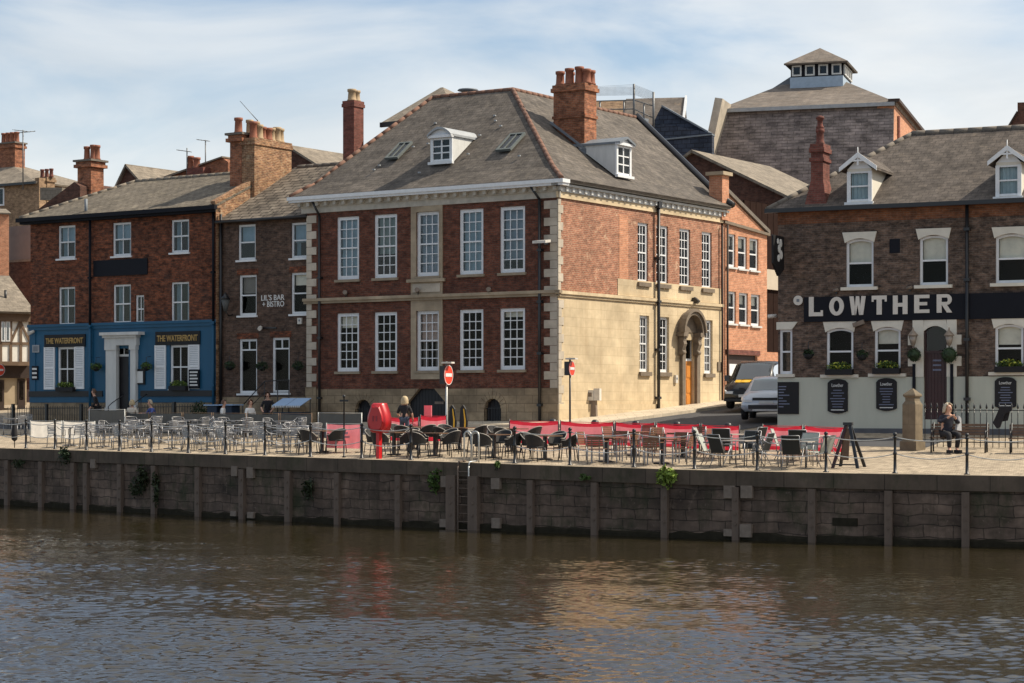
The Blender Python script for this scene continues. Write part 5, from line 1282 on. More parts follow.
fo = fm.build('door_frame', 'door_maroon', inn); MB().quad((idr[0], .11, zf), (idr[1], .11, zf), (idr[1], .11, idr[3]), (idr[0], .11, idr[3])).build('pane', 'glass_sky', fo)
for px in (914.5, 952.3):
    x = Lf.s_(px); MB().box(x - .05, x + .05, -.09, -.031, -.4, Lf.z_(px, 364)).build('dark_post', 'sign_navy', inn)
# roof
al = 4.6; xr = Lf.s_(912, al); zr_l = (Lf.z_(914, 133.5, al) + Lf.z_(1020, 128.5, al)) / 2; e = .3
kl = (zr_l - zl_e) / (al + e)
rm = MB(); rm.slab([(-e, -e, zl_e), (lW, -e, zl_e), (lW, al, zr_l), (xr, al, zr_l)]); rm.slab([(-e, 10, zl_e), (-e, -e, zl_e), (xr, al, zr_l)]); rm.slab([(lW, 10, zl_e), (-e, 10, zl_e), (xr, al, zr_l), (lW, al, zr_l)])
rmo = rm.build('roof', 'slate_inn', inn)
rg = MB(); ridge(rg, (xr, al, zr_l), (lW, al, zr_l), .12, .5); ridge(rg, (-e, -e, zl_e), (xr, al, zr_l), .10); rg.build('ridge_tiles', 'ridge_grey', rmo)
g = MB(); g.box(-e - .05, lW, -e - .14, -e + .01, zl_e - .13, zl_e + .01); g.build('gutter', 'black_paint', inn)
invl = lambda z: (z - zl_e) / kl - e
nL = Vector((0, -kl, 1)).normalized(); pL = Vector((0, -e, zl_e))
for (x0, x1, ys, yt_, pd, cur) in ((847.5, 871.5, 203, 168.5, .50, 'curtain_blue'), (996, 1021, 197.5, 162, .50, 'curtain_blue')):
    p0 = Lf.plane((x0 + x1) / 2, ys + .5, nL, pL); yf = max(p0.y, -.1)
    dz = p0.z if p0.y > -.1 else Lf.z_((x0 + x1) / 2, ys, yf)
    dormer(inn, Lf, 0, Lf.s_(x0, yf), Lf.s_(x1, yf), dz, Lf.z_((x0 + x1) / 2, yt_, yf), yf, invl, pd, False, 1, 2, 'slate_inn', over=.24, curtain=cur, cheek='cream_paint', glass='glass')
pc = Lf.plane(812, 203, nL, pL); y_ = max(.1, pc.y)
x0, x1 = Lf.s_(811, y_), Lf.s_(823, y_); zt = Lf.z_(818, 143.5, y_)
chimney(inn, x0, x1, y_, y_ + .75, pc.z - .3, zt, [((x0 + x1) / 2, y_ + .35, .72, .15, 'brick_chimney_dark')], 'brick_chimney_dark', cap=.06, flare=(Lf.z_(815, 180, y_), .22), neck=zt - .62)
cowl = MB(); cowl.lathe([(.13, 0), (.15, .05), (.10, .12), (.10, .32), (.16, .34), (.14, .42), (.03, .46)], ((x0 + x1) / 2, y_ + .35, zt + .553), 10); cowl.build('chimney_cowl', 'brick_chimney_dark', inn)
dp = MB(); x = Lf.s_(968); dp.tube((x, -.14, 0), (x, -.14, zl_e - .05), .06)
for z in (1.5, 3.5, 5.5, 7.2): dp.box(x - .1, x + .1, -.22, .0, z, z + .1)
dp.build('downpipe', 'black_paint', inn)
MB().box(Lf.s_(889.5), Lf.s_(900), -.012, .002, Lf.z_(895, 253), Lf.z_(895, 239)).build('wall_vent', 'sign_navy', inn)
# fascia sign
t, w2, h = pl_sign('inn_sign', 'long black fascia board with large cream LOWTHER letters across the inn front', 'sign', Lf, 804.5, 1050, 294.5, 320, 'sign_navy', y=-.002, th=.07)
zb_s = Lf.z_(927, 320, -.002)
sc = Lf.s_(927.25, -.002)
for ch, x0, x1, y0, y1 in (('L', 809, 823, 296.8, 316.2), ('O', 829.3, 844, 296.8, 315.6), ('W', 849.5, 865.8, 296.2, 315), ('T', 871.8, 886.8, 295.6, 314.6), ('H', 893, 907.6, 295.4, 314.2), ('E', 914.3, 929.5, 294.8, 313), ('R', 936.8, 952.2, 294.2, 312.6)):
    a, b = Lf.s_(x0, -.08), Lf.s_(x1, -.08); m = (x0 + x1) / 2; c, d = Lf.z_(m, y1, -.08), Lf.z_(m, y0, -.08); W_ = b - a; H_ = d - c; x = (a + b) / 2 - Lf.s_((804.5 + 1050) / 2, -.002) + 0
    cxs = (Lf.s_(804.5, -.002) + Lf.s_(1050, -.002)) / 2
    ox = a - cxs; oz = c - Lf.z_((804.5 + 1050) / 2, 320, -.002); k = .18; s = W_ * .30
    m_ = MB(); y0_, y1_ = -.10, -.071
    B = lambda u0, u1, v0, v1: m_.box(ox + u0 * W_, ox + u1 * W_, y0_, y1_, oz + v0 * H_, oz + v1 * H_)
    D = lambda P: m_.prism([(ox + u * W_, y0_, oz + v * H_) for u, v in P], (0, y1_ - y0_, 0))
    if ch == 'L': B(.0, .34, 0, 1); B(.34, 1, 0, .2); B(.84, 1, .2, .3)
    if ch == 'O':
        n = 24
        for i in range(n):
            t0, t1 = 2 * math.pi * i / n, 2 * math.pi * (i + 1) / n
            D([(.5 + .5 * math.cos(t0), .5 + .5 * math.sin(t0)), (.5 + .5 * math.cos(t1), .5 + .5 * math.sin(t1)), (.5 + .2 * math.cos(t1), .5 + .30 * math.sin(t1)), (.5 + .2 * math.cos(t0), .5 + .30 * math.sin(t0))])
    if ch == 'W':
        D([(0, 1), (.26, 1), (.40, 0), (.16, 0)]); D([(.40, 1.0), (.60, 1.0), (.405, 0), (.34, .42)]) if False else D([(.42, 1), (.5, 1), (.5, .62), (.405, 0), (.25, 0.07)][:4] if False else [(.40, 1), (.5, 1), (.5, .55), (.405, .004), (.30, .004)][:5])
        D([(.5, .998), (.60, .998), (.70, .004), (.595, .004), (.5, .548)]); D([(.74, 1), (1, 1), (.84, 0), (.60, 0)])
    if ch == 'T': B(.33, .67, 0, .8); B(0, 1, .8, 1); B(0, .13, .68, .8); B(.87, 1, .68, .8)
    if ch == 'H': B(0, .33, 0, 1); B(.67, 1, 0, 1); B(.33, .67, .4, .6)
    if ch == 'E': B(0, .33, 0, 1); B(.33, 1, 0, .19); B(.33, 1, .81, 1); B(.33, .85, .42, .6)
    if ch == 'R':
        B(0, .32, 0, 1); B(.32, .66, .82, 1); B(.32, .66, .42, .58); D([(.34, .42), (.66, .42), (1, 0), (.66, 0)]); n = 10
        for i in range(n):
            t0, t1 = -math.pi / 2 + math.pi * i / n, -math.pi / 2 + math.pi * (i + 1) / n
            D([(.66 + .32 * math.cos(t0), .71 + .29 * math.sin(t0)), (.66 + .32 * math.cos(t1), .71 + .29 * math.sin(t1)), (.66 + .06 * math.cos(t1), .70 + .12 * math.sin(t1)), (.66 + .06 * math.cos(t0), .70 + .12 * math.sin(t0))])
    m_.build('letter', 'letter_cream', t)
# boards
def menu(x0, x1, y0, y1, label, shaped, style, name='menu_board'):
    m = (x0 + x1) / 2; yb = -.031
    a, b = Lf.s_(x0, yb), Lf.s_(x1, yb); c, d = Lf.z_(m, y1, yb), Lf.z_(m, y0, yb); p = Lf.world((a + b) / 2, yb, c); t = thing(name, label, 'menu board', p, Lf.th); w2, h = (b - a) / 2, d - c
    q = MB()
    if shaped:
        P = []
        for k in range(9): u = 1 - 2 * k / 8; P.append((u * w2, -.05, h - .09 * u * u - (.05 if abs(u) == 1 else 0)))
        for k in range(9): u = -1 + 2 * k / 8; P.append((u * w2, -.05, .0 + .09 * u * u))
        q.prism(P, (0, .05, 0))
    else: q.box(-w2, w2, -.04, 0, 0, h)
    q.build('board', 'black_board', t)
    if style == 'chalk':
        r = MB(); rg_ = random.Random(9)
        for k in range(8): r.box(-w2 * .9, -w2 * .9 + w2 * rg_.uniform(.4, 1.1), -.046, -.0405, h * (.84 - .09 * k), h * (.84 - .09 * k) + .035)
        r.build('chalk_lines', 'letter_faint', t)
    else:
        r = MB(); rg_ = random.Random(int(x0))
        for k in range(7): ww = w2 * rg_.uniform(.35, .75); r.box(-ww, ww, -.056, -.0505, h * (.66 - .08 * k), h * (.66 - .08 * k) + .028)
        r.build('small_lines', 'letter_faint', t)
        text_part('heading', 'Lowther', .2, 'letter_white', t, (0, -.056, h * .82), width=w2 * 1.15, height=h * .10)
        MB().box(-w2 * .65, w2 * .65, -.056, -.0505, h * .09, h * .115).build('foot_line', 'letter_white', t)
menu(778, 799, 382, 414, 'black rectangular chalkboard at the left corner of the inn', False, 'chalk')
menu(828, 848, 379, 413.5, 'black arched menu board below the second lower inn window, nearest the chalkboard', True, 's')
menu(876.5, 897, 378, 411, 'black arched menu board just left of the stone gate pillar', True, 's')
menu(995, 1016.5, 377, 409, 'black arched menu board behind the spiked railing at the right edge', True, 's')
# hanging sign at the inn corner
p = Lf.world(Lf.s_(782.5), -.02, Lf.z_(783, 277)); t = thing('hanging_sign', 'black shield shaped sign with white emblem projecting from the left corner of the inn', 'hanging sign', p, Lf.th)
H_ = Lf.z_(783, 237) - Lf.z_(783, 277)
P = [(0, -.02, .25), (0, -.02, H_), (0, -1.15, H_), (0, -1.15, .42), (0, -.6, 0)]
MB().prism([(.0, q[1], q[2]) for q in P], (.07, 0, 0)).build('board', 'black_board', t)
e_ = MB()
for (y, z, r) in ((-.35, .75, .16), (-.55, .95, .15), (-.4, 1.15, .15), (-.62, .62, .13), (-.7, 1.2, .1), (-.5, .45, .12)): e_.lathe([(r, 0), (r, .012)], (0, 0, 0), 10) if False else e_.prism([(-.012, y + r * math.cos(2 * math.pi * k / 10), z + r * math.sin(2 * math.pi * k / 10)) for k in range(10)], (.011, 0, 0))
e_.build('emblem', 'letter_white', t); e_ = MB()
for (y, z, r) in ((-.35, .75, .16), (-.55, .95, .15), (-.4, 1.15, .15), (-.62, .62, .13), (-.7, 1.2, .1)): e_.prism([(.071, y + r * math.cos(2 * math.pi * k / 10), z + r * math.sin(2 * math.pi * k / 10)) for k in range(10)], (.011, 0, 0))
e_.build('emblem', 'letter_white', t)
MB().tube((.035, .0, H_ - .1), (.035, -1.2, H_ - .02), .025).build('bracket', 'black_paint', t)
# lanterns and topiary balls at the door
for px, side in ((913, 'left'), (949, 'right')):
    s, z = Lf.pt(px, 338, -.30); t = thing('wall_lantern', f'old bronze coloured glazed lantern on a bracket at the {side} of the inn door', 'lantern', Lf.world(s, -.30, z), Lf.th, 'lanterns at the inn door')
    m = MB(); m.path([(0, .24, -.4), (0, .15, -.45), (0, 0, -.38), (0, 0, -.26)], .022, 6); m.lathe([(.04, -.27), (.08, -.222)], (0, 0, 0), 6); m.box(-.06, .06, .235, .269, -.5, -.3); m.build('bracket', 'lantern_bronze', t)
    m = MB(); m.lathe([(.08, -.22), (.155, .08)], (0, 0, 0), 6); m.build('lamp_glass', 'lantern_glass', t)
    m = MB(); m.lathe([(.19, .08), (.165, .12), (.08, .22), (.04, .26), (.015, .36)], (0, 0, 0), 6); m.build('lantern_cap', 'lantern_bronze', t)
for px, side, sz in ((914, 'left', .24), (949, 'right', .29)):
    s, z = Lf.pt(px, 355, -.32); t = thing('topiary_ball', f'dark green hanging topiary ball beside the inn door, under the {side} lantern', 'topiary', Lf.world(s, -.32, z), Lf.th)
    m = MB(); m.ball((0, 0, 0), sz * .86, 12, 8); m.leaves((0, 0, 0), (sz, sz, sz), 500, .035, random.Random(px)); m.build('foliage', 'leaf_dark', t); MB().path([(0, 0, sz * .8), (0, .05, sz + .25), (0, .29, sz + .27)], .012, 5).build('hook', 'black_paint', t)
# window boxes
def planter_box(fr, x0, x1, py, y, label, h=.2, n=260, mats=('leaf_green', 'flower_yellow')):
    m = (x0 + x1) / 2; a, b = fr.s_(x0, y), fr.s_(x1, y); z = fr.z_(m, py, y); t = thing('window_box', label, 'window box', fr.world((a + b) / 2, y, z), fr.th, 'planted window boxes'); w2 = (b - a) / 2
    MB().box(-w2, w2, -.11, .11, 0, h).build('trough', 'black_board', t)
    r = random.Random(int(x0)); g = MB(); g.leaves((0, 0, h + .08), (w2, .14, .16), n, .05, r); lo = g.build('leaves', mats[0], t)
    g = MB(); g.leaves((0, -.04, h + .12), (w2 * .9, .14, .14), n // 4, .045, r); g.build('blossom', mats[1], t)
planter_box(Lf, 826, 853, 375.0, -.16, 'window box of yellow green plants on the second inn window from the left')
planter_box(Lf, 873, 900, 374.0, -.16, 'window box of yellow green plants on the inn window next to the door')
planter_box(Lf, 995, 1024, 372.4, -.16, 'window box of yellow green plants on the lower inn window at the right edge')
planter_box(Pf, 57, 74, 391.5, -.18, 'window box of leafy plants under the left shuttered pub window', mats=('leaf_green', 'leaf_bright'), n=320)
planter_box(Pf, 170, 187, 390.5, -.18, 'window box of leafy plants under the right shuttered pub window', mats=('leaf_green', 'leaf_bright'), n=320)
def basket(fr, px, py, label, r=.26, mats='leaf_green', y=-.38, seed=1):
    s, z = fr.pt(px, py, y); t = thing('hanging_basket', label, 'hanging basket', fr.world(s, y, z), fr.th, 'hanging baskets on the walls')
    m = MB(); m.lathe([(.02, -.2), (.13, -.15), (.19, 0)], (0, 0, 0), 10); m.build('basket', 'black_board', t)
    g = MB(); g.leaves((0, 0, .02), (r, r, r * .75), 260, .05, random.Random(seed)); g.build('leaves', mats, t)
    MB().path([(0, 0, 0), (0, 0, .42), (0, -y - .06 - (.05 if fr is Pf else 0), .45)], .014, 5).build('bracket', 'black_paint', t)
basket(Pf, 96, 367, 'green hanging basket on the blue wall left of the pub door', seed=2)
basket(Pf, 146.5, 366.5, 'green hanging basket above the pub menu case', seed=3)
basket(Bf, 229.5, 366, 'dark hanging basket at the left end of the bar wall', mats='leaf_dark', seed=4)
basket(Bf, 262, 366.5, 'dark hanging basket between the two ground floor bar windows', mats='leaf_dark', seed=5)
basket(Bf, 298, 366, 'dark hanging basket right of the bar doorway', mats='leaf_dark', seed=6)
basket(Lf, 808.5, 354, 'empty looking dark basket on the inn wall between the first two lower windows', mats='leaf_dark', r=.2, seed=7)
basket(Lf, 862, 355, 'empty looking dark basket on the inn wall between the second and third lower windows', mats='leaf_dark', r=.2, seed=8)
# fittings
t = wall_thing('alarm_box', 'round white alarm disc at the left end of the inn fascia', 'alarm', Lf, 798.5, 300.5, -.0); m = MB(); m.prism([(.17 * math.cos(2 * math.pi * k / 16), -.06, .17 * math.sin(2 * math.pi * k / 16)) for k in range(16)][::-1], (0, .058, 0)); m.build('casing', 'letter_cream', t); MB().box(-.05, .05, -.07, -.061, -.05, .05).build('badge', 'lead', t)
t = wall_thing('floodlight', 'pale floodlight tilted above the second lower inn window', 'floodlight', Lf, 860, 327.5, -.05); MB().prism([(-.18, -.2, .0), (.2, -.2, .12), (.16, -.2, .26), (-.22, -.2, .14)], (0, .12, .0)).build('lamp_head', 'concrete_pale', t); MB().box(-.04, .04, -.08, .05, .05, .15).build('bracket', 'black_paint', t)
for px, py, w_ in ((836.5, 291.5, 'left upper window'), (910, 289, 'middle upper window')):
    t = wall_thing('spotlight', f'small spotlight on top of the inn fascia by the {w_}', 'spotlight', Lf, px, py, -.05); MB().box(-.03, .03, -.05, .05, -.08, 0).build('bracket', 'black_paint', t); MB().tube((-.1, -.05, .02), (.08, -.1, .06), .05).build('lamp_head', 'concrete_pale', t)
t = wall_thing('security_camera', 'white bullet camera on the street side corner of the inn', 'camera', Lf, 774, 316, .35); MB().tube((.1, .0, .0), (-.2, -.1, -.02), .07, 8).build('body', 'concrete_white', t); MB().tube((.1, 0, 0), (.35, .0, -.12), .03).build('bracket', 'concrete_pale', t)
t = wall_thing('security_camera', 'white security lamp on the pub wall at the far left end of the blue fascia', 'camera', Pf, 34.5, 331.5, -.05); MB().tube((0, -.05, 0), (-.05, -.3, -.1), .08, 8).build('body', 'concrete_white', t); MB().box(-.04, .04, -.06, 0, -.05, .05).build('bracket', 'concrete_pale', t)
t = wall_thing('wall_lamp', 'old black wall lantern on the drainpipe between pub and bar', 'wall lamp', Bf, 225.5, 304, -.45); m = MB(); m.lathe([(.08, -.3), (.2, .2)], (0, 0, 0), 6); m.build('lamp_glass', 'grey_fabric', t); m = MB(); m.lathe([(.23, .2), (.12, .36), (.03, .5)], (0, 0, 0), 6); m.build('lantern_cap', 'black_paint', t); m = MB(); m.path([(0, 0, -.3), (0, .2, -.5), (0, .44, -.45)], .025, 5); m.build('bracket', 'black_paint', t)
t = wall_thing('floodlight', 'floodlight bar above the ground floor windows of the bar', 'floodlight', Bf, 268, 328, -.0); MB().box(-.6, .5, -.05, -.0, -.03, .03).build('bracket', 'black_paint', t); MB().tube((-.32, -.1, .02), (-.2, -.32, -.04), .09, 8).build('lamp_head', 'concrete_white', t)
t = wall_thing('alarm_box', 'white alarm box on the bar wall next to the stone quoins', 'alarm', Bf, 300.5, 321, -.0); MB().box(-.11, .11, -.08, -.001, -.13, .13).build('casing', 'concrete_white', t); MB().box(-.04, .04, -.09, -.081, -.02, .06).build('badge', 'lead', t)
# aerials
def aerial(px, py_top, py_bot, Y, label, arms):
    p = at(px, py_bot, Y); h = (py_bot - py_top) / F * Y; t = thing('tv_aerial', label, 'aerial', p)
    MB().tube((0, 0, -.6), (0, 0, h), .035, 6).build('mast', 'steel_dark', t); m = MB()
    for (a, z, ln) in arms:
        d = Vector((math.cos(a), math.sin(a), .15)); c = Vector((0, 0, h * z)); m.tube(c - d * ln * .3, c + d * ln * .7, .02, 5); n = Vector((-d.y, d.x, 0))
        for k in range(5): q = c + d * ln * (-.25 + .22 * k); m.tube(q - n * .2, q + n * .2, .012, 4)
    m.build('antenna', 'steel_dark', t)
aerial(23, 130, 178, 108, 'tall double armed television aerial at the far left beside the chimney pots', [(2.6, .98, .9), (.4, .95, .9)])
aerial(205.5, 140, 172, 111, 'hooked television aerial to the right of the two slim pots', [(2.9, .98, .7)])
aerial(187, 148, 170, 110.5, 'small television aerial at the left of the two slim pots', [(3.0, .85, .8)])
p = at(258, 121, 95); t = thing('tv_aerial', 'thin slanting whip aerial on the long chimney stack', 'aerial', p); q = at(240, 101, 95) - p; MB().tube((0, 0, 0), q, .02, 5, .012).build('mast', 'steel_dark', t); MB().tube((0, 0, -1.2), (0, 0, .05), .025, 5).build('stay', 'steel_dark', t)
# ================================================================== SETTING: river, quay, ground, street
def struct(o, name=None): o['kind'] = 'structure'; return o
# river: real ripples
def river():
    rs = np.random.RandomState(4)
    xs = np.arange(-26, 18, .055); ys = np.concatenate([np.arange(26, 37, .048), np.arange(37, 52, .075), np.arange(52, 88, .16)])
    X, Y = np.meshgrid(xs, ys); H = np.zeros_like(X)
    for k in range(120):
        lam = np.exp(rs.uniform(np.log(.125), np.log(.50))); th = rs.normal(np.pi / 2 - .1, .60); amp = .0070 * lam * rs.uniform(.5, 1.2)
        kx, ky = np.cos(th) * 2 * np.pi / lam, np.sin(th) * 2 * np.pi / lam
        # meander the crests so that they stay short
        ph = rs.uniform(0, 6.28) + 1.2 * np.sin(X * rs.uniform(.2, .7) + Y * rs.uniform(.1, .5) + rs.uniform(0, 6)) 
        H += amp * np.sin(kx * X + ky * Y + ph)
    SW = np.zeros_like(X)
    for k in range(10):
        lam = rs.uniform(1.6, 4.5); th = rs.normal(np.pi / 2, .5); SW += .0022 * lam * np.sin(np.cos(th) * 6.283 / lam * X + np.sin(th) * 6.283 / lam * Y + rs.uniform(0, 6.28))
    # calmer in the lee of the wall, gustier in patches
    g = .66 + .20 * np.sin(X * .16 + 1.3 * np.sin(Y * .11)) * np.sin(Y * .19 + .5 * np.sin(X * .21)) + .22 * np.sin(Y * 1.15 + 1.5 * np.sin(X * .13) + .6 * np.sin(X * .5)) * np.sin(X * .23 + .4 * Y)
    dq = np.array([[quay_info(x, y)[0] for x in xs[::14]] for y in ys[::14]])
    iy = np.minimum(np.arange(len(ys)) // 14, dq.shape[0] - 1); ix = np.minimum(np.arange(len(xs)) // 14, dq.shape[1] - 1)
    D = -dq[np.ix_(iy, ix)]
    # blocky look-up smoothed
    for _ in range(6): D[1:-1, 1:-1] = (D[:-2, 1:-1] + D[2:, 1:-1] + D[1:-1, :-2] + D[1:-1, 2:]) / 4
    lee = np.clip(.26 + np.clip(D / 34, 0, 1) ** 1.3, .26, 1.0) * np.clip(1.02 - (X - 2) * .030, .55, 1.0)
    H = (H * g + SW * .8) * lee
    H[0, :] = 0; H[-1, :] = 0; H[:, 0] = 0; H[:, -1] = 0
    ny, nx = X.shape
    co = np.stack([X, Y, H + WATER], -1).reshape(-1, 3)
    i = np.arange(ny * nx).reshape(ny, nx)
    f = np.stack([i[:-1, :-1], i[:-1, 1:], i[1:, 1:], i[1:, :-1]], -1).reshape(-1, 4)
    verts = co; faces = f.tolist()
    x0, x1, y0, y1 = xs[0], xs[-1], ys[0], ys[-1]
    base = len(verts)
    ext = np.array([(-300, -60, WATER), (300, -60, WATER), (300, y0, WATER), (x1, y0, WATER), (x0, y0, WATER), (-300, y0, WATER), (-300, y1, WATER), (x0, y1, WATER), (x1, y1, WATER), (300, y1, WATER), (-300, 260, WATER), (300, 260, WATER)])
    verts = np.concatenate([verts, ext]); b = base
    faces += [[b, b + 1, b + 2, b + 5], [b + 5, b + 4, b + 7, b + 6], [b + 3, b + 2, b + 9, b + 8], [b + 6, b + 9, b + 11, b + 10]]
    me = bpy.data.meshes.new('river'); me.from_pydata(verts.tolist(), [], faces)
    me.polygons.foreach_set('use_smooth', [True] * len(me.polygons))
    m, nt, bb = nodes_of('river_water'); me.materials.append(m)
    bb.inputs['Base Color'].default_value = (.027, .0205, .0080, 1); bb.inputs['Roughness'].default_value = .06; bb.inputs['IOR'].default_value = 1.58
    bb.inputs['Specular IOR Level'].default_value = .5
    tc = nt.nodes.new('ShaderNodeTexCoord'); mp = nt.nodes.new('ShaderNodeMapping'); mp.inputs['Scale'].default_value = (1, 1.5, 1); L(nt, tc.outputs['Object'], mp.inputs[0])
    n1 = noise(nt, mp.outputs[0], 10, 3, .6, .4)
    bump(nt, bb, n1, .14, .03)
    o = bpy.data.objects.new('river', me); COL.objects.link(o); return struct(o)
river()
# ground of the promenade as one sheet following the quay line, rising away from the river
pts = []; QN = []
for i in range(len(QP)):
    a = QP[max(0, i - 1)]; b = QP[min(len(QP) - 1, i + 1)]; d = (b - a).normalized(); QN.append(Vector((-d.y, d.x)))
ds = [0.62, 1.5, 3, 5, 7, 9, 11, 13, 15, 18, 22, 27, 33, 40]
def gpoint(i, d, dz=0): 
    p = QP[i] + QN[i] * d; return (p.x, p.y, QZ[i] + SLOPE * max(0, d - .6) + dz)
m = MB(); P = [gpoint(i, d) for i in range(len(QP)) for d in ds]; n = len(ds)
m.add(P, [[i * n + k, (i + 1) * n + k, (i + 1) * n + k + 1, i * n + k + 1] for i in range(len(QP) - 1) for k in range(n - 1)], True)
struct(m.build('promenade', 'setts'))
# terrain that carries on behind the town
m = MB(); a = [gpoint(i, 39.5, -.05) for i in range(len(QP))]
m.add(a + [(p[0] * 3 + 60, 500, 3) for p in a], [[i, i + 1, len(a) + i + 1, len(a) + i] for i in range(len(a) - 1)]); struct(m.build('terrain', 'earth'))
# tarmac strip between terrace and houses, and the side street
m = MB(); dd = [9.3, 10.4, 11.6, 12.6]; PP = []; rows_ = []
ids = [0, 1, 2, 3, 4, 5, 6, 7, 8, 9, 10, 11]
for i in ids:
    for d in dd: PP.append(gpoint(i, d, .006))
k_ = len(dd)
m.add(PP, [[i * k_ + k, (i + 1) * k_ + k, (i + 1) * k_ + k + 1, i * k_ + k + 1] for i in range(len(ids) - 1) for k in range(k_ - 1)]); struct(m.build('quay_road', 'asphalt'))
m = MB(); PP = []; ts = [-5.5, -4, -2.5, -1, 1, 3, 5, 8, 11, 15, 20, 28]; wss = [1.9, 3.2, 4.6, 6, 7.4, 8.8]
for t_ in ts:
    for wv in wss:
        p = M.world(wv, t_); PP.append((p.x, p.y, gz(p.x, p.y) + .012))
k_ = len(wss); m.add(PP, [[i * k_ + k, i * k_ + k + 1, (i + 1) * k_ + k + 1, (i + 1) * k_ + k] for i in range(len(ts) - 1) for k in range(k_ - 1)]); struct(m.build('side_street', 'asphalt'))
m = MB()
ts2 = [-2.0, 0, 2, 4, 6, 8, 10, 12, 14, 18, 24, 28]; top = []; low = []; 
for t_ in ts2:
    for wv in (0.02, 2.3): p = M.world(wv, t_); top.append((p.x, p.y, gz(p.x, p.y) + .13))
    p = M.world(2.3, t_); low.append((p.x, p.y, gz(p.x, p.y) - .1))
n = len(ts2); m.add(top + low, [[2 * i, 2 * i + 1, 2 * i + 3, 2 * i + 2] for i in range(n - 1)] + [[2 * i + 1, 2 * n + i, 2 * n + i + 1, 2 * i + 3] for i in range(n - 1)])
p0 = M.world(.02, -2); p1 = M.world(2.3, -2); m.add([(p0.x, p0.y, gz(p0.x, p0.y) - .1), (p1.x, p1.y, gz(p1.x, p1.y) - .1), top[1], top[0]], [(0, 1, 2, 3)])
struct(m.build('pavement', 'flagstones'))
m = MB(); a = []
for wv in (-13.5, -9, -5, -1, .0): 
    for yv in (-2.0, -.02): p = M.world(wv, yv); a.append((p.x, p.y, gz(p.x, p.y) + .12))
m.add(a, [[2 * i, 2 * i + 2, 2 * i + 3, 2 * i + 1] for i in range(4)]); b2 = [(x, y, z - .2) for x, y, z in a[::2]]; m.add(a[::2] + b2, [[i, 5 + i, 6 + i, i + 1] for i in range(4)]); struct(m.build('pavement', 'flagstones'))
# quay wall: stones, coping, timber fenders
qw = thing('quay_wall', 'long dark stone quay wall with timber fender posts rising from the river', 'wall', (QP[6].x, QP[6].y, WATER))
o = Vector((QP[6].x, QP[6].y, WATER))
rel = lambda x, y, z: (x - o.x, y - o.y, z - o.z)
m = MB(); u = 0; bot = -5.2; cz = .42
wallmesh_v = []; uvs = []
me_pts = []; acc = 0; accs = [0]
for i in range(1, len(QP)): acc += (QP[i] - QP[i - 1]).length; accs.append(acc)
for i in range(len(QP)): me_pts += [rel(QP[i].x, QP[i].y, bot), rel(QP[i].x, QP[i].y, QZ[i] - cz + .02)]
m.add(me_pts, [[2 * i, 2 * i + 2, 2 * i + 3, 2 * i + 1] for i in range(len(QP) - 1)]); wall_o = m.build('stone_face', 'quay_stone', qw)
uvl = wall_o.data.uv_layers[0]
for p in wall_o.data.polygons:
    for li in p.loop_indices:
        vi = wall_o.data.loops[li].vertex_index; uvl.data[li].uv = (accs[vi // 2] + .0, wall_o.data.vertices[vi].co.z)
# wet dark band at the waterline with weed
m = MB(); a = []
rs = random.Random(12)
fine = []
for i in range(len(QP) - 1):
    n = max(1, int((QP[i + 1] - QP[i]).length / .4))
    for k in range(n): fine.append((QP[i].lerp(QP[i + 1], k / n), QN[i]))
a = []
for p, nn in fine: 
    q = p - nn * .035; a += [rel(q.x, q.y, bot), rel(q.x, q.y, WATER + .12 + rs.uniform(-.06, .10)), rel(p.x + nn.x * .05, p.y + nn.y * .05, WATER + .24)]
m.add(a, [[3 * i, 3 * i + 3, 3 * i + 4, 3 * i + 1] for i in range(len(fine) - 1)] + [[3 * i + 1, 3 * i + 4, 3 * i + 5, 3 * i + 2] for i in range(len(fine) - 1)]); m.build('weed_band', 'algae', qw)
cp = MB(); a = []
fr_ = .10
for i in range(len(QP)):
    p = QP[i] - QN[i] * fr_; q = QP[i] + QN[i] * .63
    a += [rel(p.x, p.y, QZ[i] - cz), rel(p.x, p.y, QZ[i] + .0), rel(q.x, q.y, QZ[i] + .004), rel(QP[i].x + QN[i].x * .1, QP[i].y + QN[i].y * .1, QZ[i] - cz)]
n = len(QP); cp.add(a, [[4 * i, 4 * i + 4, 4 * i + 5, 4 * i + 1] for i in range(n - 1)] + [[4 * i + 1, 4 * i + 5, 4 * i + 6, 4 * i + 2] for i in range(n - 1)] + [[4 * i + 3, 4 * i + 7, 4 * i + 4, 4 * i] for i in range(n - 1)])
cp.m = [1] * (n - 1) + [0] * (n - 1) + [1] * (n - 1)
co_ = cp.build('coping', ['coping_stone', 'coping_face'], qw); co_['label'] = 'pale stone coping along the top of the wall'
uvl = co_.data.uv_layers[0]
for p in co_.data.polygons:
    for li in p.loop_indices:
        vi = co_.data.loops[li].vertex_index; uvl.data[li].uv = (accs[vi // 4], (0, .36, 1.0, -.2)[vi % 4] + .1)
def qat(px, out=0.0):
    """point on the quay line in pixel column px, and the line's normal"""
    p = Q(px, 0.0); t = qdir(p); nn = Vector((-t.y, t.x)); return Vector((p.x, p.y)) - nn * out, t, nn, quay_info(p.x, p.y)[1]
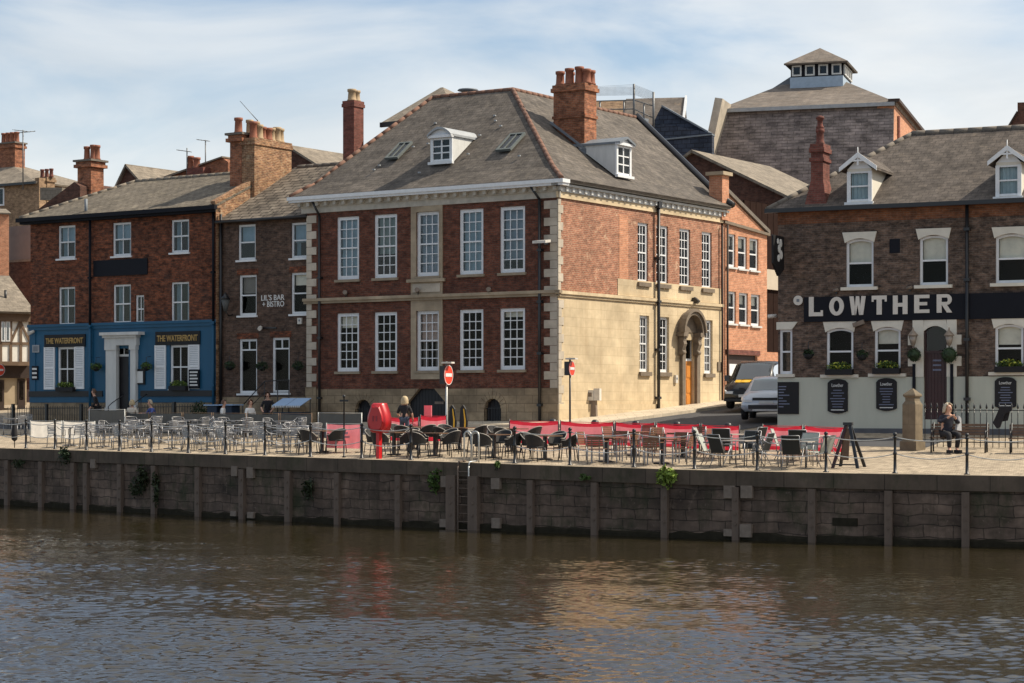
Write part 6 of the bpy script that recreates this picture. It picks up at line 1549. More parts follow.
def fender(px, w=.26, dep=.14, top=.45, mat='timber_fender'):
    p, t, nn, z = qat(px); m = MB(); h0, h1 = -5.0, z - top; ang = math.atan2(t.y, t.x)
    lo = rel(p.x, p.y, 0); mm = MB(); mm.box(-w / 2, w / 2, -dep, .0, h0, h1); mm.prism([(-w / 2, -dep, h1), (w / 2, -dep, h1), (w / 2, 0, h1 + .08), (-w / 2, 0, h1 + .08)], (0, 0, .02)) if False else None
    for zz in (h1 - .35, (h1 + WATER) / 2, WATER + .45): mm.tube((0, -dep - .025, zz), (0, -dep, zz), .045, 8)
    return mm.build('fender_post', mat, qw, loc=(lo[0], lo[1], -o.z), rz=ang)
for px in (9, 43, 75, 88, 122, 156, 200, 244, 290, 339, 400, 532, 596, 666, 737, 813, 889, 966): fender(px, .20 if px > 300 else .24)
for px in (454, 476): fender(px, .34, .20, .40)
def pad(px, y0, y1, w=.32, mat='concrete_pale'):
    p, t, nn, z = qat(px); Y = p.y; z1, z0 = (HY - y0) / F * Y, (HY - y1) / F * Y; lo = rel(p.x, p.y, 0)
    MB().box(-w / 2, w / 2, -.13, .0, z0, z1).build('rubbing_plate', mat, qw, loc=(lo[0], lo[1], -o.z), rz=math.atan2(t.y, t.x))
for px, y0, y1 in ((95.5, 459, 468), (237, 466, 476), (252.5, 467, 478), (447, 476, 487), (497.5, 478, 489), (731, 485.5, 498), (748, 485.5, 498), (236, 511, 516), (253, 512, 518), (446, 519, 527), (498, 518, 528), (731, 529, 536), (747, 524, 537)): pad(px, y0, y1, .34 if px > 700 else .30)
# hole and stained blocks: drain
p, t, nn, z = qat(845); lo = rel(p.x, p.y, 0); MB().box(-.35, .35, -.02, .05, (HY - 526) / F * p.y, (HY - 518) / F * p.y).build('drain_opening', 'algae', qw, loc=(lo[0], lo[1], -o.z), rz=math.atan2(t.y, t.x))
# plants on the wall
def wall_plant(px, py, rx, rz_, n, size, label, mat, name='wall_plant', out=.12):
    p, t, nn, z = qat(px, out); Y = p.y; zz = (HY - py) / F * Y; q = thing(name, label, 'plant', (p.x, p.y, zz), math.atan2(t.y, t.x))
    rr = random.Random(int(px * 7)); m = MB()
    for k in range(max(3, n // 45)):
        c = (rr.uniform(-rx, rx) * .6, rr.uniform(-.1, .02), rr.uniform(-rz_, rz_) * .6); m.leaves(c, (rx * .5, .12, rz_ * .5), 45, size, rr, .3)
    m.build('leaves', mat, q); m = MB()
    for k in range(4): m.path([(0, .1, rz_ * .4), (rr.uniform(-rx, rx) * .5, -.04, 0), (rr.uniform(-rx, rx) * .8, -.06, -rz_ * .8)], .008, 4)
    m.build('stem', 'leaf_dark', q)
wall_plant(668, 476, .34, .42, 330, .07, 'bright yellow green fern clump hanging over the coping below the wooden tables', 'leaf_bright')
wall_plant(438, 479, .26, .42, 240, .07, 'green fern growing out of the wall under the red lifebuoy side, left of the ladder', 'leaf_green')
wall_plant(66, 457, .55, .42, 220, .06, 'straggly green weed trailing down the wall at the far left, beside the twin fenders', 'leaf_dark')
wall_plant(142, 480, .55, .65, 380, .075, 'broad dark ivy patch on the left part of the quay wall', 'ivy_wall')
wall_plant(160, 488, .25, .6, 200, .065, 'narrow dark ivy strip just right of the broad ivy patch', 'ivy_wall')
wall_plant(313, 487, .35, .55, 220, .065, 'dark ivy patch on the wall below the thin black pole', 'ivy_wall')
wall_plant(22, 462, .5, .3, 150, .055, 'dark green moss tuft under the coping at the left edge', 'ivy_wall')
wall_plant(588, 477, .2, .10, 50, .045, 'tiny green sprig on the wall right of the long dark terrace tables', 'leaf_green')
wall_plant(500, 466, .1, .16, 50, .05, 'small green weed at the wall top right of the ladder', 'leaf_green')
# ================================================================== TERRACE FURNITURE
def ang_of(v): return math.atan2(v.y, v.x)
ORD = ['', 'first', 'second', 'third', 'fourth', 'fifth', 'sixth', 'seventh', 'eighth', 'ninth', 'tenth', 'eleventh', 'twelfth']
left_posts = [361.7, 310.6, 265, 225.5, 188.5, 151.5, 119.5, 86.5, 55, 26, -4]
POSTS = [(px, f'{ORD[i + 1]} post left of the lifebuoy') for i, px in enumerate(left_posts)]
POSTS += [(411, 'first post right of the lifebuoy')]
POSTS += [(px, f'{ORD[i + 1]} post right of the ladder') for i, px in enumerate((514.7, 570, 634, 694.5))]
POSTS += [(757.3, 'second post left of the easel'), (826, 'first post left of the easel'), (895, 'first post right of the easel'), (967, 'second post right of the easel'), (1040, 'third post right of the easel')]
POSTS.sort()
pproto = None; snapP = None; tops = []
for px, nm in POSTS:
    p = Q(px, .38); z = gz(p.x, p.y)
    if snapP is None:
        t = thing('chain_post', '', 'post', (0, 0, 0), 0, 'chain posts along the quay edge')
        m = MB(); m.lathe([(.085, 0), (.085, .02), (.045, .04), (.040, .50), (.052, .51), (.052, .57), (.038, .59), (.034, .94), (.05, .95), (.05, 1.0), (.03, 1.02)], (0, 0, 0), 10); m.build('shaft', 'black_paint', t)
        m = MB(); m.ball((0, 0, 1.06), .058, 10, 6); m.build('ball_top', 'black_paint', t)
        snapP = None; proto = t; bpy.context.view_layer.update(); snapP = snapshot(t); r = t
    else: r = dup(snapP)
    r.location = (p.x, p.y, z); r['label'] = 'black iron ball topped chain post on the quay edge, ' + nm
    tops.append((px, nm, Vector((p.x, p.y, z))))
for i in range(len(tops) - 1):
    (pa, na, a), (pb, nb_, b) = tops[i], tops[i + 1]
    if pa < 470 < pb: continue
    for lev, (h, sag, w) in enumerate(((.98, .10, 'upper'), (.54, .14, 'lower'))):
        A = a + Vector((0, 0, h)); B = b + Vector((0, 0, h)); mid = (A + B) / 2; m = MB(); n = 12
        pts = [A.lerp(B, k / n) - Vector((0, 0, sag * 4 * (k / n) * (1 - k / n))) - mid for k in range(n + 1)]
        m.path(pts, .014, 5); o = m.build('chain', 'steel_pale', None, mid); tag(o, f'{w} drooping chain running right from the {na}', 'chain', 'chains between the quay posts')
# ---------------------------------------------------------------- chairs
def frame_legs(root, w, d, h, mat, r=.014, splay=.03):
    for sx in (-1, 1):
        for sy in (-1, 1):
            MB().tube((sx * (w + splay * .5), sy * (d + splay), 0), (sx * w, sy * d, h), r, 6).build('leg', mat, root)
def c_alu(root):
    frame_legs(root, .23, .22, .45, 'aluminium', .015)
    m = MB()
    for k in range(7): y = -.22 + .068 * k; m.box(-.23, .23, y, y + .05, .44, .456)
    m.build('seat', 'aluminium', root)
    m = MB(); P = []
    for k in range(13): a = math.pi * (k / 12); P.append((-.27 * math.cos(a), .20 + .10 * math.sin(a), .82 - .0 * math.sin(a)))
    P = [(-.26, -.20, .45), (-.27, -.19, .66), (-.27, .02, .67), (-.26, .16, .74)] + [(-.25 * math.cos(math.pi * k / 8), .20 + .09 * math.sin(math.pi * k / 8), .80 + .03 * math.sin(math.pi * k / 8)) for k in range(9)] + [(.26, .16, .74), (.27, .02, .67), (.27, -.19, .66), (.26, -.20, .45)]
    m.path(P, .014, 6); m.build('armrest', 'aluminium', root)
    m = MB()
    for k in range(5): z = .50 + .062 * k; m.prism([(-.20, .235 + .05 * k / 5, z), (-.07, .285 + .05 * k / 5, z), (.07, .285 + .05 * k / 5, z), (.20, .235 + .05 * k / 5, z), (.20, .223 + .05 * k / 5, z), (.07, .273 + .05 * k / 5, z), (-.07, .273 + .05 * k / 5, z), (-.20, .223 + .05 * k / 5, z)], (0, 0, .04))
    for sx in (-.2, .2): m.tube((sx, .22, .45), (sx, .26, .80), .011, 5)
    m.build('backrest', 'aluminium', root)
def c_rattan(root):
    frame_legs(root, .21, .21, .43, 'black_paint', .016, .05)
    m = MB(); m.lathe([(.24, .41), (.26, .43), (.26, .455), (.02, .462)], (0, 0, 0), 14); m.build('seat', 'rattan', root)
    m = MB(); n = 16; P = []
    for k in range(n + 1):
        a = R(-125 + 250 * k / n) + math.pi / 2; q = math.cos(R(-125 + 250 * k / n)); q = max(0, q); zt = .60 + .22 * q ** .8; fl = 1.0 + .18 * q
        c, s = math.cos(a), math.sin(a); P += [(c * .245, s * .245, .44), (c * .29 * fl, s * .29 * fl, zt), (c * .265 * fl, s * .265 * fl, zt), (c * .225, s * .225, .46)]
    f = []
    for k in range(n):
        for j in range(4): f.append([4 * k + j, 4 * k + 4 + j, 4 * k + 4 + (j + 1) % 4, 4 * k + (j + 1) % 4])
    m.add(P, f, False); m.build('backrest', 'rattan', root)
    m = MB(); rim = [(P[4 * k + 1][0] * .97, P[4 * k + 1][1] * .97, P[4 * k + 1][2] + .008) for k in range(n + 1)]; m.path(rim, .014, 6); m.build('rim', 'rattan_worn', root)
def c_teak(root):
    for sx in (-1, 1):
        MB().box(sx * .25 - .016, sx * .25 + .016, -.24, -.208, 0, .66).build('leg', 'aluminium', root)
        m = MB(); m.tube((sx * .25, .22, 0), (sx * .25, .22, .45), .018, 6); m.tube((sx * .25, .22, .45), (sx * .25, .31, .88), .018, 6); m.build('leg', 'aluminium', root)
        MB().box(sx * .25 - .025, sx * .25 + .025, -.25, .26, .662, .685).build('armrest', 'teak', root)
    m = MB()
    for k in range(7): y = -.23 + .066 * k; m.box(-.23, .23, y, y + .052, .44, .458)
    m.build('seat', 'teak', root)
    m = MB()
    for k in range(6): z = .52 + .062 * k; y = .235 + .013 * k; m.box(-.232, .232, y, y + .018, z, z + .052)
    m.build('backrest', 'teak', root)
def c_sling(root, fab='sling_black', fr='aluminium', hi=.93):
    for sx in (-1, 1):
        m = MB(); m.path([(sx * .27, -.26, 0), (sx * .27, -.24, .62), (sx * .27, -.20, .66), (sx * .27, .20, .66)], .014, 6); m.build('leg', fr, root)
        m = MB(); m.tube((sx * .27, .28, 0), (sx * .27, -.05, .60), .013, 6); m.build('leg', fr, root)
        m = MB(); m.box(sx * .27 - .022, sx * .27 + .022, -.24, .20, .675, .69); m.build('armrest', fr, root)
    m = MB(); m.prism([(-.25, -.24, .45), (-.25, .2, .41), (-.25, .2, .42), (-.25, -.24, .462)], (.5, 0, 0)); m.build('seat', fab, root)
    m = MB(); m.prism([(-.25, .2, .42), (-.25, .38, hi), (-.25, .395, hi), (-.25, .215, .415)], (.5, 0, 0)); m.build('backrest', fab, root)
    m = MB()
    for sx in (-.26, .26): m.tube((sx, .2, .42), (sx, .39, hi + .01), .013, 6)
    m.tube((-.26, .39, hi + .01), (.26, .39, hi + .01), .013, 6); m.build('back_frame', fr, root)
def c_slinggrey(root): c_sling(root, 'sling_grey', 'aluminium', .90)
CH = {'alu': (c_alu, 'silver metal armchair'), 'rat': (c_rattan, 'black wicker chair'), 'teak': (c_teak, 'wooden slatted armchair'), 'sling': (c_sling, 'black fabric chair'), 'grey': (c_slinggrey, 'pale grey fabric chair')}
def t_round(root, top='aluminium', r=.36):
    m = MB(); m.lathe([(r - .01, .70), (r, .705), (r, .725), (r - .012, .73)], (0, 0, 0), 20); m.build('tabletop', top, root)
    MB().tube((0, 0, .03), (0, 0, .70), .030, 8).build('pedestal', 'aluminium', root)
    m = MB()
    for k in range(4): a = math.pi / 4 + math.pi / 2 * k; m.tube((0, 0, .05), (.30 * math.cos(a), .30 * math.sin(a), .015), .022, 6)
    m.build('foot', 'aluminium', root)
def t_dark(root):
    m = MB(); m.box(-.40, .40, -.36, .36, .715, .745); m.build('tabletop', 'table_brown', root); MB().box(-.045, .045, -.045, .045, .02, .715).build('pedestal', 'black_paint', root); m = MB(); m.box(-.28, .28, -.035, .035, 0, .03); m.box(-.035, .035, -.28, .28, .031, .05); m.build('foot', 'black_paint', root)
def t_teak(root):
    m = MB()
    for k in range(7): x = -.36 + .104 * k; m.box(x, x + .095, -.36, .36, .715, .738)
    m.box(-.36, .36, -.32, -.28, .69, .714); m.box(-.36, .36, .28, .32, .69, .714); m.build('tabletop', 'teak', root); MB().box(-.05, .05, -.05, .05, .02, .69).build('pedestal', 'black_paint', root); m = MB(); m.lathe([(.26, 0), (.26, .02), (.05, .05)], (0, 0, 0), 14); m.build('foot', 'black_paint', root)
def t_pale(root):
    m = MB(); m.box(-.42, .42, -.40, .40, .70, .73); m.build('tabletop', 'table_pale', root)
    for sx in (-1, 1):
        for sy in (-1, 1): MB().tube((sx * .37, sy * .35, 0), (sx * .37, sy * .35, .70), .02, 6).build('leg', 'aluminium', root)
TB = {'alu': (t_round, 'round silver cafe table'), 'rat': (t_dark, 'square dark brown table'), 'teak': (t_teak, 'slatted teak table'), 'sling': (t_pale, 'pale square garden table')}
protos = {}
def inst(key, fn, name, label, cat, loc, rz, group):
    if key not in protos:
        t = thing(name, label, cat, loc, rz, group); fn(t); bpy.context.view_layer.update(); protos[key] = snapshot(t); return t
    r = dup(protos[key]); r.location = loc; r.rotation_euler = (0, 0, rz); r['label'] = label; r['group'] = group; return r
TABLES = []
for px in (70, 104, 137, 172, 207, 244, 284): TABLES.append((px, 1.75, 'alu', 'front'))
for px in (120, 160, 198, 235, 272, 302): TABLES.append((px, 4.0, 'alu', 'middle'))
for px in (12, 143, 190, 236, 284): TABLES.append((px, 6.1, 'alu', 'back'))
for px in (322, 394, 435, 494, 545): TABLES.append((px, 1.9, 'rat', 'front'))
for px in (413, 460, 512): TABLES.append((px, 4.2, 'rat', 'middle'))
for px in (607, 662): TABLES.append((px, 1.9, 'teak', 'front'))
for px in (634, 683): TABLES.append((px, 4.2, 'teak', 'middle'))
for px in (737, 797): TABLES.append((px, 1.9, 'sling', 'front'))
for px in (728, 808): TABLES.append((px, 4.2, 'sling', 'middle'))
SIDE = {'left': math.pi, 'right': 0, 'river': -math.pi / 2, 'far': math.pi / 2}
rng = random.Random(21)
LAND = POSTS
used_n = {}
info = []
for (px, d, kind, row) in TABLES:
    q = min(LAND, key=lambda a: abs(a[0] - px)); key = (row, q[1]); used_n.setdefault(key, []).append(px)
    info.append((px, d, kind, row, q))
CHAIRPOS = []
for (px, d, kind, row, q) in info:
    same = sorted(used_n[(row, q[1])])
    rel_ = '' if len(same) == 1 else (' left of' if px == same[0] else ' right of')
    where = f'{row} table{" just" + rel_ if rel_ else " at"} {q[1].replace(" the ", " ")}'
    p = Q(px, d); t = qdir(p); base = ang_of(t)
    inst('T' + kind, TB[kind][0], 'cafe_table', f'{TB[kind][1]}, {where}', 'table', (p.x, p.y, p.z), base + rng.uniform(-.15, .15), 'terrace tables')
    sides = {'alu': ['left', 'right', 'far', 'river'], 'rat': ['left', 'right', 'far', 'river'], 'teak': ['left', 'right', 'far', 'river'], 'sling': ['left', 'right', 'far', 'river']}[kind]
    if row != 'front': sides = ['left', 'right', rng.choice(['far', 'river'])]
    elif kind == 'alu': sides = rng.sample(sides, 3) if px not in (104, 207) else sides
    for s in sides:
        ck = kind
        if kind == 'sling' and s == 'left': ck = 'grey'
        if kind == 'sling' and px in (797, 808) and s in ('right', 'far'): ck = 'grey'
        if kind == 'sling' and px == 797 and s == 'left': ck = 'alu'
        a = base + SIDE[s] + rng.uniform(-.22, .22); rr = {'alu': .62, 'rat': .66, 'teak': .64, 'sling': .70}[kind] + rng.uniform(-.05, .10)
        c = Vector((p.x + rr * math.cos(a), p.y + rr * math.sin(a))); z = gz(c.x, c.y)
        if quay_info(c.x, c.y)[0] < .75: c = c + Vector((-t.y, t.x)) * (.75 - quay_info(c.x, c.y)[0])
        lab = f'{CH[ck][1]}, {s} side, {where}'
        inst('C' + ck, CH[ck][0], 'terrace_chair', lab, 'chair', (c.x, c.y, z), a - math.pi / 2 + rng.uniform(-.25, .25), 'terrace chairs')
# a few extra empty tables' chairs stand in a row at the far left (dark)
# ---------------------------------------------------------------- windbreak banners
def banner(a, b, z0, z1, mats, label, name='windbreak_banner', cat='windbreak', strip=True, print_=False, frame='steel_pale', group='windbreak banners round the terrace', seed=0, foot=True):
    A = Q(*a); B = Q(*b); mid = (A + B) / 2; mid.z = gz(mid.x, mid.y); t = thing(name, label, cat, mid, ang_of(B - A), group); ln = (Vector((B.x, B.y)) - Vector((A.x, A.y))).length / 2 - .04
    dzl, dzr = A.z - mid.z, B.z - mid.z; rr = random.Random(seed); ph = rr.uniform(0, 6)
    n = 16; m = MB()
    def wave(u, v): return .025 * math.sin(u * 7 + ph) * (.4 + .6 * (1 - v)) + .012 * math.sin(u * 17 + v * 3)
    rowsv = [0, .14, .16, .5, .84, .86, 1] if strip else [0, .5, 1]
    P = []
    for j, v in enumerate(rowsv):
        for i in range(n + 1):
            u = -1 + 2 * i / n; zz = z0 + (z1 - z0) * v - (.07 if strip else .03) * (1 - u * u) * v + (dzl + dzr) / 2 + (dzr - dzl) / 2 * u; P.append((u * ln, wave(u * 1.5, v), zz))
    for j in range(len(rowsv) - 1):
        m.mi = 1 if strip and j in (0, len(rowsv) - 2) else 0
        for i in range(n):
            k = j * (n + 1) + i
            m.v if False else None
    m.v = [tuple(p) for p in P]
    for j in range(len(rowsv) - 1):
        for i in range(n): k = j * (n + 1) + i; m.f.append([k, k + 1, k + n + 2, k + n + 1]); m.m.append(1 if strip and j in (0, 1, len(rowsv) - 2, len(rowsv) - 3) and rowsv[j + 1] - rowsv[j] < .2 else 0); m.sm.append(True)
    o = m.build('panel', mats, t)
    for u, dz in ((-1, dzl), (1, dzr)):
        m = MB(); m.tube((u * (ln + .02), 0, dz), (u * (ln + .02), 0, z1 + .03 + dz), .018, 6); m.build('post', frame, t)
        if foot: MB().box(u * (ln + .02) - .05, u * (ln + .02) + .05, -.22, .22, dz, dz + .025).build('foot', 'black_paint', t)
    m = MB(); m.tube((-ln, 0, z1 + dzl + (.01 if frame != 'black_paint' else -.03)), (ln, 0, z1 + dzr + (.01 if frame != 'black_paint' else -.03)), .010, 6); m.build('rail', frame if frame != 'black_paint' else 'red_edge', t)
    if print_:
        m = MB()
        for (u0, u1, v0, v1) in ((-.2, .35, .55, .66), (-.15, .45, .40, .50), (-.3, .2, .28, .34)):
            m.add([(u0 * ln, -.055, z0 + (z1 - z0) * v0), (u1 * ln, -.055, z0 + (z1 - z0) * (v0 + .03)), (u1 * ln, -.055, z0 + (z1 - z0) * (v1 + .03)), (u0 * ln, -.055, z0 + (z1 - z0) * v1)], [(0, 1, 2, 3)])
        m.build('print', 'pink_print', t)
    return t
RS = ['red_sheet', 'red_edge']
banner((30, 3.0), (62, 3.0), .20, .84, ['white_fabric'], 'plain white windbreak banner at the far left of the terrace', strip=False)
banner((63, 3.0), (95, 3.0), .20, .84, ['white_fabric'], 'white windbreak banner half hidden behind silver chairs, right of the plain one', strip=False)
banner((89, 6.9), (125, 6.9), .10, 1.05, ['grey_fabric'], 'dark windbreak in a pale metal frame below the pub door', strip=False)
for k, (x0, x1, w_) in enumerate(((126, 149, 'behind the people in cream and blue'), (150, 182, 'below the right pub window'), (183, 212, 'left of the navy planters'), (213, 246, 'in front of the navy planters'), (247, 279, 'in front of the bar steps'), (280, 312, 'below the striped awning'))): banner((x0, 7.6), (x1, 7.6), .05, .88, ['grey_fabric'], 'dark grey windbreak at the back of the terrace ' + w_, strip=False, frame='timber_oak', seed=k)
banner((318, 6.4), (362, 6.4), .1, 1.0, ['grey_fabric'], 'dark windbreak before the low round arched opening of the corner house', strip=False)
banner((326, 2.5), (361, 2.5), .12, .92, RS, 'red windbreak with white print left of the lifebuoy cabinet', strip=False, print_=True, seed=3)
banner((390, 6.0), (419, 6.0), .1, .92, RS, 'red windbreak just right of the lifebuoy cabinet', seed=4, frame='black_paint')
banner((420, 6.2), (447, 6.2), .1, .98, RS, 'red windbreak in front of the dark cellar doors', seed=5, frame='black_paint')
for k, (x0, d0_, x1, d1__, w_) in enumerate(((509, 7.0, 559, 7.0, 'below the arched gate of the corner house'), (560, 7.0, 614, 7.0, 'below the white cabinet on the cream wall'), (615, 7.0, 655, 7.0, 'at the foot of the cream wall, left of the road'), (656, 7.0, 700, 6.8, 'in front of the grey side street'), (701, 6.8, 740, 6.5, 'below the silver car'), (762, 6.0, 803, 6.0, 'below the inn chalkboard'), (804, 6.0, 848, 5.6, 'just left of the easel'))):
    banner((x0, d0_ - 1.0 * (x0 < 750)), (x1, d1__ - 1.0 * (x0 < 750)),   .12, .88, RS, 'long red windbreak ' + w_, seed=10 + k, frame='black_paint')
p = Q(428, 7.2); t = thing('menu_stand', 'small square red menu stand standing above the red windbreak by the cellar doors', 'menu stand', p, ang_of(qdir(p)))
MB().box(-.17, .17, -.02, .02, .85, 1.25).build('board', 'red_sheet', t); MB().tube((0, 0, 0), (0, 0, .85), .025, 6).build('stem', 'steel_pale', t); m = MB(); m.lathe([(.18, 0), (.18, .02), (.03, .03)], (0, 0, 0), 12); m.build('foot', 'black_paint', t)
# ---------------------------------------------------------------- lifebuoy cabinet
p = Q(379, .55); t = thing('lifebuoy_cabinet', 'glossy red lifebuoy cabinet on a red post at the quay edge', 'lifebuoy cabinet', p, ang_of(qdir(p)))
sc_ = p.y / F; zb = p.z; zz = lambda py: (HY - py) * sc_ - zb
out = [(5.6, 403), (6.2, 403.3), (6.8, 404.5), (8.2, 407.5), (9.6, 410.6), (10.9, 413.8), (11.8, 417), (12.2, 420), (12.1, 423), (11.5, 426), (10.4, 428.8), (9.0, 431), (8.0, 432.2), (6.6, 432.8)]
pr = [(x * sc_, zz(y)) for x, y in out]; loop = [(x, z) for x, z in pr] + [(-x, z) for x, z in pr[::-1]]
m = MB(); cz_ = zz(419)
def ring(k, y): return [(x * k, y, cz_ + (z - cz_) * k) for x, z in loop]
r0, r1, r2, r3 = ring(1, .16), ring(1, -.06), ring(.90, -.16), ring(.72, -.19); n = len(loop)
m.add(r0 + r1 + r2 + r3, [[a * n + i, a * n + (i + 1) % n, (a + 1) * n + (i + 1) % n, (a + 1) * n + i] for a in range(3) for i in range(n)] + [list(range(n)), [3 * n + i for i in range(n)][::-1]])
bm_o = m.build('cabinet', 'red_metal', t)
for pl in bm_o.data.polygons: pl.use_smooth = len(pl.vertices) == 4
MB().box(-.062, .062, -.07, .07, 0, zz(432)).build('post', 'red_metal', t)
m = MB(); m.box(-.10, -.045, -.20, -.186, cz_ - .07, cz_ + .10); m.box(.035, .09, -.20, -.186, cz_ - .07, cz_ + .10); m.build('hand_slot', 'cloth_red', t)
# ---------------------------------------------------------------- ladder hoops
p = Q(471.5, .25); a_ = ang_of(qdir(p)); t = thing('quay_ladder', 'pale metal quay ladder with two tall hooped handrails', 'ladder', p, a_)
for x in (-.27, .01):
    m = MB(); P = [(x, -.0, -.0), (x, -.0, .78)] + [(x + .13 - .13 * math.cos(math.pi * k / 8), 0, .80 + .13 * math.sin(math.pi * k / 8)) for k in range(1, 8)] + [(x + .26, 0, .78), (x + .26, 0, 0)]; m.path(P, .026, 8); m.build('handrail', 'steel_pale', t)
zw = WATER - p.z
for x in (-.2, .2):
    m = MB(); m.tube((x, -.42, zw - .5), (x, -.42, -.1), .025, 6); m.path([(x, -.42, -.1), (x, -.38, .02), (x, -.0, .04)], .025, 6); m.build('stile', 'steel_pale' if x > 0 else 'timber_fender', t)
for k in range(8): MB().tube((-.2, -.42, zw + .25 * k), (.2, -.42, zw + .25 * k), .014, 6).build('rung', 'timber_fender', t)
# thin pole
p = Q(344, .7); t = thing('thin_pole', 'thin tall black pole with a small cap beside the red print banner', 'pole', p); MB().lathe([(.05, 0), (.05, .04), (.026, .06), (.024, 1.90), (.045, 1.91), (.045, 1.97), (.01, 2.0)], (0, 0, 0), 8).build('shaft', 'black_paint', t); MB().box(-.14, .14, -.02, .02, 1.78, 1.84).build('crossbar', 'black_paint', t)
p = Q(14.5, .5); t = thing('closed_parasol', 'dark closed parasol tied round its pole at the left edge of the quay', 'parasol', p); MB().tube((0, 0, 0), (0, 0, 1.15), .02, 6).build('pole', 'black_paint', t); MB().lathe([(.03, .25), (.11, .32), (.12, .5), (.08, .9), (.03, 1.08)], (0, 0, 0), 9).build('canopy', 'cloth_black', t)
# easel
p = Q(848, 1.9); a_ = ang_of(qdir(p)); t = thing('easel_sign', 'dark wooden A-frame easel standing near the edge right of the terrace', 'easel', p, a_)
for nm, y0, y1, c_ in (('front', -.30, -.02, 'door_maroon'), ('rear', .42, .02, 'black_paint')):
    for sx in (-1, 1): m = MB(); b0 = Vector((sx * .36, y0, 0)); b1 = Vector((sx * .05, y1, 1.22)); w_ = Vector((.045, 0, 0)); m.prism([b0 - w_, b0 + w_, b1 + w_, b1 - w_], (0, .05, 0)); m.build('leg', c_ if sx < 0 else 'black_paint', t)
m = MB(); m.prism([(-.16, -.15, .22), (.06, -.15, .22), (.06, -.02, 1.1), (-.10, -.02, 1.1)], (0, .03, 0)); m.build('board', 'wood_brown', t); MB().box(-.13, .13, -.06, .08, 1.20, 1.28).build('top_bar', 'black_paint', t); m = MB(); m.box(-.33, .33, -.29, -.26, .08, .12); m.build('crossbar', 'black_paint', t)
# bollards behind the windbreaks
bs = None
for k, (px, d, w_) in enumerate(((595, 6.7, 'in front of the white cabinet, leftmost of the bollards'), (636, 6.7, 'behind the windbreak at the foot of the cream wall'), (677, 6.7, 'at the edge of the side street, third of the bollards'), (728, 6.6, 'below the silver car, rightmost of the bollards'), (553, 6.7, 'by the downpipe of the corner house') )):
    p = Q(px, d)
    if bs is None:
        t = thing('bollard', '', 'bollard', p, 0, 'black street bollards'); m = MB(); m.lathe([(.13, 0), (.13, .08), (.085, .12), (.075, .66), (.09, .68)], (0, 0, 0), 12); m.build('shaft', 'black_paint', t); m = MB(); m.lathe([(.09, .685), (.12, .70), (.13, .78), (.11, .85), (.05, .89)], (0, 0, 0), 12); m.build('cap', 'black_paint', t); bpy.context.view_layer.update(); bs = snapshot(t); r = t
    else: r = dup(bs)
    r.location = p; r['label'] = 'round headed black bollard ' + w_
# road signs
def road_sign(px, py, rpx, py_base_d, nrm_deg, label, pole_px, pole_mat, hood=True, Y=None):
    g = Q(pole_px, py_base_d) if Y is None else Vector(((pole_px - CX) / F * Y, Y, gz((pole_px - CX) / F * Y, Y))); Y = g.y; zc = (HY - py) / F * Y - g.z; r = rpx / F * Y
    t = thing('no_entry_sign', label, 'road sign', g, R(nrm_deg)); top = zc + r + .12
    m = MB(); m.lathe([(.045, 0), (.04, .05), (.038, top)], (0, 0, 0), 8); m.build('pole', pole_mat, t)
    # disc faces local -y
    n = 28; rim = [(r * math.cos(2 * math.pi * k / n), 0, zc + r * math.sin(2 * math.pi * k / n)) for k in range(n)]
    m = MB(); m.prism([(x, -.09, z) for x, y, z in rim], (0, .02, 0)); d = m.build('disc', 'sign_red', t)
    MB().box(-r * .72, r * .72, -.098, -.0905, zc - r * .17, zc + r * .17).build('bar', 'letter_white', d)
    m = MB(); n2 = 28; P = []
    for k in range(n2): a0, a1 = 2 * math.pi * k / n2, 2 * math.pi * (k + 1) / n2; m.add([(r * .93 * math.cos(a0), -.093, zc + r * .93 * math.sin(a0)), (r * math.cos(a0), -.093, zc + r * math.sin(a0)), (r * math.cos(a1), -.093, zc + r * math.sin(a1)), (r * .93 * math.cos(a1), -.093, zc + r * .93 * math.sin(a1))], [(0, 1, 2, 3)])
    m.build('rim', 'letter_white', d)
    m = MB(); m.box(-r * .8, r * .8, -.065, .14, zc - r * .9, zc + r * .9); m.build('backing_box', 'black_paint', t)
    if hood: m = MB(); m.box(-.22, .05, -.30, .10, zc + r + .05, zc + r + .11); m.build('lamp_hood', 'concrete_white', t); m = MB(); m.tube((0, 0, zc + r - .1), (0, 0, zc + r + .05), .03, 6); m.build('bracket', 'black_paint', t)
    return t
road_sign(449, 375, 10, 9.6, 66, 'red no entry sign on a pale pole in front of the dark cellar doors', 446.5, 'steel_pale')
road_sign(572, 368.5, 7.6, 13.0, 66, 'red no entry sign on a dark pole at the sunlit corner of the house', 570, 'black_paint', Y=79.2)
road_sign(-4.5, 370, 6, 11.0, 30, 'red and white road sign cut off at the left edge beside the timbered house', -1.5, 'black_paint', hood=False)
# feeder cabinet
Yc = 83.0; x_ = (592 - CX) / F * Yc; zg = gz(x_, Yc) + .12; t = thing('control_cabinet', 'white control cabinet on a grey stone pedestal against the cream wall', 'cabinet', (x_, Yc, zg), R(-15))
zt_ = (HY - 389) / F * Yc - zg; zm_ = (HY - 400.5) / F * Yc - zg
m = MB(); m.prism([(-.16, -.14, 0), (.20, -.14, 0), (.17, -.14, zm_), (-.19, -.14, zm_)], (0, .3, 0)); m.build('pedestal', 'concrete_pale', t); m = MB(); m.box(-.28, .10, -.22, .2, zm_, zt_ - .04); m.box(.102, .34, -.18, .2, zm_ + .0, zt_ + .02); m.build('cabinet_box', 'concrete_white', t); MB().box(-.22, .04, -.23, -.221, zm_ + .15, zt_ - .14).build('vent', 'concrete_pale', t)
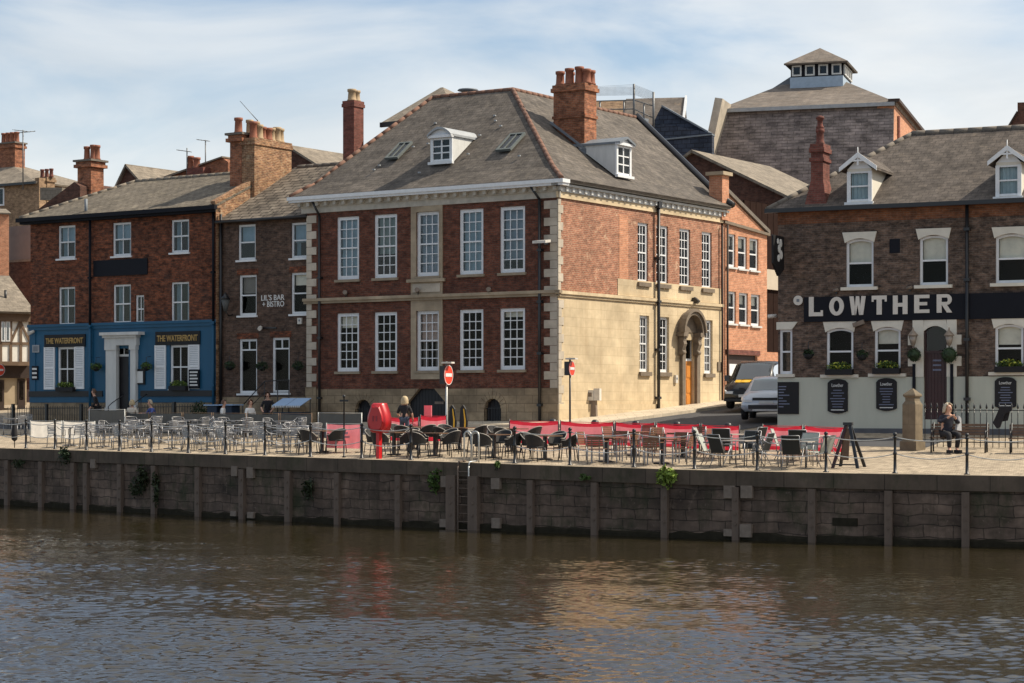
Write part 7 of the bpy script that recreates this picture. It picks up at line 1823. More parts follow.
# stone gate pillar
p = Q(912.5, 8.3); hh = (447 - 385.5) / F * p.y; t = thing('stone_pillar', 'old stone gate pillar with a pointed cap in front of the inn', 'pillar', p, R(-40)); w_ = .225
m = MB(); n = 4
def sq(w, z): return [(-w, -w, z), (w, -w, z), (w, w, z), (-w, w, z)]
lev = [(w_ + .06, 0), (w_ + .06, hh * .14), (w_, hh * .16), (w_, hh * .74), (w_ * .72, hh * .80), (w_ * .72, hh * .85)]
m.add(sum([sq(w, z) for w, z in lev], []), [[a * 4 + i, a * 4 + (i + 1) % 4, a * 4 + 4 + (i + 1) % 4, a * 4 + 4 + i] for a in range(len(lev) - 1) for i in range(4)]); o = m.build('shaft', 'pillar_stone', t)
m = MB(); lev = [(w_ * .72, hh * .851), (w_ * .95, hh * .875), (w_ * .95, hh * .90), (.02, hh)]
m.add(sum([sq(w, z) for w, z in lev], []), [[a * 4 + i, a * 4 + (i + 1) % 4, a * 4 + 4 + (i + 1) % 4, a * 4 + 4 + i] for a in range(len(lev) - 1) for i in range(4)] + [[3, 2, 1, 0], [12, 13, 14, 15]]); m.build('cap', 'pillar_stone', t)
# spiked railing before the inn
def railing(A, B, h, step, name, label, spear=True, big=(), rails=(.12, .9)):
    mid = (A + B) / 2; t = thing(name, label, 'railing', (mid.x, mid.y, min(A.z, B.z)), ang_of(B - A)); ln = Vector((B.x - A.x, B.y - A.y)).length; z0 = min(A.z, B.z); n = int(ln / step)
    dz = lambda x: (A.z + (B.z - A.z) * (x / ln + .5)) - z0
    m = MB()
    for f in rails: m.path([(-ln / 2, 0, dz(-ln / 2) + h * f), (ln / 2, 0, dz(ln / 2) + h * f)], .020, 4)
    m.build('rail', 'black_paint', t); pk = None
    m = MB(); m.tube((0, 0, 0), (0, 0, h * (.93 if spear else 1)), .014, 5)
    if spear: m.lathe([(.012, h * .93), (.034, h * .96), (.028, h * 1.0), (.003, h * 1.08)], (0, 0, 0), 6)
    for k in range(n + 1):
        x = -ln / 2 + ln * k / n
        if pk is None: pk = m.build('picket', 'black_paint', t); o = pk
        else: o = pk.copy(); COL.objects.link(o); o.parent = t
        o.location = (x, 0, dz(x))
    for u in big: MB().box(u * ln - ln / 2 - .06, u * ln - ln / 2 + .06, -.06, .06, dz(0) - .1, h * 1.1 + dz(0)).build('post', 'black_paint', t)
    return t
railing(Q(925, 9.6), Q(1075, 9.6), 1.28, .185, 'spiked_railing', 'black spiked railing behind the benches in front of the inn')
m_l = lambda px, yin: (lambda p: Vector((p.x, p.y, gz(p.x, p.y))))(M.world(M.s_(px, yin), yin))
railing(m_l(8, -1.0), m_l(104, -1.0), 1.0, .15, 'pub_railing', 'black railing in front of the blue pub, left of its door', spear=False, big=(.055, .41, .77))
railing(m_l(137, -1.0), m_l(212, -1.0), 1.0, .15, 'pub_railing', 'black railing in front of the blue pub, right of its door', spear=False, big=(.5,))
for px, w_ in ((110, 'left'), (133, 'right')):
    p = m_l(px, -1.2); t = thing('step_handrail', f'black curved handrail on the {w_} of the pub door steps', 'handrail', p, M.th); m = MB(); m.path([(0, -.1, 0), (0, -.1, .95), (0, .1, 1.1), (0, .9, 1.5)], .022, 6); m.build('rail', 'black_paint', t); m = MB(); m.tube((0, .5, 0), (0, .5, 1.3), .018, 6); m.build('post', 'black_paint', t)
# jacket on the railing
p = Q(1001, 9.45); t = thing('draped_jacket', 'black jacket hanging over the spiked railing at the right', 'jacket', p, ang_of(qdir(p))); m = MB(); P = [(-.12, .6), (-.02, .64), (.12, 1.06), (.34, 1.16), (.34, 1.26), (-.02, 1.27), (-.10, 1.1), (-.24, .78)]
m.prism([(x, -.08, z) for x, z in P], (0, .10, 0)); o = m.build('cloth', 'cloth_black', t); m = MB(); m.prism([(-.05, .03, .8), (.2, .03, .85), (.3, .03, 1.28), (.0, .03, 1.28)], (0, .05, 0)); m.build('cloth_back', 'cloth_black', t)
# benches
def bench(A, label, w=1.75, rz=None):
    t = thing('park_bench', label, 'bench', A, ang_of(qdir(A)) + .05, 'benches in front of the inn'); m = MB()
    for k in range(4): m.box(-w / 2, w / 2, -.22 + .12 * k, -.22 + .12 * k + .10, .43, .46)
    m.build('seat', 'wood_brown', t); m = MB()
    for k in range(4): z = .52 + .09 * k; y = .26 + .025 * k; m.prism([(-w / 2, y, z), (-w / 2, y + .03, z), (-w / 2, y + .05, z + .075), (-w / 2, y + .02, z + .075)], (w, 0, 0))
    m.build('backrest', 'wood_brown', t)
    for sx in (-w / 2 + .06, w / 2 - .06):
        m = MB(); m.path([(sx, -.24, 0), (sx, -.22, .42), (sx, .24, .42), (sx, .36, .90)], .028, 6); m.path([(sx, .30, 0), (sx, .24, .42)], .028, 6); m.path([(sx, -.22, .42), (sx, -.24, .62), (sx, -.1, .66), (sx, .28, .64)], .022, 6); m.build('bench_end', 'black_paint', t)
    return t
b1 = Q(959, 7.6); bench(b1, 'brown slatted bench with a seated woman in front of the inn railing', 1.72); b2 = Q(1038, 7.6); bench(b2, 'brown slatted bench cut off by the right edge of the view', 1.7)
# planters and pots by the pub
def shrub_pot(px, yin, r, label, h=.45, fol='leaf_dark', pot='black_board'):
    p = m_l(px, yin); t = thing('potted_shrub', label, 'potted plant', p); m = MB(); m.lathe([(r * .7, 0), (r * .8, h * .5), (r, h), (r * .9, h)], (0, 0, 0), 12); m.build('pot', pot, t); m = MB(); m.leaves((0, 0, h + r * .9), (r * 1.2, r * 1.2, r), 420, .05, random.Random(int(px))); m.build('foliage', fol, t)
shrub_pot(200, -1.6, .34, 'dark bushy shrub in a pot in front of the pub, right of its railing', .5)
for px, w_ in ((216, 'left'), (231, 'right')):
    p = m_l(px, -1.8); t = thing('barrel_table', f'navy blue square barrel table at the bar front, the {w_} one', 'table', p, M.th); MB().box(-.26, .26, -.26, .26, 0, .95).build('base', 'blue_dark', t); MB().box(-.4, .4, -.34, .34, .951, 1.0).build('tabletop', 'awning_stripe', t)
# bar steps with railings and awning
p = m_l(283, -.2); t = thing('bar_steps', 'stone landing with thin black railings climbing to the bar doorway', 'steps', p, M.th); zt_ = 1.0
m = MB()
for k in range(5): m.box(-1.35 + .27 * k, 1.1, -.95, .15, .2 * k - .2, .2 * k + .0)
m.build('landing', 'ashlar', t); m = MB()
for y in (-.95,): m.path([(-1.4, y, .85), (-.2, y, 1.85), (1.1, y, 1.9)], .022, 6); m.path([(-1.4, y, .45), (-.2, y, 1.4), (1.1, y, 1.4)], .016, 6)
m.build('rail', 'black_paint', t)
for x, z in ((-1.4, .9), (-.2, 1.85), (.5, 1.88), (1.1, 1.9)): MB().tube((x, -.95, -.1), (x, -.95, z), .02, 6).build('post', 'black_paint', t)
p = m_l(291, -1.9); t = thing('striped_awning', 'low blue and white striped awning beside the bar steps', 'awning', p, M.th)
za = (HY - 398.5) / F * p.y - p.z; zb_ = (HY - 406) / F * p.y - p.z
for sx, (x0, x1) in enumerate(((-.72, -.02), (.02, .78))):
    m = MB(); m.prism([(x0, -.35, zb_), (x1, -.35, zb_), (x1, .35, za), (x0, .35, za)], (0, 0, .02)); cz = m.build('canopy', 'awning_stripe', t); m = MB(); n = 8
    for k in range(n): m.box(x0 + (x1 - x0) * k / n, x0 + (x1 - x0) * (k + .5) / n, -.36, -.345, zb_ - .06, zb_ + .02)
    m.build('valance', 'letter_white', cz)
for x in (-.7, .76): MB().tube((x, .3, 0), (x, .3, za), .02, 6).build('post', 'black_paint', t)
MB().box(-.7, .75, -.3, .28, 0, zb_ - .25).build('servery', 'blue_dark', t)
# two black boards with yellow stripes in front of the plinth
for px, w_ in ((452.5, 'next to the no entry pole'), (463.5, 'right of its twin')):
    p = Q(px, 9.2); t = thing('pavement_board', f'black pavement board with a curved yellow edge, {w_}', 'pavement sign', p, ang_of(qdir(p))); m = MB(); P = [(-.16, .1), (.17, .1), (.19, .6), (.12, 1.0), (.0, 1.15), (-.12, 1.05), (-.17, .6)]; m.prism([(x, -.03, z) for x, z in P], (0, .06, 0)); m.build('board', 'black_board', t)
    m = MB(); m.prism([(.06, -.04, .35), (.13, -.04, .32), (.14, -.04, .6), (.05, -.04, 1.02), (.02, -.04, 1.0), (.07, -.04, .6)], (0, .009, 0)); m.build('stripe', 'yellow_paint', t); MB().box(-.2, .2, -.14, .14, 0, .099).build('foot', 'black_paint', t)
# waste bin and small post on the street pavement
p = M.world(1.9, 12.6); z = gz(p.x, p.y) + .13; t = thing('street_bollard', 'slim black bollard leaning slightly on the pavement beside the van', 'bollard', (p.x, p.y, z)); MB().lathe([(.14, 0), (.12, .1), (.11, .8), (.13, .84), (.10, .92), (.03, .95)], (0, 0, 0), 10).build('shaft', 'black_paint', t)
# ================================================================== VEHICLES
def loft_car(st, name, label, cat, loc, f, paint, kind):
    """st: stations (x, zb, w0, zsh, wsh, zt, wt) from rear to front; +x is forward"""
    t = thing(name, label, cat, loc, math.atan2(f[1], f[0]))
    def sec(s):
        x, zb, w0, zsh, wsh, zt, wt = s
        return [(w0 * .86, zb), (w0, zb + .12), (w0 * 1.0, (zb + zsh) / 2), (wsh, zsh - .03), (wsh * .985, zsh), (wt, zt - .07), (wt * .86, zt - .01), (wt * .4, zt + .01), (0, zt + .015)]
    S_ = [sec(s) for s in st]; n = len(S_[0]); P = []
    for s, c in zip(st, S_):
        P += [(s[0], y, z) for y, z in c] + [(s[0], -y, z) for y, z in c[-2::-1]]
    w = 2 * n - 1; fs = []
    for i in range(len(st) - 1):
        for j in range(w - 1): fs.append([i * w + j, (i + 1) * w + j, (i + 1) * w + j + 1, i * w + j + 1])
        fs.append([i * w + w - 1, (i + 1) * w + w - 1, (i + 1) * w, i * w])
    fs.append(list(range(w))); fs.append([(len(st) - 1) * w + j for j in range(w)][::-1])
    m = MB(); m.add(P, fs, True); o = m.build('body', paint, t)
    bm = bmesh.new(); bm.from_mesh(o.data); bmesh.ops.recalc_face_normals(bm, faces=bm.faces); bm.to_mesh(o.data); bm.free()
    return t, S_, st
def lerp_sec(st, x):
    for a, b in zip(st, st[1:]):
        if a[0] <= x <= b[0]:
            u = (x - a[0]) / (b[0] - a[0]); return [p + (q - p) * u for p, q in zip(a, b)]
def side_glass(t, st, x0, x1, v0, v1, name='side_window', mat='glass_car'):
    for sg in (1, -1):
        m = MB(); P = []
        n = 6
        for k in range(n + 1):
            x = x0 + (x1 - x0) * k / n; s = lerp_sec(st, x); ya, za, yb, zb = s[4] * .985, s[3], s[6], s[5] - .07
            for v in (v0, v1): P.append((x, sg * (ya + (yb - ya) * v + .012), za + (zb - za) * v))
        m.add(P, [[2 * k, 2 * k + 2, 2 * k + 3, 2 * k + 1] for k in range(n)], True); m.build(name, mat, t)
def wheel(t, x, y, r, sg):
    m = MB(); n = 20
    prof = [(r * .62, -.11), (r * .94, -.11), (r, -.07), (r, .07), (r * .94, .11), (r * .62, .11)]; P = []; fs = []
    for (rr, yy) in prof:
        for k in range(n): a = 2 * math.pi * k / n; P.append((x + rr * math.cos(a), y + yy, r + rr * math.sin(a)))
    for j in range(len(prof) - 1):
        for k in range(n): fs.append([j * n + k, j * n + (k + 1) % n, (j + 1) * n + (k + 1) % n, (j + 1) * n + k])
    m.add(P, fs, True); w = m.build('wheel', 'rubber', t)
    m = MB(); 
    for k in range(5):
        a = 2 * math.pi * k / 5; d = Vector((math.cos(a), 0, math.sin(a))); q = Vector((-d.z, 0, d.x)) * .05; c = Vector((x, y + sg * .10, r)); m.prism([c - q, c + q, c + d * r * .62 + q * .8, c + d * r * .62 - q * .8], (0, sg * -.03, 0))
    m.prism([(x + r * .64 * math.cos(2 * math.pi * k / n), y + sg * .05, r + r * .64 * math.sin(2 * math.pi * k / n)) for k in range(n)], (0, sg * .02, 0)); m.build('rim', 'steel_pale', w)
def on_front(st, z, y):  # x of the nose at height z (approx)
    return st[-1][0]
# black minivan with yellow flash
pv = Qy(755, 411.8); fv = (-.36, -.93); xv, Yv = pv.x + .42, pv.y + 1.6; zv = gz(xv, Yv) + .02
van_st = [(-2.45, .45, .86, 1.02, .88, 1.86, .74), (-2.3, .30, .95, 1.05, .95, 1.93, .80), (-1.0, .26, .97, 1.08, .96, 1.96, .82), (.4, .26, .97, 1.08, .96, 1.95, .81), (.95, .26, .97, 1.07, .95, 1.86, .78), (1.35, .26, .97, 1.06, .95, 1.52, .82), (1.72, .26, .96, 1.04, .93, 1.16, .84), (2.2, .26, .95, .96, .90, 1.02, .76), (2.42, .30, .90, .80, .86, .86, .70), (2.5, .36, .84, .66, .80, .70, .62)]
t, S_, st = loft_car(van_st, 'minivan', 'black minivan with a yellow flash on its bonnet, facing down the side street', 'van', (xv, Yv, zv), fv, 'van_black', 'van')
m = MB(); P = []
for (x, q) in ((1.70, .98), (1.37, .98), (.98, .97)):
    s = lerp_sec(van_st, x); 
    for k in range(9): u = -1 + 2 * k / 8; P.append((x + .03, u * s[6] * .90, s[5] + .018 - .06 * abs(u) ** 3))
m.add(P, [[r * 9 + k, r * 9 + k + 1, r * 9 + k + 10, r * 9 + k + 9] for r in range(2) for k in range(8)], True); m.build('windscreen', 'glass_car', t)
side_glass(t, van_st, .25, 1.2, .05, .92); side_glass(t, van_st, -1.0, .12, .05, .92); side_glass(t, van_st, -2.25, -1.12, .05, .92)
m = MB(); P = []
for (x) in (2.16, 2.0, 1.80):
    s = lerp_sec(van_st, x)
    for k in range(9): u = -.80 + 1.05 * k / 8; P.append((x + .01 - .10 * abs(u) + .05 * math.sin(k * 1.7), u * s[6] * .8 - .05, s[5] + .032))
m.add(P, [[r * 9 + k, r * 9 + k + 1, r * 9 + k + 10, r * 9 + k + 9] for r in range(2) for k in range(8)], True); m.build('yellow_flash', 'yellow_paint', t)
for sg in (1, -1):
    m = MB(); m.box(2.40, 2.53, sg * .50, sg * .80, .60, .70); m.prism([(2.52, sg * .80, .60), (2.12, sg * .965, .70), (2.08, sg * .955, .90), (2.44, sg * .86, .76), (2.52, sg * .80, .70)][::sg], (0, -sg * .05, 0)); m.build('headlight', 'lamp_glass', t)
    m = MB(); m.box(1.05, 1.25, sg * 1.0, sg * 1.20, 1.12, 1.36); m.build('wing_mirror', 'van_black', t)
    m = MB(); m.box(2.36, 2.49, sg * .55, sg * .80, .42, .56); m.build('fog_lamp', 'lead', t)
MB().box(2.44, 2.53, -.45, .45, .60, .74).build('grille', 'car_trim', t); MB().box(2.30, 2.515, -.88, .88, .30, .40).build('bumper', 'car_trim', t); MB().box(2.53, 2.545, -.26, .26, .46, .57).build('number_plate', 'plate_white', t)
for x in (1.55, -1.45):
    for sg in (1, -1): wheel(t, x, sg * .86, .33, sg)
# silver suv
ps = Qy(766, 423.0); fs_ = (-.22, -.975); xs_, Ys = ps.x + .42, ps.y + 1.6; zs_ = gz(xs_, Ys) + .02; print('van', tuple(pv), 'suv', tuple(ps))
suv_st = [(-2.1, .55, .78, .98, .80, 1.30, .58), (-1.95, .36, .93, 1.02, .92, 1.52, .66), (-.9, .30, .97, 1.04, .95, 1.62, .70), (.0, .30, .97, 1.03, .95, 1.63, .71), (.45, .30, .97, 1.02, .95, 1.54, .71), (.85, .30, .97, 1.01, .94, 1.28, .76), (1.18, .30, .97, 1.0, .93, 1.08, .80), (1.75, .30, .96, .94, .90, 1.02, .74), (2.08, .33, .93, .84, .86, .92, .68), (2.2, .42, .86, .68, .80, .76, .60)]
t, S_, st = loft_car(suv_st, 'parked_suv', 'silver grey car parked half hidden behind the inn corner', 'car', (xs_, Ys, zs_), fs_, 'car_silver', 'suv')
m = MB(); P = []
for x in (1.16, .86, .48):
    s = lerp_sec(suv_st, x)
    for k in range(9): u = -1 + 2 * k / 8; P.append((x + .03, u * s[6] * .88, s[5] + .020 - .05 * abs(u) ** 3))
m.add(P, [[r * 9 + k, r * 9 + k + 1, r * 9 + k + 10, r * 9 + k + 9] for r in range(2) for k in range(8)], True); m.build('windscreen', 'glass_car', t)
side_glass(t, suv_st, -.35, .8, .06, .9); side_glass(t, suv_st, -1.7, -.45, .06, .9)
for sg in (1, -1):
    m = MB(); m.box(2.10, 2.215, sg * .52, sg * .80, .655, .74); m.prism([(2.21, sg * .80, .655), (1.92, sg * .955, .72), (1.86, sg * .95, .86), (2.12, sg * .87, .80), (2.21, sg * .80, .74)][::sg], (0, -sg * .05, 0)); m.build('headlight', 'lamp_glass', t)
    m = MB(); m.box(.55, .72, sg * .98, sg * 1.16, 1.04, 1.20); m.build('wing_mirror', 'car_trim', t)
    m = MB(); m.prism([(2.02, sg * .62, .50), (2.19, sg * .60, .46), (1.97, sg * .93, .46), (1.92, sg * .93, .66)][::sg], (0, 0, .06)); m.build('air_vent', 'car_trim', t)
MB().box(2.08, 2.215, -.50, .50, .72, .82).build('grille', 'car_trim', t); m = MB(); m.box(2.02, 2.225, -.66, .66, .40, .55); m.build('lower_grille', 'car_trim', t); m = MB(); m.box(2.0, 2.235, -.5, .5, .33, .395); m.build('skid_plate', 'steel_pale', t); MB().box(2.22, 2.232, -.26, .26, .60, .70).build('number_plate', 'plate_white', t)
for x in (1.38, -1.35):
    for sg in (1, -1): wheel(t, x, sg * .87, .36, sg)
# ================================================================== PEOPLE
def skin_mesh(name, J, E, mat, parent, root=None, sub=1):
    """J: {key: (x,y,z,r)}"""
    me = bpy.data.meshes.new(name); bm = bmesh.new(); lay = bm.verts.layers.skin.verify(); V = {}
    for k, q in J.items():
        v = bm.verts.new(q[:3]); r = q[3]; rr = (r, r) if len(q) < 5 else (q[3], q[4]); v[lay].radius = rr; v[lay].use_root = (k == root); V[k] = v
    for a, b in E: bm.edges.new((V[a], V[b]))
    bm.to_mesh(me); bm.free(); me.materials.append(MATS[mat]); o = bpy.data.objects.new(name, me); COL.objects.link(o); o.parent = parent
    sk = o.modifiers.new('skin', 'SKIN'); sk.use_smooth_shade = True; sb = o.modifiers.new('sub', 'SUBSURF'); sb.levels = sub; sb.render_levels = sub
    dg = bpy.context.evaluated_depsgraph_get(); bpy.context.view_layer.update(); ev = o.evaluated_get(bpy.context.evaluated_depsgraph_get())
    nm = bpy.data.meshes.new_from_object(ev); o.modifiers.clear(); old = o.data; o.data = nm; bpy.data.meshes.remove(old); nm.name = name
    if not nm.materials: nm.materials.append(MATS[mat])
    return o
def person(label, loc, rz, pose, top, legs, hair, hairlen=.0, shoes='cloth_black', arms=None, lean=0.0, head_turn=0.0, group=None, sleeves=True, extra=None):
    t = thing('person', label, 'person', loc, rz, group)
    sit = pose == 'sit'; pz = .53 if sit else .93
    ty = lambda h: -lean * h                      # forward lean (local -y is forward)
    B = {'pel': (0, 0, pz, .125), 'bel': (0, ty(.2), pz + .20, .115), 'che': (0, ty(.38), pz + .38, .135), 'nek': (0, ty(.53), pz + .54, .055)}
    hx, hy, hz = 0, ty(.6) - .02, pz + .63
    B['jaw'] = (hx, hy - .012, hz, .068); B['hed'] = (hx, hy, hz + .085, .088); B['top'] = (hx, hy + .01, hz + .165, .06)
    E = [('pel', 'bel'), ('bel', 'che'), ('che', 'nek'), ('nek', 'jaw'), ('jaw', 'hed'), ('hed', 'top')]
    nx, ny = math.sin(head_turn), -math.cos(head_turn)
    B['nos'] = (hx + nx * .105, hy + ny * .105, hz + .05, .013); E.append(('hed', 'nos'))
    A = arms or {'l': ((-.25, ty(.3) - .02, pz + .18), (-.24, ty(.3) - .20, pz + .02)), 'r': ((.25, ty(.3) - .02, pz + .18), (.24, ty(.3) - .20, pz + .02))}
    TJ = {'low': (0, ty(-.03), pz - .03, .150, .135), 'bel': (0, ty(.08), pz + .08, .15, .13), 'mid': (0, ty(.2), pz + .22, .135, .115), 'che': (0, ty(.38), pz + .39, .165, .125), 'col': (0, ty(.49), pz + .50, .075)}; TE = [('low', 'bel'), ('bel', 'mid'), ('mid', 'che'), ('che', 'col')]
    LJ = {'pel': (0, 0, pz, .145, .13)}; LE = []
    for s, sg in (('l', -1), ('r', 1)):
        sh = (sg * .165, ty(.45), pz + .45); el, wr = A[s]
        B['sh' + s] = (*sh, .055); B['el' + s] = (*el, .042); B['wr' + s] = (*wr, .030); E += [('che', 'sh' + s), ('sh' + s, 'el' + s), ('el' + s, 'wr' + s)]
        d = (Vector(wr) - Vector(el)).normalized(); side = d.cross(Vector((0, 0, 1))); side = side.normalized() if side.length > .1 else Vector((1, 0, 0)); pal = Vector(wr) + d * .07
        B['pa' + s] = (*pal, .034, .02); E.append(('wr' + s, 'pa' + s))
        for k, (off, ln) in enumerate(((-.030, .066), (-.010, .078), (.011, .073), (.031, .056))):
            b = pal + side * off + d * .03; c = b + d * ln * .55 + Vector((0, 0, -.008)); e = b + d * ln + Vector((0, 0, -.028))
            for q, pt_, r in (('a', b, .0095), ('b', c, .0085), ('c', e, .007)): B[f'f{k}{q}{s}'] = (*pt_, r)
            E += [('pa' + s, f'f{k}a{s}'), (f'f{k}a{s}', f'f{k}b{s}'), (f'f{k}b{s}', f'f{k}c{s}')]
        th = Vector(wr) + d * .03 - side * sg * .03; B['th' + s] = (*(th - side * sg * .02 + d * .03), .010); E.append(('wr' + s, 'th' + s))
        TJ['sh' + s] = (*sh, .070); TJ['el' + s] = (*el, .055); TE += [('che', 'sh' + s), ('sh' + s, 'el' + s)]
        if sleeves: w2 = Vector(el).lerp(Vector(wr), .92); TJ['wr' + s] = (*w2, .042); TE.append(('el' + s, 'wr' + s))
        hp = (sg * .095, 0, pz - .02)
        kn = (sg * .13, -.44, .52) if sit else (sg * .10, -.02, .50); an = (sg * .12, -.42 + (.10 if sg > 0 else 0), .09) if sit else (sg * .10, .02, .09); to = (an[0] + sg * .02, an[1] - .16, .035)
        B['hp' + s] = (*hp, .09); B['kn' + s] = (*kn, .060); B['an' + s] = (*an, .040); B['to' + s] = (*to, .035); E += [('pel', 'hp' + s), ('hp' + s, 'kn' + s), ('kn' + s, 'an' + s), ('an' + s, 'to' + s)]
        LJ['hp' + s] = (*hp, .105); LJ['kn' + s] = (*kn, .078); LJ['an' + s] = (an[0], an[1], an[2] + .03, .056); LE += [('pel', 'hp' + s), ('hp' + s, 'kn' + s), ('kn' + s, 'an' + s)]
        m = MB(); m.prism([(an[0] - .05, an[1] + .07, 0), (an[0] + .05, an[1] + .07, 0), (to[0] + .055, to[1], 0), (to[0] + .03, to[1] - .06, 0), (to[0] - .03, to[1] - .06, 0), (to[0] - .055, to[1], 0)], (0, 0, .085)); o = m.build('shoe', shoes, t)
    body = skin_mesh('body', B, E, 'skin', t, 'pel'); skin_mesh('jacket' if sleeves else 'shirt', TJ, TE, top, t, 'che'); skin_mesh('trousers', LJ, LE, legs, t, 'pel')
    # face: eyes, mouth, ears
    c = Vector((hx, hy, hz + .075)); f = Vector((nx, ny, 0)); sd = Vector((-ny, nx, 0))
    m = MB()
    for sg in (-1, 1): m.ball(c + f * .088 + sd * sg * .034 + Vector((0, 0, .02)), .013, 8, 5)
    m.build('eyes', 'door_black', t)
    m = MB(); q = c + f * .080 + Vector((0, 0, -.055)); m.prism([q - sd * .025, q + sd * .025, q + sd * .018 + Vector((0, 0, .012)), q - sd * .018 + Vector((0, 0, .012))], f * .012); m.build('mouth', 'cloth_red', t)
    m = MB()
    for sg in (-1, 1): m.ball(c + sd * sg * .095, .022, 8, 5, 1.5)
    m.build('ears', 'skin', t)
    # hair: cap over the crown and the back of the head
    m = MB(); nu, nv = 14, 8; P = []; fs = []
    for j in range(nv + 1):
        for i in range(nu + 1):
            a = -R(130) + R(260) * i / nu; ba = math.atan2(-f.y, -f.x) + a; v = j / nv; face = max(0, -math.cos(a)); lowlim = -.06 - hairlen * (.4 + .6 * math.cos(a / 1.6)) if math.cos(a) > -.2 else .06
            zz = .115 * math.cos(v * math.pi / 2) if v < 1 else 0; z = .125 - (0.125 - lowlim) * v; rr = .108 * math.sqrt(max(.0, 1 - max(0, (z - .0) / .13) ** 2)) + (.012 if z < 0 else 0) + .012 * (hairlen > .05) * v
            P.append(c + Vector((math.cos(ba) * max(rr, .004), math.sin(ba) * max(rr, .004), z + .01)))
    for j in range(nv):
        for i in range(nu): k = j * (nu + 1) + i; fs.append([k, k + 1, k + nu + 2, k + nu + 1])
    m.add(P, fs, True); o = m.build('hair', hair, t); sdm = o.modifiers.new('s', 'SOLIDIFY'); sdm.thickness = .02; sdm.offset = 0
    return t
face_cam = lambda p: ang_of(Vector((-p.x, -p.y))) + math.pi / 2   # local -y towards the camera
# woman on the bench
pw = Q(947, 7.5)
bq = ang_of(qdir(pw)) + .05
person('fair haired woman in a dark navy jacket sitting on the bench, hands raised', (pw.x, pw.y, pw.z), bq + .55, 'sit', 'cloth_navy', 'cloth_black', 'hair_grey', .10, arms={'l': ((-.27, -.12, .82), (-.05, -.24, .98)), 'r': ((.28, -.10, .80), (.10, -.26, .96))}, lean=.08, head_turn=.5)
sc_w = None
t = bpy.data.objects[[o.name for o in bpy.data.objects if o.get('label', '').startswith('fair haired woman in a dark navy')][0]]; t.scale = (1.22, 1.15, 1.10)
m = MB(); m.prism([(.20, -.14, .62), (.33, -.14, .60), (.33, -.12, .95), (.27, -.10, 1.02)], (0, .12, 0)); m.build('white_scarf', 'cloth_white', t)
# standing woman
p = Q(404.5, 5.7); sw_ = person('blonde woman in a black sleeveless top standing by the cellar doors', p, face_cam(p) + math.pi * .92, 'stand', 'cloth_black', 'cloth_jeans', 'hair_blonde', .12, sleeves=False, arms={'l': ((-.27, -.02, 1.13), (-.26, -.18, .92)), 'r': ((.27, -.04, 1.13), (.24, -.24, 1.02))}); sw_.scale = (.96, .96, .94)
# seated at the back of the terrace
p = Q(132, 8.5); person('blonde person in a cream top seated with back to the railing below the pub door', p, face_cam(p) + math.pi * .9, 'sit', 'cloth_cream', 'cloth_jeans', 'hair_blonde', .05)
p = Q(155, 8.5); person('person in a blue shirt leaning over the table towards the cream top', p, face_cam(p) - 1.2, 'sit', 'cloth_blue', 'cloth_jeans', 'hair_grey', 0, arms={'l': ((-.28, -.25, .80), (-.2, -.52, .80)), 'r': ((.28, -.25, .80), (.22, -.52, .80))}, lean=.35)
p = Q(222, 8.5); person('person in a white shirt facing right, left of the two in white', p, face_cam(p) + 1.4, 'sit', 'cloth_white', 'cloth_jeans', 'hair_brown', 0, lean=.1)
p = Q(250, 8.6); person('person in a white shirt seated below the bar, right one of the two', p, face_cam(p) + .7, 'sit', 'cloth_white', 'cloth_navy', 'hair_brown', .02)
p = m_l(97.5, -1.7); person('person in black standing bent at the railing left of the pub door', p, M.th - .9, 'stand', 'cloth_black', 'cloth_black', 'hair_brown', 0, lean=.25)
p = m_l(268, -1.75); p.z += .12; person('person in a dark vest with bare arms sitting on the bar steps', p, M.th + .6, 'sit', 'cloth_black', 'cloth_navy', 'hair_brown', .05, sleeves=False, lean=.2, arms={'l': ((-.27, -.12, .72), (-.2, -.36, .62)), 'r': ((.27, -.12, .72), (.2, -.36, .62))})
CLOUD_OFF = (3.1, 1.7, 0); CLOUD_LO = (6.2, 6.4, 6.5); CLOUD_HI = (8.0, 8.0, 7.8); SKY_TINT = (1.0, 1.02, 1.03); SUN_E = 4.8; EXPOSURE = 0.36
# ================================================================== SKY, SUN, CAMERA
SUN_AZ = R(6)   # direction towards the sun in the ground plane
SUN_EL = R(47)
sd = Vector((math.cos(SUN_EL) * math.cos(SUN_AZ), math.cos(SUN_EL) * math.sin(SUN_AZ), math.sin(SUN_EL)))
w = bpy.data.worlds.new('World'); scene.world = w; w.use_nodes = True; nt = w.node_tree
bg = nt.nodes['Background']
sky = nt.nodes.new('ShaderNodeTexSky'); sky.sky_type = 'NISHITA'; sky.sun_disc = False; sky.sun_elevation = SUN_EL
# Blender's Nishita sun sits at +Y for rotation 0 and turns clockwise seen from above
sky.sun_rotation = math.pi / 2 - SUN_AZ
sky.air_density = 1.0; sky.dust_density = .6; sky.ozone_density = 1.6
tc = nt.nodes.new('ShaderNodeTexCoord')
sep = nt.nodes.new('ShaderNodeSeparateXYZ'); L(nt, tc.outputs['Generated'], sep.inputs[0])
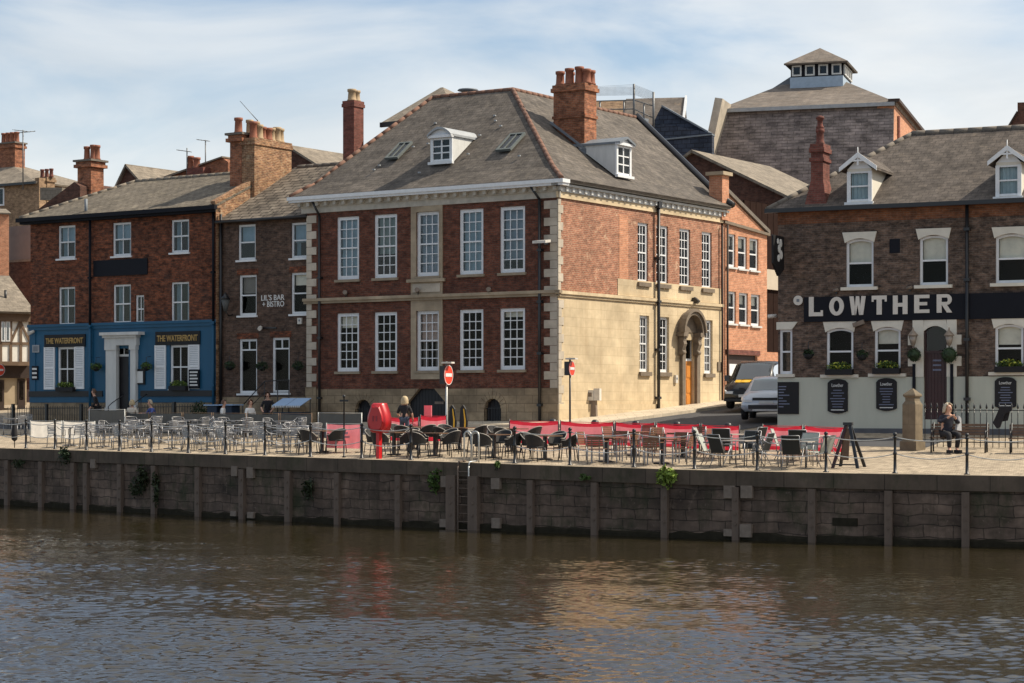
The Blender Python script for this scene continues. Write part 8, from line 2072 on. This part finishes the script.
# project the view direction on a cloud layer overhead so that clouds flatten towards the horizon
zz = nt.nodes.new('ShaderNodeMath'); zz.operation = 'ADD'; zz.inputs[1].default_value = .16; L(nt, sep.outputs['Z'], zz.inputs[0])
zm = nt.nodes.new('ShaderNodeMath'); zm.operation = 'MAXIMUM'; zm.inputs[1].default_value = .05; L(nt, zz.outputs[0], zm.inputs[0])
dx = nt.nodes.new('ShaderNodeMath'); dx.operation = 'DIVIDE'; L(nt, sep.outputs['X'], dx.inputs[0]); L(nt, zm.outputs[0], dx.inputs[1])
dy = nt.nodes.new('ShaderNodeMath'); dy.operation = 'DIVIDE'; L(nt, sep.outputs['Y'], dy.inputs[0]); L(nt, zm.outputs[0], dy.inputs[1])
cmb = nt.nodes.new('ShaderNodeCombineXYZ'); L(nt, dx.outputs[0], cmb.inputs[0]); L(nt, dy.outputs[0], cmb.inputs[1])
mp = nt.nodes.new('ShaderNodeMapping'); mp.inputs['Location'].default_value = CLOUD_OFF; mp.inputs['Scale'].default_value = (1.15, 1.0, 1); L(nt, cmb.outputs[0], mp.inputs[0])
n1 = noise(nt, mp.outputs[0], 1.3, 7, .52, .6)
n2 = noise(nt, mp.outputs[0], .55, 4, .5, .3)
ad = nt.nodes.new('ShaderNodeMath'); ad.operation = 'MULTIPLY_ADD'; ad.inputs[1].default_value = .55; L(nt, n2, ad.inputs[0]); L(nt, n1, ad.inputs[2])
def mth(op, x, y):
    m = nt.nodes.new('ShaderNodeMath'); m.operation = op
    for i, v in enumerate((x, y)):
        if isinstance(v, (int, float)): m.inputs[i].default_value = v
        else: L(nt, v, m.inputs[i])
    return m.outputs[0]
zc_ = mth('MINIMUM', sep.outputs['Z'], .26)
bias = mth('ADD', mth('MULTIPLY', sep.outputs['X'], .42), mth('ADD', mth('MULTIPLY', mth('SUBTRACT', zc_, .138), -2.6), mth('MULTIPLY', mth('MAXIMUM', mth('SUBTRACT', sep.outputs['Z'], .36), 0.0), 1.3)))  # unseen sky shaped for light: blue band for the water, overhead cloud added as fill
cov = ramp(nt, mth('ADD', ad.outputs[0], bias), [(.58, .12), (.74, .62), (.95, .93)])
n3 = noise(nt, mp.outputs[0], 1.8, 6, .5, .8)
shade = ramp(nt, n3, [(.3, (CLOUD_LO)), (.7, (CLOUD_HI))])
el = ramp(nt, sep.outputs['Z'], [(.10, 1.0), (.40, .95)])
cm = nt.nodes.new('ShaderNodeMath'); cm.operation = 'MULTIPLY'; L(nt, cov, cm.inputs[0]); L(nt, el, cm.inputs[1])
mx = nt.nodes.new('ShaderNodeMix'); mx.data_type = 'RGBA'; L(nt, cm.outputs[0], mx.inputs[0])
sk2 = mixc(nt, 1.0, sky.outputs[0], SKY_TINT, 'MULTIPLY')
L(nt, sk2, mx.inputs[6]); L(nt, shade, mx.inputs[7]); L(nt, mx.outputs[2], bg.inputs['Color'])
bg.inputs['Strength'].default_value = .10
sl = bpy.data.lights.new('sun', 'SUN'); sl.energy = SUN_E; sl.angle = R(.53); sl.color = (1, .90, .74)
so_ = bpy.data.objects.new('sun', sl); COL.objects.link(so_); so_.rotation_euler = (-sd).to_track_quat('-Z', 'Y').to_euler()
cam = bpy.data.cameras.new('camera'); co = bpy.data.objects.new('camera', cam); COL.objects.link(co); scene.camera = co
co.location = (0, 0, 0); co.rotation_euler = (R(90), 0, 0)
cam.sensor_width = 36; cam.lens = F / 1024 * 36; cam.shift_y = (HY - 341.5) / 1024; cam.clip_start = .5; cam.clip_end = 3000
vs = scene.view_settings; vs.view_transform = 'Standard'; vs.look = 'None'; vs.exposure = EXPOSURE; vs.gamma = 1; vs.use_curve_mapping = False
scene.render.engine = 'CYCLES'
try: scene.cycles.use_denoising = True
except Exception: pass
scene.cycles.max_bounces = 6; scene.cycles.transparent_max_bounces = 12
